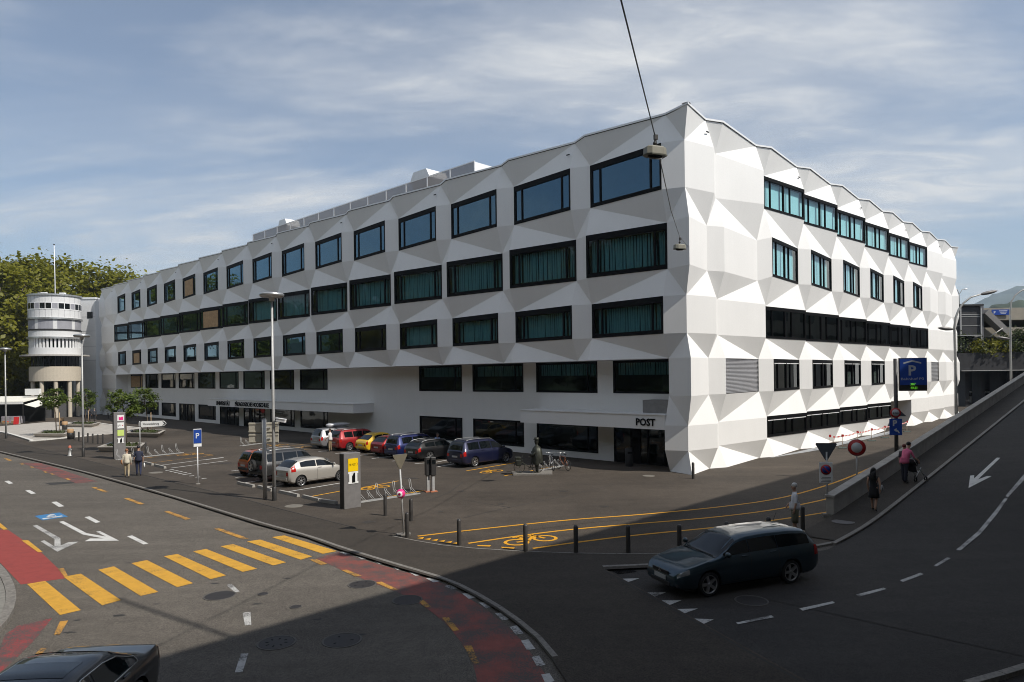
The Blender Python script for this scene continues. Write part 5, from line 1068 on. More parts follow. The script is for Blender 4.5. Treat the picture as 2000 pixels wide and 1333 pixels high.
lettering('display_digits', '387', .15, m_led, cab, (cxs + .02, -.108, ztop - Hs * .83), 0, depth=.003); lettering('display_digits', 'FREI', .15, m_led, cab, (cxs + .06, -.108, ztop - Hs * .945), 0, depth=.003)
zr_ = (at_depth(1746, 806.5, Yp).z - SQ) / KS; b_ = MB(); b_.lathe([(0, 0), (.225, 0), (.225, .02), (0, .02)], 30, 0, (-.05, -.12, zr_), 'Y'); o_ = b_.build('limit_rim', m_signred, t_); b_ = MB(); b_.lathe([(0, 0), (.155, 0), (.155, .012), (0, .012)], 28, 0, (-.05, -.13, zr_), 'Y'); b_.build('limit_field', m_sw2, o_); lettering('limit_text', '2.3m', .12, m_black, o_, (-.05, -.135, zr_ - .045), 0, depth=.003)
b_ = MB(); b_.add([(.0, -.03, zr_ + .26), (.42, -.03, zr_ - .16), (-.05, -.03, zr_ - .16), (.0, -.01, zr_ + .26), (.42, -.01, zr_ - .16), (-.05, -.01, zr_ - .16)], [(0, 2, 1), (3, 4, 5), (0, 1, 4, 3), (1, 2, 5, 4), (2, 0, 3, 5)]); b_.build('warning_plate', M('dark sign back', (.10, .11, .13)), t_, fix=True)
zq = (at_depth(1747, 834, Yp).z - SQ) / KS; b_ = MB(); b_.box((-.05, -.11, zq), (.52, .03, .74)); o_ = b_.build('blue_plate', m_signblue, t_, bevel=.01); lettering('letter', 'P', .36, m_sw2, o_, (-.08, -.128, zq + .05), 0, depth=.003, bold=.012); b_ = MB()
b_.add([(.12, -.128, zq - .28), (.06, -.128, zq - .28), (.05, -.128, zq - .16), (-.02, -.128, zq - .12), (-.02, -.128, zq - .05), (-.14, -.128, zq - .14), (-.02, -.128, zq - .23), (-.02, -.128, zq - .18), (.0, -.128, zq - .19)], [(0, 1, 8, 2), (8, 7, 3, 2), (7, 6, 5, 4, 3)]); b_.build('turn_arrow', m_sw2, o_)
# ---- curved double arm lamps
def arm_lamp(px, base_py, Y, top, head1, head2, lab):
    X = px_x(px, Y); z0 = SQ; t_ = thing('curved_street_lamp', lab, 'lamp', (X, Y, z0), 0, 'curved arm street lamps along the ramp'); s_ = Y / FPX
    def loc(p): P = at_depth(p[0], p[1], Y); return Vector((P.x - X, 0, P.z - z0))
    b_ = MB(); pts = [Vector((0, 0, 0)), loc((px, 720))] + [loc(p) for p in top]; b_.tube(pts, [.11, .09] + [.075 - .004 * i for i in range(len(top))], 10); b_.build('pole', m_steel, t_)
    for hd in (head1, head2):
        if not hd: continue
        a, b = loc(hd[0]), loc(hd[1]); d = (b - a); L_ = d.length; d.normalize(); b_ = MB(); ring = []; n = 10; up = Vector((-d.z, 0, d.x)); V_ = []
        prof = [(0, .05, .05), (.12, .10, .09), (.45, .17, .13), (.8, .17, .10), (1.0, .08, .03)]
        for f, ry, rz_ in prof: V_ += [a + d * L_ * f + Vector((0, 1, 0)) * ry * math.cos(2 * math.pi * k / n) + up * rz_ * math.sin(2 * math.pi * k / n) for k in range(n)]
        b_.add(V_, [[i * n + k, i * n + (k + 1) % n, (i + 1) * n + (k + 1) % n, (i + 1) * n + k] for i in range(4) for k in range(n)], 0, True); b_.add(V_[:n], [list(range(n))[::-1]]); b_.add(V_[-n:], [list(range(n))]); b_.build('lamp_head', m_sgrey, t_, fix=True)
    if head2: b_ = MB(); b_.tube([loc((px - 1.5, 643)), loc(head2[0])], .04, 8); b_.build('side_arm', m_steel, t_)
arm_lamp(1866.5, 800, 46, [(1864, 640), (1866, 622), (1872, 606), (1882, 592), (1896, 581), (1916, 575)], ((1915, 575.5), (1947, 568.5)), ((1862, 643.5), (1832.5, 641)), 'double arm street lamp in front of the end of the sunlit facade')
arm_lamp(1974.5, 745, 63, [(1973, 610), (1975, 590), (1983, 577), (1995, 568), (2010, 563)], ((2008, 563.5), (2035, 560)), ((1972, 662.5), (1947, 659)), 'double arm street lamp in front of the concrete parking garage')
fl_ = thing('garage_lamp', 'small two armed lamp on the parking garage roof', 'lamp', (gx(1958), GY + 10, gz(600)), 0)
b_ = MB(); b_.tube([(0, 0, -.2), (0, 0, 3.2), (-.3, 0, 4.0), (-1.0, 0, 4.4)], [.09, .07, .06, .05], 8); b_.tube([(0, 0, 3.2), (.5, 0, 4.0), (1.2, 0, 4.1)], .05, 6); b_.build('mast', m_steel, fl_)
for s_ in (-1, 1): b_ = MB(); b_.ball((s_ * 1.1, 0, 4.35 if s_ < 0 else 4.12), (.35, .16, .10)); b_.build('lamp_head', m_cap, fl_)
# ---- span wire with hanging lamps
sw = thing('span_wire', 'overhead steel cable stretched from above the viewpoint towards the building corner', 'cable'); p0, p1 = Vector((-2.05, -3.7, 11.9)), FL(.35, -.4, 13.1)
def wire(t): P = p0.lerp(p1, t); P.z -= .35 * 4 * t * (1 - t); return P
L1 = at_depth(1279, 288, 17.6); L2 = at_depth(1327.5, 478, 32.6)
b_ = MB(); pts = [p0, Vector((1.72, 10.6, 11.72)), L1 + Vector((0, 0, .32)), L1.lerp(L2, .5) + Vector((0, 0, .0)), L2 + Vector((0, 0, .38)), p1]; b_.tube(pts, .016, 6); b_.build('cable', m_dark, sw)
def hang_lamp(P, lab, rz):
    t_ = thing('hanging_lamp', lab, 'lamp', P, rz, 'lamps hanging from the span wire'); b_ = MB(); L_, W_, h = .60, .34, .20
    pr = [(-.5, -.30), (-.30, -.5), (.30, -.5), (.5, -.30), (.5, .30), (.30, .5), (-.30, .5), (-.5, .30)]
    b_.add([(x * L_ * f, y * W_ * f, z) for z, f in ((-h, .96), (-.03, .92), (.0, .80)) for x, y in pr], [list(range(8))[::-1], list(range(16, 24))] + [[r * 8 + i, r * 8 + (i + 1) % 8, (r + 1) * 8 + (i + 1) % 8, (r + 1) * 8 + i] for r in range(2) for i in range(8)]); b_.build('housing', M('lamp housing', (.23, .22, .175), .5), t_, fix=True)
    b_ = MB(); b_.add([(x * L_ * f, y * W_ * f, z) for z, f in ((-h - .035, .98), (-h - .003, 1.03)) for x, y in pr], [list(range(8))[::-1], list(range(8, 16))] + [[i, (i + 1) % 8, 8 + (i + 1) % 8, 8 + i] for i in range(8)]); b_.build('rim', M('lamp rim', (.16, .16, .13), .5), t_, fix=True)
    b_ = MB(); b_.ball((0, 0, -h - .05), (.22, .12, .05)); b_.build('lens', m_cglass, t_)
    b_ = MB(); b_.tube([(0, 0, -.02), (0, 0, .34)], .018, 6); b_.ball((0, 0, .10), .05); b_.box((.03, 0, .26), (.10, .06, .12)); b_.build('hanger', m_dark, t_)
hang_lamp(L1, 'large grey box lamp hanging from the overhead cable near the viewpoint', R(20)); hang_lamp(L2, 'small far box lamp hanging from the overhead cable before the corner', R(20))
# ---- construction barrier on the right lane
m_rw, t2, o2 = new_mat('red white tape'); sp = nd(t2, 'ShaderNodeTexWave', {'Vector': obj_pos(t2), 'Scale': .9}, wave_type='BANDS', bands_direction='X'); fr = rng(t2, sp.outputs['Fac'], .49, .51); pb = nd(t2, 'ShaderNodeBsdfPrincipled', {'Base Color': mixrgb(t2, fr, (.62, .03, .02, 1), (.8, .78, .76, 1)), 'Roughness': .6}); t2.links.new(pb.outputs[0], o2.inputs[0])
ZJ = zoom(1620, 700, 6.667); bp_ = [q(*ZJ(x, y)) for x, y in ((8, 1180), (170, 1175), (365, 1120), (550, 1080), (720, 1040), (900, 985), (1010, 962))]
for i, P in enumerate(bp_):
    t_ = thing('barrier_post', '%s thin barrier post from the left along the sunlit facade' % ordinal(i), 'barrier post', P, 0, 'barrier posts along the sunlit facade'); b_ = MB(); b_.tube([(0, 0, .04), (0, 0, 1.02)], .022, 6); b_.build('rod', M('barrier rod', (.6, .5, .4), .6), t_); b_ = MB(); b_.box((0, 0, .045), (.62, .22, .09)); b_.build('foot_plate', M('barrier foot', (.10, .13, .12), .7), t_, bevel=.015); b_ = MB(); b_.box((0, -.03, .96), (.16, .02, .18)); b_.build('red_flag', m_signred, t_)
for i, (a, b) in enumerate(zip(bp_, bp_[1:])):
    d = b - a; L_ = d.length; b_ = MB(); n = 6
    b_.add([(L_ * k / n, 0, .93 - .07 * 4 * (k / n) * (1 - k / n) + s_) for k in range(n + 1) for s_ in (-.05, .05)], [[2 * k, 2 * k + 2, 2 * k + 3, 2 * k + 1] for k in range(n)]); o_ = b_.build('barrier_tape', m_rw, None, a, math.atan2(d.y, d.x)); tag(o_, '%s span of red and white barrier tape from the left' % ordinal(i), 'barrier tape', 'barrier tape spans')
# grey protective strip at the foot of that facade
b_ = MB(); b_.poly([FR(TR[3], .02, SQ + .006), FR(TR[11], .02, SQ + .006), FR(TR[11], .9, SQ + .006), FR(TR[5], .8, SQ + .006)]); b_.build('protective_sheet', M('grey sheet', (.30, .31, .32), .6, var=.3, scale=3, pos='w'), square)

# ================================================================== CARS
def lerpk(keys, f):
    if f <= keys[0][0]: return keys[0][1]
    for (a, va), (b, vb) in zip(keys, keys[1:]):
        if f <= b: return va + (vb - va) * (f - a) / (b - a)
    return keys[-1][1]
def smk(keys):                                               # gently rounded version of the key curve
    def fn(f):
        d = .012; return .25 * lerpk(keys, f - d) + .5 * lerpk(keys, f) + .25 * lerpk(keys, f + d)
    return fn
class Body:
    def __init__(s, L, W, belt, top, plan, low=.22, tumble=.20):
        s.L, s.W = L, W; s.belt, s.top, s.plan = smk(belt), smk(top), smk(plan); s.low = low; s.tumble = tumble
    def sec(s, f):
        zb, zr = s.belt(f), s.top(f); hw = s.W / 2 * s.plan(f); g_ = max(0.0, zr - zb); k = min(1, g_ / .25)
        zs = s.low + .10 * max(0, (.06 - f) / .06) + .12 * max(0, (f - .94) / .06); rw = hw * (.90 - s.tumble * min(1, g_ / .55))
        rw5 = hw * .925; z6 = zb + max(.006, g_ - .075 * k - .012); z7 = zb + max(.010, g_ - .015)
        return [(0, zs), (hw * .86, zs), (hw * .965, zs + .07), (hw * 1.0, zs + (zb - zs) * .45), (hw * .99, zs + (zb - zs) * .72), (hw * .965, zb - .045), (rw5, zb), (rw + (rw5 - rw) * .0, z6), (rw * .84, z7), (rw * .45, max(zr - .004, z7)), (0, max(zr, z7))]
    def pt(s, f, t, side=1, off=0.0):
        P = s.sec(f); i = min(int(t), len(P) - 2); u = t - i; y = P[i][0] + (P[i + 1][0] - P[i][0]) * u; z = P[i][1] + (P[i + 1][1] - P[i][1]) * u
        p = Vector((s.L / 2 - f * s.L, side * y, z))
        if off:
            e = .01; f2 = min(1, f + e); f1 = max(0, f - e); a = s.pt(f2, t, side) - s.pt(f1, t, side); t2 = min(t + .05, len(P) - 1.001); t1 = max(t - .05, 0); b = s.pt(f, t2, side) - s.pt(f, t1, side); n = a.cross(b) * side
            if n.length > 1e-9: n.normalize(); n = n if (n.z > -.2 and n.dot(Vector((0, side, .35))) > 0) or n.z > .2 else -n; p += n * off
        return p
    def mesh(s, nf=56):
        fs = sorted(set([0, .004, .012, .025] + [i / nf for i in range(nf + 1)] + [.975, .988, .996])); m_ = MB(); R_ = []
        for f in fs:
            P = s.sec(f); x = s.L / 2 - f * s.L; ring = [(x, y, z) for y, z in P] + [(x, -y, z) for y, z in P[-2:0:-1]]; R_.append(ring)
        n = len(R_[0]); m_.v = [p for r in R_ for p in r]
        m_.f = [[i * n + k, i * n + (k + 1) % n, (i + 1) * n + (k + 1) % n, (i + 1) * n + k] for i in range(len(fs) - 1) for k in range(n)] + [list(range(n))[::-1], [(len(fs) - 1) * n + k for k in range(n)]]
        m_.m = [0] * len(m_.f); m_.sm = [True] * len(m_.f); return m_
    def patch(s, f0, f1, t0, t1, side, off=.007, nf=10, nt=4, full=False):
        m_ = MB(); rows = []
        for i in range(nf + 1):
            f = f0 + (f1 - f0) * i / nf
            if full: row = [s.pt(f, t0 + (t1 - t0) * j / nt, 1, off) for j in range(nt + 1)] + [s.pt(f, t1 + (t0 - t1) * j / nt, -1, off) for j in range(1, nt + 1)]
            else: row = [s.pt(f, t0 + (t1 - t0) * j / nt, side, off) for j in range(nt + 1)]
            rows.append(row)
        n = len(rows[0]); m_.add([p for r in rows for p in r], [[i * n + k, i * n + k + 1, (i + 1) * n + k + 1, (i + 1) * n + k] for i in range(nf) for k in range(n - 1)], 0, True); return m_
PLAN = [(0, .70), (.012, .82), (.04, .92), (.10, .975), (.18, 1), (.84, 1), (.94, .965), (.985, .90), (1, .84)]
WHEEL = {}
def wheel_mesh(r, w_, spokes):
    k = (round(r, 3), spokes)
    if k in WHEEL: return WHEEL[k]
    t_ = MB(); t_.lathe([(r * .74, -w_ / 2 + .02), (r * .78, -w_ / 2), (r * .93, -w_ / 2), (r, -w_ / 2 + .03), (r, w_ / 2 - .03), (r * .93, w_ / 2), (r * .78, w_ / 2), (r * .74, w_ / 2 - .02), (r * .74, -w_ / 2 + .02)], 26, 0, axis='Y')
    m_ = MB(); m_.lathe([(r * .76, w_ / 2 - .012), (r * .70, w_ / 2 - .03), (r * .68, .0), (0, -.01)], 26, 1, axis='Y'); m_.lathe([(r * .765, w_ / 2 - .008), (r * .70, w_ / 2 - .004), (r * .685, w_ / 2 - .03)], 26, 0, axis='Y'); m_.lathe([(r * .16, w_ / 2 - .05), (r * .15, w_ / 2 - .02), (0, w_ / 2 - .015)], 14, 0, axis='Y')
    for i in range(spokes):
        a = 2 * math.pi * i / spokes; c_, s_ = math.cos(a), math.sin(a); ww = r * (.24 if spokes <= 5 else .13)
        m_.add([(c_ * x - s_ * y, w_ / 2 - d, s_ * x + c_ * y) for x, d in ((r * .10, .022), (r * .72, .012)) for y in (-ww * .5, ww * .5)] + [(c_ * x - s_ * y, w_ / 2 - .06, s_ * x + c_ * y) for x in (r * .10, r * .72) for y in (-ww * .5, ww * .5)], [(0, 1, 3, 2), (0, 2, 6, 4), (1, 5, 7, 3), (2, 3, 7, 6)], 0)
    WHEEL[k] = (t_.mesh('wheel', m_tyre), m_.mesh('rim', [m_rim, m_plast])); return WHEEL[k]
def car(name, label, bodyspec, colour, loc, heading, wf, wr_, wheel_r=.31, spokes=5, wins=(), ws=(.25, .40), rw=(.90, .985), tail=(.955, .992, 3.6, 5.6), head=(.012, .075, 4.2, 5.6), metal=.4, extras=None, seams=(), group=None, rails=False, cladding=False, rear_t=(7.3, 10)):
    B_ = Body(**bodyspec); L, W = B_.L, B_.W; t_ = thing(name, label, 'car', loc, heading, group); mp = carpaint('car paint ' + name + str(colour), colour, metal)
    me = B_.mesh().mesh('body', mp); o = link('body', me, t_)
    b = bmesh.new(); b.from_mesh(me); bmesh.ops.remove_doubles(b, verts=b.verts, dist=1e-4); bmesh.ops.recalc_face_normals(b, faces=b.faces); b.to_mesh(me); b.free()
    cut = MB(); ra = wheel_r + .055
    xf, xr = L / 2 - wf * L, L / 2 - wr_ * L
    for x in (xf, xr):
        for s_ in (-1, 1): cut.lathe([(0, s_ * (W / 2 + .2)), (ra, s_ * (W / 2 + .2)), (ra, s_ * (W / 2 - .27)), (0, s_ * (W / 2 - .27))], 28, 0, (x, 0, wheel_r + .01), 'Y', smooth=False)
    cme = cut.mesh('cut', m_plast); bb = bmesh.new(); bb.from_mesh(cme); bmesh.ops.remove_doubles(bb, verts=bb.verts, dist=1e-5); bmesh.ops.recalc_face_normals(bb, faces=bb.faces); bb.to_mesh(cme); bb.free()
    co_ = bpy.data.objects.new('cut', cme); col.objects.link(co_); md = o.modifiers.new('arch', 'BOOLEAN'); md.operation = 'DIFFERENCE'; md.object = co_; md.solver = 'EXACT'; md.material_mode = 'TRANSFER'
    o.parent = None; dg = bpy.context.evaluated_depsgraph_get(); dg.update(); new = bpy.data.meshes.new_from_object(o.evaluated_get(dg)); o.modifiers.clear(); o.parent = t_; bpy.data.objects.remove(co_)
    if len(new.polygons) > 50: o.data = new
    try: o.data.set_sharp_from_angle(angle=R(38))
    except Exception: pass
    tm, rmh = wheel_mesh(wheel_r, .20, spokes)
    for x in (xf, xr):
        for s_ in (-1, 1):
            w_ = link('wheel', tm, t_, (x, s_ * (W / 2 - .115), wheel_r), 0 if s_ > 0 else math.pi); link('rim', rmh, w_)
    B_.patch(ws[0], ws[1], 7.15, 10, 1, .008, 10, 5, True).build('windscreen', m_cglass, t_)
    B_.patch(rw[0], rw[1], rear_t[0], rear_t[1], 1, .008, 8, 5, True).build('rear_window', m_cglass, t_)
    for f0, f1 in wins:
        for s_ in (-1, 1):
            m_ = MB(); n = 10; pts = []
            for i in range(n + 1):
                f = f0 + (f1 - f0) * i / n; g_ = B_.top(f) - B_.belt(f)
                if g_ < .14: continue
                pts.append([B_.pt(f, 6.10 + .78 * j / 3, s_, .008) for j in range(4)])
            if len(pts) > 1: m_.add([p for r_ in pts for p in r_], [[i * 4 + k, i * 4 + k + 1, (i + 1) * 4 + k + 1, (i + 1) * 4 + k] for i in range(len(pts) - 1) for k in range(3)], 0, True); m_.build('side_window', m_cglass, t_)
    for s_ in (-1, 1):
        B_.patch(head[0], head[1], head[2], head[3], s_, .009, 6, 4).build('headlight', m_head, t_); B_.patch(tail[0], tail[1], tail[2], tail[3], s_, .010, 4, 4).build('taillight', m_lens, t_)
        m_ = MB(); fm_ = ws[0] + .06; p = B_.pt(fm_, 6.0, s_); m_.ball(p + Vector((0, s_ * .13, .09)), (.06, .11, .075), 10, 7); m_.tube([p, p + Vector((0, s_ * .10, .06))], .025, 6); m_.build('mirror', mp if W > 1.6 else m_plast, t_)
        for f in seams:
            B_.patch(f - .0014, f + .0014, 2.1, 6.0, s_, .003, 1, 8).build('door_gap', m_plast, t_)
            p = B_.pt(f - .045, 5.15, s_, .02); m_ = MB(); m_.box(p, (.20, .03, .035)); m_.build('door_handle', mp, t_, bevel=.008)
        B_.patch(wf + .075, wr_ - .075, 1.2, 2.2, s_, .006, 2, 2).build('sill', m_plast, t_)
        xe = -L / 2 + .004; P = B_.sec(1.0); zb = P[6][1]; m_ = MB(); m_.box((xe - .006, s_ * P[4][0] * .80, zb - .16), (.02, P[4][0] * .26, .20)); m_.build('taillight', m_lens, t_)
        if rails: m_ = MB(); m_.tube([B_.pt(f, 7.9, s_) + Vector((0, 0, .05 if .42 < f < .88 else .005)) for f in (.40, .44, .6, .75, .86, .90)], .022, 6); m_.build('roof_rail', m_alu, t_)
    P0 = B_.sec(0.0); P1 = B_.sec(1.0); m_ = MB(); m_.box((L / 2 + .012, 0, P0[1][1] + .16), (.014, .50, .11)); m_.build('number_plate', m_plate, t_); m_ = MB(); m_.box((-L / 2 - .012, 0, (P1[1][1] + P1[6][1]) / 2 + .06), (.014, .50, .11)); m_.build('number_plate', m_plate, t_)
    m_ = MB(); m_.box((-L / 2 - .015, 0, P1[1][1] + .12), (.07, W * .70, .16)); m_.build('rear_bumper', m_plast if cladding else mp, t_, bevel=.03)
    m_ = MB(); m_.box((L / 2 - .005, 0, P0[1][1] + .30), (.03, W * .42, .10)); m_.build('grille', m_plast, t_, bevel=.01); m_ = MB(); m_.box((L / 2 + .004, 0, P0[1][1] + .03), (.03, W * .50, .10)); m_.build('air_intake', m_plast, t_, bevel=.01)
    if extras: extras(t_, B_, mp)
    return t_
def place(rr_wheel, heading, spec, wf, wr_):                 # from the contact point of the rear right wheel
    fwd = Vector((math.cos(heading), math.sin(heading), 0)); lft = Vector((-fwd.y, fwd.x, 0)); L = spec['L']; x_r = L / 2 - wr_ * L
    return rr_wheel - fwd * x_r + lft * (spec['W'] / 2 - .06)
def spec(L, W, belt, top, low=.20, tumble=.20, plan=PLAN): return dict(L=L, W=W, belt=belt, top=top, plan=plan, low=low, tumble=tumble)
WAG = spec(4.55, 1.72, [(0, .52), (.015, .66), (.06, .75), (.20, .90), (.28, .95), (.6, .97), (.9, 1.0), (.985, .98), (1, .86)], [(0, .53), (.015, .675), (.06, .77), (.20, .925), (.265, .985), (.40, 1.38), (.48, 1.45), (.62, 1.47), (.80, 1.46), (.90, 1.41), (.93, 1.36), (.985, 1.02), (1, .88)])
MPV = spec(4.40, 1.80, [(0, .55), (.015, .70), (.06, .82), (.17, .98), (.6, 1.0), (.97, 1.02), (1, .90)], [(0, .56), (.015, .72), (.06, .84), (.17, 1.0), (.34, 1.55), (.45, 1.63), (.8, 1.64), (.92, 1.60), (.955, 1.52), (.99, 1.08), (1, .93)])
BVAN = spec(4.65, 1.82, [(0, .55), (.015, .72), (.07, .86), (.20, 1.02), (.6, 1.04), (.97, 1.06), (1, .92)], [(0, .56), (.015, .74), (.07, .88), (.19, 1.05), (.37, 1.60), (.48, 1.70), (.8, 1.70), (.92, 1.66), (.955, 1.56), (.99, 1.10), (1, .95)])
HAT = spec(3.84, 1.66, [(0, .50), (.015, .64), (.07, .76), (.24, .93), (.6, .96), (.9, 1.02), (.98, .98), (1, .84)], [(0, .51), (.015, .655), (.07, .78), (.23, .965), (.41, 1.38), (.50, 1.45), (.72, 1.45), (.84, 1.38), (.89, 1.30), (.975, 1.02), (1, .86)])
F500 = spec(3.55, 1.63, [(0, .55), (.02, .72), (.08, .84), (.22, .96), (.6, .98), (.9, .98), (.98, .90), (1, .72)], [(0, .56), (.02, .735), (.08, .86), (.21, .995), (.38, 1.40), (.48, 1.48), (.66, 1.47), (.80, 1.34), (.92, 1.02), (.98, .92), (1, .74)])
SUV = spec(4.40, 1.80, [(0, .68), (.015, .84), (.06, .98), (.24, 1.06), (.6, 1.08), (.98, 1.10), (1, 1.02)], [(0, .69), (.015, .86), (.06, 1.0), (.25, 1.09), (.37, 1.62), (.45, 1.72), (.8, 1.74), (.94, 1.70), (.97, 1.62), (.99, 1.14), (1, 1.04)], .34, .16)
SMT = spec(2.50, 1.51, [(0, .62), (.03, .78), (.12, .94), (.25, 1.0), (.9, .98), (1, .86)], [(0, .63), (.03, .80), (.12, .97), (.20, 1.06), (.42, 1.48), (.55, 1.54), (.80, 1.52), (.90, 1.42), (.99, 1.02), (1, .88)], .24, .18)
SED = spec(4.95, 1.86, [(0, .50), (.012, .64), (.05, .74), (.28, .92), (.6, .95), (.80, .97), (.97, .95), (1, .80)], [(0, .51), (.012, .655), (.05, .76), (.28, .94), (.31, .97), (.43, 1.36), (.50, 1.41), (.64, 1.41), (.70, 1.36), (.84, 1.02), (.86, .995), (.97, .97), (1, .82)])
EST = spec(4.50, 1.80, [(0, .50), (.012, .64), (.05, .74), (.28, .92), (.6, .95), (.97, .98), (1, .82)], [(0, .51), (.012, .655), (.05, .76), (.28, .945), (.31, .98), (.43, 1.34), (.50, 1.40), (.75, 1.40), (.88, 1.33), (.93, 1.24), (.985, 1.0), (1, .85)])
hA = R(47.0); v0 = q(*ZD(583, 750))
def roofbox(t_, B_, mp):
    m_ = MB(); n = 12; prof = [(-1.05, .05, .02), (-1.0, .22, .10), (-.8, .34, .16), (.2, .36, .17), (.8, .30, .13), (1.15, .06, .03)]; V_ = []
    for x, ry, rz_ in prof: V_ += [(x - .1, ry * math.cos(2 * math.pi * k / n), 1.83 + rz_ * math.sin(2 * math.pi * k / n)) for k in range(n)]
    m_.add(V_, [[i * n + k, i * n + (k + 1) % n, (i + 1) * n + (k + 1) % n, (i + 1) * n + k] for i in range(5) for k in range(n)], 0, True); m_.add(V_[:n], [list(range(n))]); m_.add(V_[-n:], [list(range(n))]); m_.build('roof_box', M('roof box silver', (.55, .55, .56), .35, .3), t_, fix=True)
    for x in (-.6, .5): m_ = MB(); m_.box((x, 0, 1.66), (.05, 1.3, .04)); m_.build('cross_bar', m_plast, t_)
def rear_wheel_cover(t_, B_, mp):
    tm, rmh = wheel_mesh(.34, .20, 5); w_ = link('spare_wheel', tm, t_, (-B_.L / 2 - .12, .1, .92), R(90)); link('rim', rmh, w_)
grp = 'cars parked before the building'
W5 = ((.28, .49), (.505, .70), (.715, .885))
car('parked_van', 'dark blue people carrier parked nose first nearest the statue', BVAN, (.004, .007, .038), place(v0, hA, BVAN, .19, .80), hA, .19, .80, .32, 7, ((.24, .46), (.475, .68), (.70, .90)), (.19, .365), (.93, .99), seams=(.47, .69), group=grp, rails=True)
ve = q(*ZC(1920, 728)); car('parked_estate', 'black estate car parked beside the empty bay next to the dark blue people carrier', EST, (.008, .008, .009), place(ve, hA, EST, .18, .78), hA, .18, .78, .32, 5, ((.31, .48), (.495, .66), (.675, .86)), (.29, .425), (.885, .975), seams=(.49, .67), group=grp, rails=True)
car('parked_hatchback', 'blue compact people carrier parked left of the black estate car', MPV, (.006, .014, .09), place(ve + AV * 2.45, hA, MPV, .19, .80), hA, .19, .80, .31, 5, ((.23, .45), (.465, .67), (.69, .89)), (.17, .335), (.93, .99), seams=(.46, .68), group=grp, rails=True)
car('parked_hatchback', 'small red hatchback parked between the yellow and the blue car', HAT, (.26, .008, .010), place(ve + AV * 4.55, hA, HAT, .18, .82), hA, .18, .82, .29, 5, ((.27, .52), (.535, .78)), (.24, .40), (.84, .965), seams=(.53,), group=grp)
vy = q(*ZC(1040, 598)); car('parked_hatchback', 'small rounded yellow car parked between two red cars', F500, (.72, .44, .01), place(vy, hA, F500, .18, .81), hA, .18, .81, .29, 8, ((.26, .54), (.555, .76)), (.21, .37), (.80, .93), metal=.0, seams=(.55,), group=grp)
vr = q(*ZC(660, 567)); car('parked_minivan', 'tall red minivan parked left of the small yellow car', MPV, (.30, .006, .010), place(vr, hA, MPV, .19, .80), hA, .19, .80, .32, 5, W5, (.17, .335), (.93, .99), seams=(.47, .69), group=grp, rails=True, metal=.2)
car('parked_minivan', 'silver minivan with a roof box parked at the left end of the row', MPV, (.34, .34, .35), place(vr + AV * 2.75, hA, MPV, .19, .80), hA, .19, .80, .31, 5, W5, (.17, .335), (.93, .99), seams=(.47, .69), group=grp, extras=roofbox, metal=.6)
hB = R(49.0); vp = q(*ZB(985, 775)); grp = 'cars parked near the sign boards'
car('parked_hatchback', 'silver three door hatchback parked in front of the grey four wheel drive', HAT, (.50, .47, .42), place(vp, hB, HAT, .18, .82), hB, .18, .82, .29, 7, ((.26, .56), (.575, .82)), (.24, .405), (.845, .965), tail=(.90, .965, 4.2, 6.9), seams=(.565,), group=grp, metal=.55)
car('parked_off_roader', 'grey four wheel drive with spare wheel on its tail', SUV, (.055, .054, .053), place(q(*ZB(645, 700)), hB, SUV, .19, .79), hB, .19, .79, .36, 5, ((.30, .50), (.515, .70), (.72, .93)), (.25, .365), (.955, .988), seams=(.505, .71), group=grp, extras=rear_wheel_cover, rails=True, cladding=True, metal=.5)
car('parked_microcar', 'tiny orange two seat car half hidden behind the grey four wheel drive', SMT, (.42, .095, .02), place(q(*ZB(645, 700)) + AV * 2.75, hB, SMT, .17, .83), hB, .17, .83, .28, 5, ((.24, .66),), (.19, .42), (.88, .985), seams=(.62,), group=grp, cladding=True)
# moving cars in the foreground
fl_w, rl_w = gr(*ZG(715, 946)), gr(*ZG(1625, 798)); dv = fl_w - rl_w; hW = math.atan2(dv.y, dv.x); fwd = Vector((math.cos(hW), math.sin(hW), 0)); rgt = Vector((fwd.y, -fwd.x, 0)); wbw = dv.length
WAG2 = dict(WAG); WAG2['L'] = wbw / .575; ctr = rl_w - fwd * (WAG2['L'] / 2 - .775 * WAG2['L']) + rgt * (WAG2['W'] / 2 - .06)
def wagon_extra(t_, B_, mp):
    L = B_.L; m_ = MB()
    for a in (90, 210, 330):
        c_ = Vector((0, .035 * math.cos(R(a)), .04 * math.sin(R(a)))); m_.add([(L / 2 + .03, c_.y + .035 * math.cos(R(a)), c_.z + .04 * math.sin(R(a)) + .62), (L / 2 + .03, c_.y + .022 * math.cos(R(a + 90)), c_.z + .022 * math.sin(R(a + 90)) + .62), (L / 2 + .03, c_.y - .035 * math.cos(R(a)), c_.z - .04 * math.sin(R(a)) + .62), (L / 2 + .03, c_.y - .022 * math.cos(R(a + 90)), c_.z - .022 * math.sin(R(a + 90)) + .62)], [(0, 1, 2, 3), (3, 2, 1, 0)])
    m_.build('badge', m_alu, t_)
    m_ = MB(); m_.tube([(-L * .30, -.0, 1.50), (-L * .33, 0, 1.80)], .006, 5); m_.build('aerial', m_plast, t_)
    for s_ in (-1, 1): m_ = MB(); m_.box((L / 2 - .10, s_ * .58, .34), (.06, .22, .09), 0, rz=s_ * -.35); m_.build('fog_recess', m_plast, t_, bevel=.01)
    m_ = MB(); m_.tube([B_.pt(.262, 8.2, 1, .012), B_.pt(.262, 10, 1, .012), B_.pt(.262, 8.2, -1, .012)], .012, 5); m_.build('wiper', m_plast, t_)
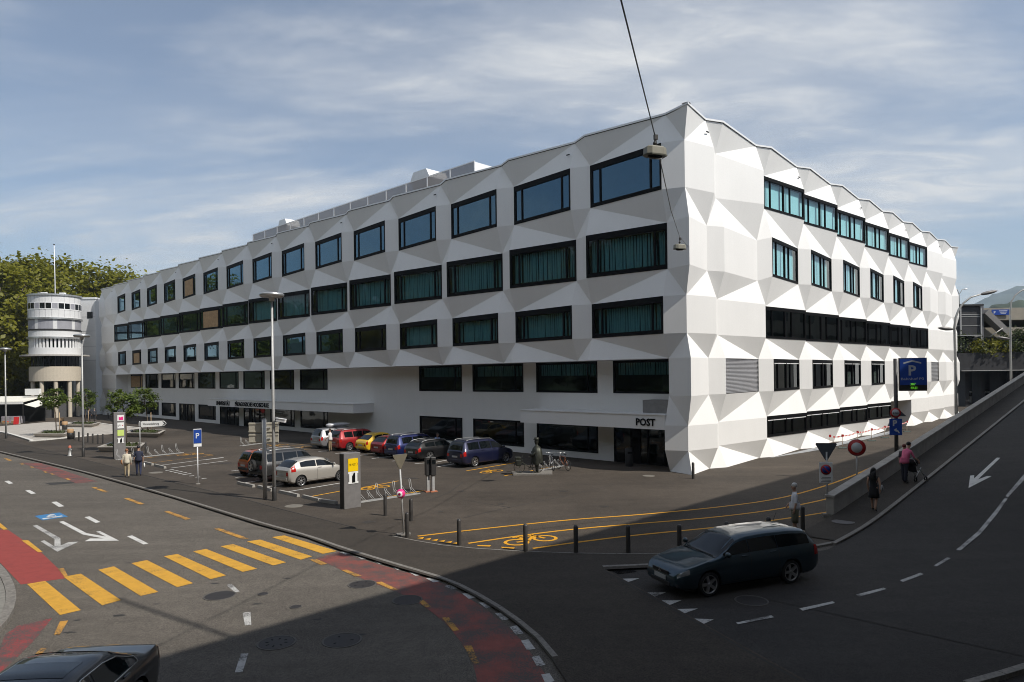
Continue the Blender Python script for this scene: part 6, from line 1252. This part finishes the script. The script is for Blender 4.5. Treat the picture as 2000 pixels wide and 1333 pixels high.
car('estate_car', 'blue grey estate car driving off the ramp in the shadowed foreground', WAG2, (.026, .052, .070), Vector((ctr.x, ctr.y, (fl_w.z + rl_w.z) / 2 + .006)), hW, .20, .775, .315, 5, ((.285, .482), (.486, .684), (.688, .925)), (.25, .405), (.92, .985), seams=(.484, .686), rails=False, extras=wagon_extra, metal=.75)
def sed_extra(t_, B_, mp):
    B_.patch(.475, .585, 8.25, 10, 1, .006, 6, 4, True).build('sunroof', m_cglass, t_)
    for s_ in (-1, 1):
        m_ = MB(); m_.tube([B_.pt(f, 6.02, s_, .012) for f in (.34, .45, .6, .72, .79)] , .010, 5); m_.tube([B_.pt(f, 6.93, s_, .012) for f in (.36, .42, .5, .62, .70, .76, .79)] + [B_.pt(.795, 6.4, s_, .012), B_.pt(.79, 6.02, s_, .012)], .010, 5); m_.build('chrome_trim', m_rim, t_)
car('black_saloon', 'black saloon car with sunroof cut off by the bottom left picture edge', SED, (.006, .006, .008), Vector((-7.30, 10.42, .006)), R(-86), .17, .775, .33, 10, ((.33, .535), (.55, .735)), (.31, .43), (.70, .84), seams=(.54, .74), tail=(.965, .995, 3.6, 5.4), extras=sed_extra, metal=.3)

# ================================================================== PEOPLE
SKIN = M('skin', (.45, .27, .19), .55, var=.08)
def mixv(a, b, t): return [a[i] + (b[i] - a[i]) * t for i in range(3)]
def person(label, loc, heading, h=1.74, top=(.5, .5, .5), bottom=(.2, .2, .2), shoe=(.03, .03, .03), hair=(.05, .03, .02), hairstyle='short', legs=((0, .10), (0, -.12)), arms=((.06, .0, .0), (.06, .0, .0)), sleeves='short', shorts=False, dress=False, lean=0.0, group=None, hairback=0, girth=1.0):
    t_ = thing('person', label, 'person', loc, heading, group); k = h / 1.75
    V_, E_, Rr, reg = [], [], [], []
    def v(p, r, parent=None, rg=None):
        V_.append(Vector(p) * k); Rr.append(r * k)
        if parent is not None: E_.append((parent, len(V_) - 1)); reg.append(rg)
        return len(V_) - 1
    # x forward, y left
    pel = v((0, 0, .97), .135 * girth); ab = v((lean * .25, 0, 1.13), .125 * girth, pel, 'top'); ch = v((lean * .6, 0, 1.33), .145 * girth, ab, 'top'); nb = v((lean * .85, 0, 1.46), .075, ch, 'top'); nk = v((lean * 1.0 + .01, 0, 1.53), .055, nb, 'skin'); hd0 = v((lean * 1.1 + .02, 0, 1.60), .080, nk, 'skin'); hd1 = v((lean * 1.15 + .025, 0, 1.68), .088, hd0, 'skin'); hd2 = v((lean * 1.15 + .015, 0, 1.745), .055, hd1, 'skin'); no = v((lean * 1.15 + .115, 0, 1.645), .018, hd1, 'skin')
    for s_, (kn, an) in zip((1, -1), legs):
        hp = v((0, s_ * .085, .90), .105 * girth, pel, 'bottom'); kneex = kn + (an > kn) * .04; kn_ = v((kneex, s_ * .095, .49), .068, hp, 'bottom'); mid = v((kneex * .5 + an * .5, s_ * .095, .32), .060, kn_, 'calf'); ank = v((an, s_ * .095, .09), .042, mid, 'calf'); toe = v((an + .17, s_ * .11, .035), .035, ank, 'shoe')
    for s_, (fx, bend, out_) in zip((1, -1), arms):
        sh = v((lean * .75, s_ * .185, 1.40), .062, ch, 'top'); el = v((lean * .75 + fx * .5 - .02, s_ * (.225 + out_), 1.13), .046, sh, 'arm'); wr = v((lean * .75 + fx + bend, s_ * (.23 + out_ * .6), .90 + bend * .9), .030, el, 'fore'); pm = v((lean * .75 + fx + bend * 1.25 + .01, s_ * (.23 + out_ * .5), .82 + bend * .95), .030, wr, 'skin')
        for i in range(4): d = (i - 1.5) * .018; f1 = v((V_[pm].x / k + .01 + d, s_ * (.225 + out_ * .5), .765 + bend * .97 + abs(d) * .3), .0095, pm, 'skin'); v((V_[pm].x / k + .025 + d, s_ * (.212 + out_ * .5), .73 + bend * .98 + abs(d) * .5), .008, f1, 'skin')
        v((V_[pm].x / k + .045, s_ * (.21 + out_ * .5), .80 + bend * .95), .0095, wr, 'skin')
    me = bpy.data.meshes.new('body'); me.from_pydata([tuple(p) for p in V_], E_, []); o = bpy.data.objects.new('body', me); col.objects.link(o)
    sk = o.modifiers.new('skin', 'SKIN'); sk.use_smooth_shade = True; lay = me.skin_vertices[0].data if me.skin_vertices else None
    if lay is None:
        bm_ = bmesh.new(); bm_.from_mesh(me); bm_.verts.layers.skin.verify(); bm_.to_mesh(me); bm_.free(); lay = me.skin_vertices[0].data
    for i, r in enumerate(Rr): lay[i].radius = (r, r)
    for i in range(len(Rr)): lay[i].use_root = (i == pel)
    ss = o.modifiers.new('sub', 'SUBSURF'); ss.levels = 1; ss.render_levels = 1
    dg = bpy.context.evaluated_depsgraph_get(); dg.update(); new = bpy.data.meshes.new_from_object(o.evaluated_get(dg)); bpy.data.objects.remove(o)
    cl = {'top': 0, 'bottom': 1, 'skin': 2, 'shoe': 3}; new.materials.clear()
    tid = '%02x%02x%02x' % tuple(int(c * 255) for c in top); bid = '%02x%02x%02x' % tuple(int(c * 255) for c in bottom)
    for m_ in (M('cloth ' + tid, top, .85, var=.08, scale=9), M('cloth ' + bid, bottom, .85, var=.10, scale=9), SKIN, M('shoe %.2f' % shoe[0], shoe, .6)): new.materials.append(m_)
    mp = {'top': 0, 'bottom': 1, 'skin': 2, 'shoe': 3, 'calf': 2 if (shorts or dress) else 1, 'arm': 2 if sleeves == 'none' else 0, 'fore': 0 if sleeves == 'long' else 2}
    if dress: mp['bottom'] = 2
    for p in new.polygons:
        c_ = p.center; best = (9, 'top')
        for (a, b), rg in zip(E_, reg):
            A_, B_ = V_[a], V_[b]; d = B_ - A_; u = max(0, min(1, (c_ - A_).dot(d) / max(d.length_squared, 1e-9))); dd = (c_ - (A_ + d * u)).length - (Rr[a] * (1 - u) + Rr[b] * u)
            if dd < best[0]: best = (dd, rg)
        p.material_index = mp[best[1]]; p.use_smooth = True
    link('body', new, t_)
    hm = M('hair %.2f %.2f' % (hair[0], hair[2]), hair, .6, var=.2, scale=30); hc = V_[hd1]
    m_ = MB(); m_.ball(hc + Vector((-.022, 0, .035)) * k, (.098 * k, .094 * k, .092 * k), 14, 10)
    if hairstyle == 'long': m_.add([tuple(hc + Vector(p) * k) for p in [(-.05, -.10, .05), (-.05, .10, .05), (-.12, .12, -.15), (-.13, .11, -.42), (-.12, 0, -.50), (-.13, -.11, -.42), (-.12, -.12, -.15), (-.17, 0, -.1), (-.19, 0, -.38)]], [(0, 1, 2, 7), (0, 7, 6), (7, 2, 3, 8), (7, 8, 5, 6), (8, 3, 4), (8, 4, 5), (0, 6, 5, 4, 3, 2, 1)], 0, True)
    if hairstyle == 'cap': m_.add([tuple(hc + Vector(p) * k) for p in [(.05, -.08, .05), (.05, .08, .05), (.17, .06, .04), (.17, -.06, .04)]], [(0, 3, 2, 1), (0, 1, 2, 3)])
    m_.build('cap' if hairstyle == 'cap' else 'hair', hm, t_)
    fm_ = MB()
    for s_ in (-1, 1): fm_.ball(hc + Vector((.078, s_ * .033, -.015)) * k, (.010 * k, .014 * k, .010 * k), 8, 5, 0); fm_.ball(hc + Vector((.0, s_ * .090, -.025)) * k, (.022 * k, .012 * k, .034 * k), 8, 5, 1)
    fm_.box(hc + Vector((.083, 0, -.085)) * k, (.012 * k, .05 * k, .012 * k), 2); fm_.build('face', [m_black, SKIN, M('lips', (.35, .12, .10), .5)], t_)
    if dress:
        m_ = MB(); m_.lathe([(.15 * k, 1.36 * k), (.135 * k, 1.12 * k), (.165 * k, .95 * k), (.20 * k, .72 * k), (.215 * k, .56 * k), (.205 * k, .56 * k)], 20, 0); m_.build('dress', M('cloth ' + tid, top), t_)
    else:
        m_ = MB(); m_.lathe([(.155 * k * girth, 1.12 * k), (.168 * k * girth, .98 * k), (.172 * k * girth, .88 * k), (.16 * k * girth, .88 * k)], 18, 0); m_.build('shirt_hem', M('cloth ' + tid, top), t_)
    if shorts:
        for s_, (kn, an) in zip((1, -1), legs): m_ = MB(); m_.tube([Vector((0, s_ * .085, .90)) * k, Vector((kn * .8, s_ * .095, .55)) * k, Vector((kn, s_ * .095, .42)) * k], [.125 * k, .105 * k, .10 * k], 12); m_.build('trouser_leg', M('cloth ' + bid, bottom), t_)
    return t_
def bag(par, p, size, mat_, name='bag'): m_ = MB(); m_.ball(p, size, 10, 7); return m_.build(name, mat_, par)
hd_ = R(132)
c1_ = person('person in pale beige jacket walking away on the pavement with a shoulder bag', q(248, 933), R(118), 1.66, (.60, .55, .44), (.42, .34, .22), (.10, .05, .03), (.28, .12, .06), legs=((.03, .14), (-.02, -.20)), sleeves='long', group='couple walking on the pavement')
bag(c1_, (-.05, .27, .95), (.10, .05, .13), M('brown bag', (.30, .13, .05), .6), 'shoulder_bag')
c2_ = person('person in navy shirt and dark cap walking away beside the beige jacket', q(271, 930), R(118), 1.78, (.018, .022, .045), (.025, .032, .075), (.06, .03, .02), (.015, .015, .02), 'cap', legs=((.02, .12), (-.02, -.14)), girth=1.15, group='couple walking on the pavement')
bag(c2_, (.06, -.30, .62), (.09, .05, .15), m_signw, 'carrier_bag')
person('white haired person in white shirt and olive shorts standing behind the estate car', q(1553, 1044), R(165), 1.78, (.70, .70, .73), (.10, .095, .06), (.2, .18, .15), (.55, .55, .53), arms=((.02, .02, .02), (.10, .10, .0)), legs=((0, .02), (0, -.03)), shorts=True, girth=1.1)
wm = gr(1707, 998, .066); pw = person('person in short black dress with long dark hair walking on the ramp pavement', wm, R(45), 1.66, (.010, .010, .011), (.3, .2, .15), (.02, .02, .02), (.010, .008, .007), 'long', legs=((.02, .12), (-.01, -.16)), sleeves='none', dress=True, arms=((.06, .02, .02), (-.02, .0, .03)))
bag(pw, (.0, -.30, .93), (.10, .05, .13), M('patterned bag', (.3, .3, .3), .7, var=.8, scale=14), 'handbag')
pk = gr(1767, 944, .066); person('person in pink polo shirt bending over a pushchair on the ramp pavement', pk, R(20), 1.80, (.62, .13, .24), (.020, .022, .035), (.02, .02, .02), (.012, .010, .009), lean=.22, arms=((.26, .10, .0), (.28, .10, .02)), legs=((.02, .05), (-.02, -.08)), girth=1.12)
person('person with auburn hair mostly hidden behind the pink polo shirt', pk + BV * .55 + AV * .15, R(40), 1.66, (.06, .05, .06), (.03, .03, .04), (.02, .02, .02), (.12, .03, .02), legs=((0, .03), (0, -.03)))
person('person in white top and tan trousers standing at the open red minivan', q(645, 882.5), R(170), 1.76, (.72, .70, .68), (.30, .22, .13), (.02, .02, .02), (.05, .035, .025), sleeves='short', arms=((.12, .12, .0), (.02, .0, .0)), legs=((0, .03), (0, -.03)), girth=1.05)
person('person in light blue shirt between the blue and the black parked cars', ve + AV * 1.25 + BV * 1.6, R(-60), 1.72, (.22, .32, .55), (.03, .03, .04), (.02, .02, .02), (.04, .03, .02), lean=.2)
person('dark clothed person walking in the shade below the round tower with white bag', q(175, 822), R(100), 1.72, (.02, .02, .025), (.03, .03, .04), (.02, .02, .02), (.03, .02, .02), sleeves='long', group='people in the shade below the tower')
person('grey clothed person walking in the shade right of the white bag', q(184.5, 823), R(100), 1.74, (.05, .05, .055), (.03, .03, .035), (.02, .02, .02), (.25, .24, .22), sleeves='long', group='people in the shade below the tower')
# pushchair
sc_ = pk + Vector((.62, .28, 0)); sc_.z = ramp_z(sc_.dot(BV)) + .066; pc = thing('pushchair', 'black folding pushchair in front of the pink polo shirt', 'pushchair', sc_, R(25)); m_ = MB()
for s_ in (-.22, .22): m_.tube([(-.38, s_, 1.02), (-.05, s_, .62), (.40, s_, .16)], .014, 6); m_.tube([(-.30, s_, .12), (.12, s_, .62)], .014, 6)
m_.tube([(-.38, -.22, 1.02), (-.38, .22, 1.02)], .016, 6); m_.build('frame', m_alu, pc); m_ = MB(); m_.add([(-.12, -.2, .40), (-.12, .2, .40), (.22, .2, .44), (.22, -.2, .44), (-.28, -.2, .88), (-.28, .2, .88)], [(0, 1, 2, 3), (3, 2, 1, 0), (0, 4, 5, 1), (1, 5, 4, 0)]); m_.build('seat', m_plast, pc); m_ = MB(); m_.ball((-.10, 0, .86), (.24, .22, .22), 12, 8); m_.build('hood', m_plast, pc)
for x in (-.30, .40):
    for s_ in (-.24, .24): m_ = MB(); m_.lathe([(.06, -.02), (.10, -.02), (.10, .02), (.06, .02)], 16, 0, (x, s_, .10), 'Y'); m_.build('wheel', m_tyre, pc)
# ================================================================== BICYCLES AND STATUE
def bicycle(par, frame_m, tyre_m, basket=False, k=1.0):
    r = .335
    def pt(x, z, y=0): return Vector((x * k, y * k, z * k))
    bb, st_, hdt, rh, fh = (-.08, .28), (-.22, .80), (.36, .82), (-.52, r), (.54, r); m_ = MB()
    for a, b in ((bb, st_), (bb, (.38, .66)), (st_, hdt), (bb, rh), (rh, (-.19, .70)), ((.38, .60), hdt)): m_.tube([pt(*a), pt(*b)], .017 * k, 7)
    m_.build('frame', frame_m, par); m_ = MB(); m_.tube([pt(*hdt), pt(.40, .62), pt(*fh)], .014 * k, 7); m_.build('fork', frame_m, par)
    m_ = MB(); m_.tube([pt(.35, .82), pt(.33, 1.0)], .013, 6); m_.tube([pt(.22, 1.02, -.28), pt(.36, 1.02, -.16), pt(.36, 1.0, 0), pt(.36, 1.02, .16), pt(.22, 1.02, .28)], .012, 6); m_.build('handlebar', m_alu if frame_m is not m_bronze else m_bronze, par)
    m_ = MB(); m_.tube([pt(*st_), pt(-.25, .93)], .013, 6); m_.ball(pt(-.27, .95), (.13, .07, .035), 10, 6); m_.build('saddle', m_plast if frame_m is not m_bronze else m_bronze, par)
    for c_ in (rh, fh):
        w_ = MB(); n = 24; R0, r0 = (r - .018) * k, .018 * k; V_ = []
        for i in range(n):
            a = 2 * math.pi * i / n
            for j in range(6): b = 2 * math.pi * j / 6; rr = R0 + r0 * math.cos(b); V_.append((c_[0] * k + rr * math.cos(a), r0 * math.sin(b), c_[1] * k + rr * math.sin(a)))
        w_.add(V_, [[i * 6 + j, ((i + 1) % n) * 6 + j, ((i + 1) % n) * 6 + (j + 1) % 6, i * 6 + (j + 1) % 6] for i in range(n) for j in range(6)], 0, True); o_ = w_.build('wheel', tyre_m, par, fix=True); s_ = MB()
        for i in range(12): a = 2 * math.pi * i / 12; s_.tube([pt(*c_), pt(c_[0] + math.cos(a) * (r - .02), c_[1] + math.sin(a) * (r - .02))], .004 * k, 4)
        s_.build('spokes', m_alu if frame_m is not m_bronze else m_bronze, o_)
    m_ = MB(); m_.lathe([(.09, -.01), (.10, 0), (.09, .01)], 16, 0, pt(*bb), 'Y'); m_.tube([pt(-.08, .28, .06), pt(.02, .16, .07)], .01, 5); m_.tube([pt(-.08, .28, -.06), pt(-.18, .40, -.07)], .01, 5); m_.build('crank', m_plast if frame_m is not m_bronze else m_bronze, par)
bk = thing('bicycle', 'parked bicycle with orange fork beside the statue, front one', 'bicycle', q(*ZD(1580, 785)), R(100), 'bicycles parked by the statue'); bicycle(bk, M('bike silver', (.45, .45, .46), .3, .7), m_tyre)
bk = thing('bicycle', 'parked black bicycle with rear light, right of the silver bicycle', 'bicycle', q(*ZD(1735, 788)), R(118), 'bicycles parked by the statue'); bicycle(bk, M('bike orange', (.30, .10, .04), .4, .3), m_tyre)
sp_ = q(*ZD(1395, 838)); stt = thing('statue', 'bronze statue of a caped postman with peaked cap pushing a bicycle', 'statue', sp_ + Vector((0, 0, .05)), R(185)); k = 1.12
m_ = MB(); m_.prism([(-1.0, -.75), (1.45, -.6), (1.45, .55), (-.8, .65)], -.05, .03); m_.build('plinth', m_granite, stt)
m_ = MB(); V_ = []; n = 20
prof = [(.50, .58, .0), (.48, .92, .0), (.43, 1.22, .0), (.35, 1.44, .0), (.20, 1.56, 0), (.085, 1.62, 0)]
for r, z, o_ in prof: V_ += [(r * .72 * math.cos(a) * (1 + .07 * math.sin(a * 6)), r * math.sin(a) * (1 + .07 * math.sin(a * 6 + 1)), z + (.07 * math.sin(a * 3 + 1) if z < 1 else 0)) for a in [2 * math.pi * i / n for i in range(n)]]
for r, z in ((.08, 1.67), (.115, 1.76), (.122, 1.85), (.11, 1.93), (.03, 1.99)): V_ += [(r * math.cos(a) + .02, r * .85 * math.sin(a), z) for a in [2 * math.pi * i / n for i in range(n)]]
m_.add(V_, [[i * n + j, i * n + (j + 1) % n, (i + 1) * n + (j + 1) % n, (i + 1) * n + j] for i in range(10) for j in range(n)], 0, True)
for s_ in (-.12, .12): m_.tube([(0, s_, .9), (.02, s_, .5), (0, s_, .08)], [.13, .10, .07], 10); m_.tube([(-.03, s_, .05), (.18, s_ * 1.1, .04)], [.06, .04], 8)
m_.ball((.125, 0, 1.85), (.025, .02, .025)); m_.tube([(.05, .30, 1.30), (.22, .32, 1.12), (.45, .22, 1.02)], [.085, .07, .045], 8); m_.tube([(.08, -.26, 1.32), (.26, -.22, 1.18), (.30, -.02, 1.22)], [.085, .07, .05], 8)
for i in range(4): m_.tube([(.45, .22 + .018 * i, 1.02), (.52, .22 + .018 * i, 1.0), (.53, .22 + .018 * i, .96)], .013, 5)
m_.build('figure', m_bronze, stt); m_ = MB(); m_.lathe([(.125, 1.91), (.14, 1.94), (.14, 2.06), (0, 2.075)], 18, 0, (.01, 0, 0)); m_.box((.14, 0, 1.945), (.12, .18, .018)); m_.build('cap', m_bronze, stt)
bt = thing('statue_bicycle', 'bronze bicycle with loaded front basket held by the statue', 'bicycle', sp_ + Vector((-.50, -.22, .09)), R(185)); bicycle(bt, m_bronze, m_bronze); m_ = MB(); m_.box((.62, 0, .80), (.34, .46, .30)); m_.box((.62, .30, .62), (.30, .12, .34)); m_.box((.62, -.30, .62), (.30, .12, .34)); m_.build('mail_basket', m_bronze, bt, bevel=.03)
# dark waste bin by the post entrance
wb = thing('waste_bin', 'dark cylindrical bin standing before the post entrance', 'bin', q(1229, 911)); m_ = MB(); m_.lathe([(.24, 0), (.25, .05), (.25, 1.1), (.22, 1.14), (0, 1.15)], 18, 0); m_.build('drum', m_plast, wb); m_ = MB(); m_.box((0, -.245, .85), (.26, .02, .12)); m_.build('slot', m_black, wb)

# ================================================================== AIR
hz = MB(); hz.box((0, 3000, 208), (12100, 12100, 424)); haze = hz.build('haze', None)
mh, th_, oh = new_mat('thin haze'); pv = nd(th_, 'ShaderNodeVolumePrincipled', {'Color': (.70, .85, 1.0, 1), 'Density': .0002, 'Anisotropy': .2}); th_.links.new(pv.outputs[0], oh.inputs['Volume']); haze.data.materials.clear(); haze.data.materials.append(mh); tag(haze, kind='stuff')
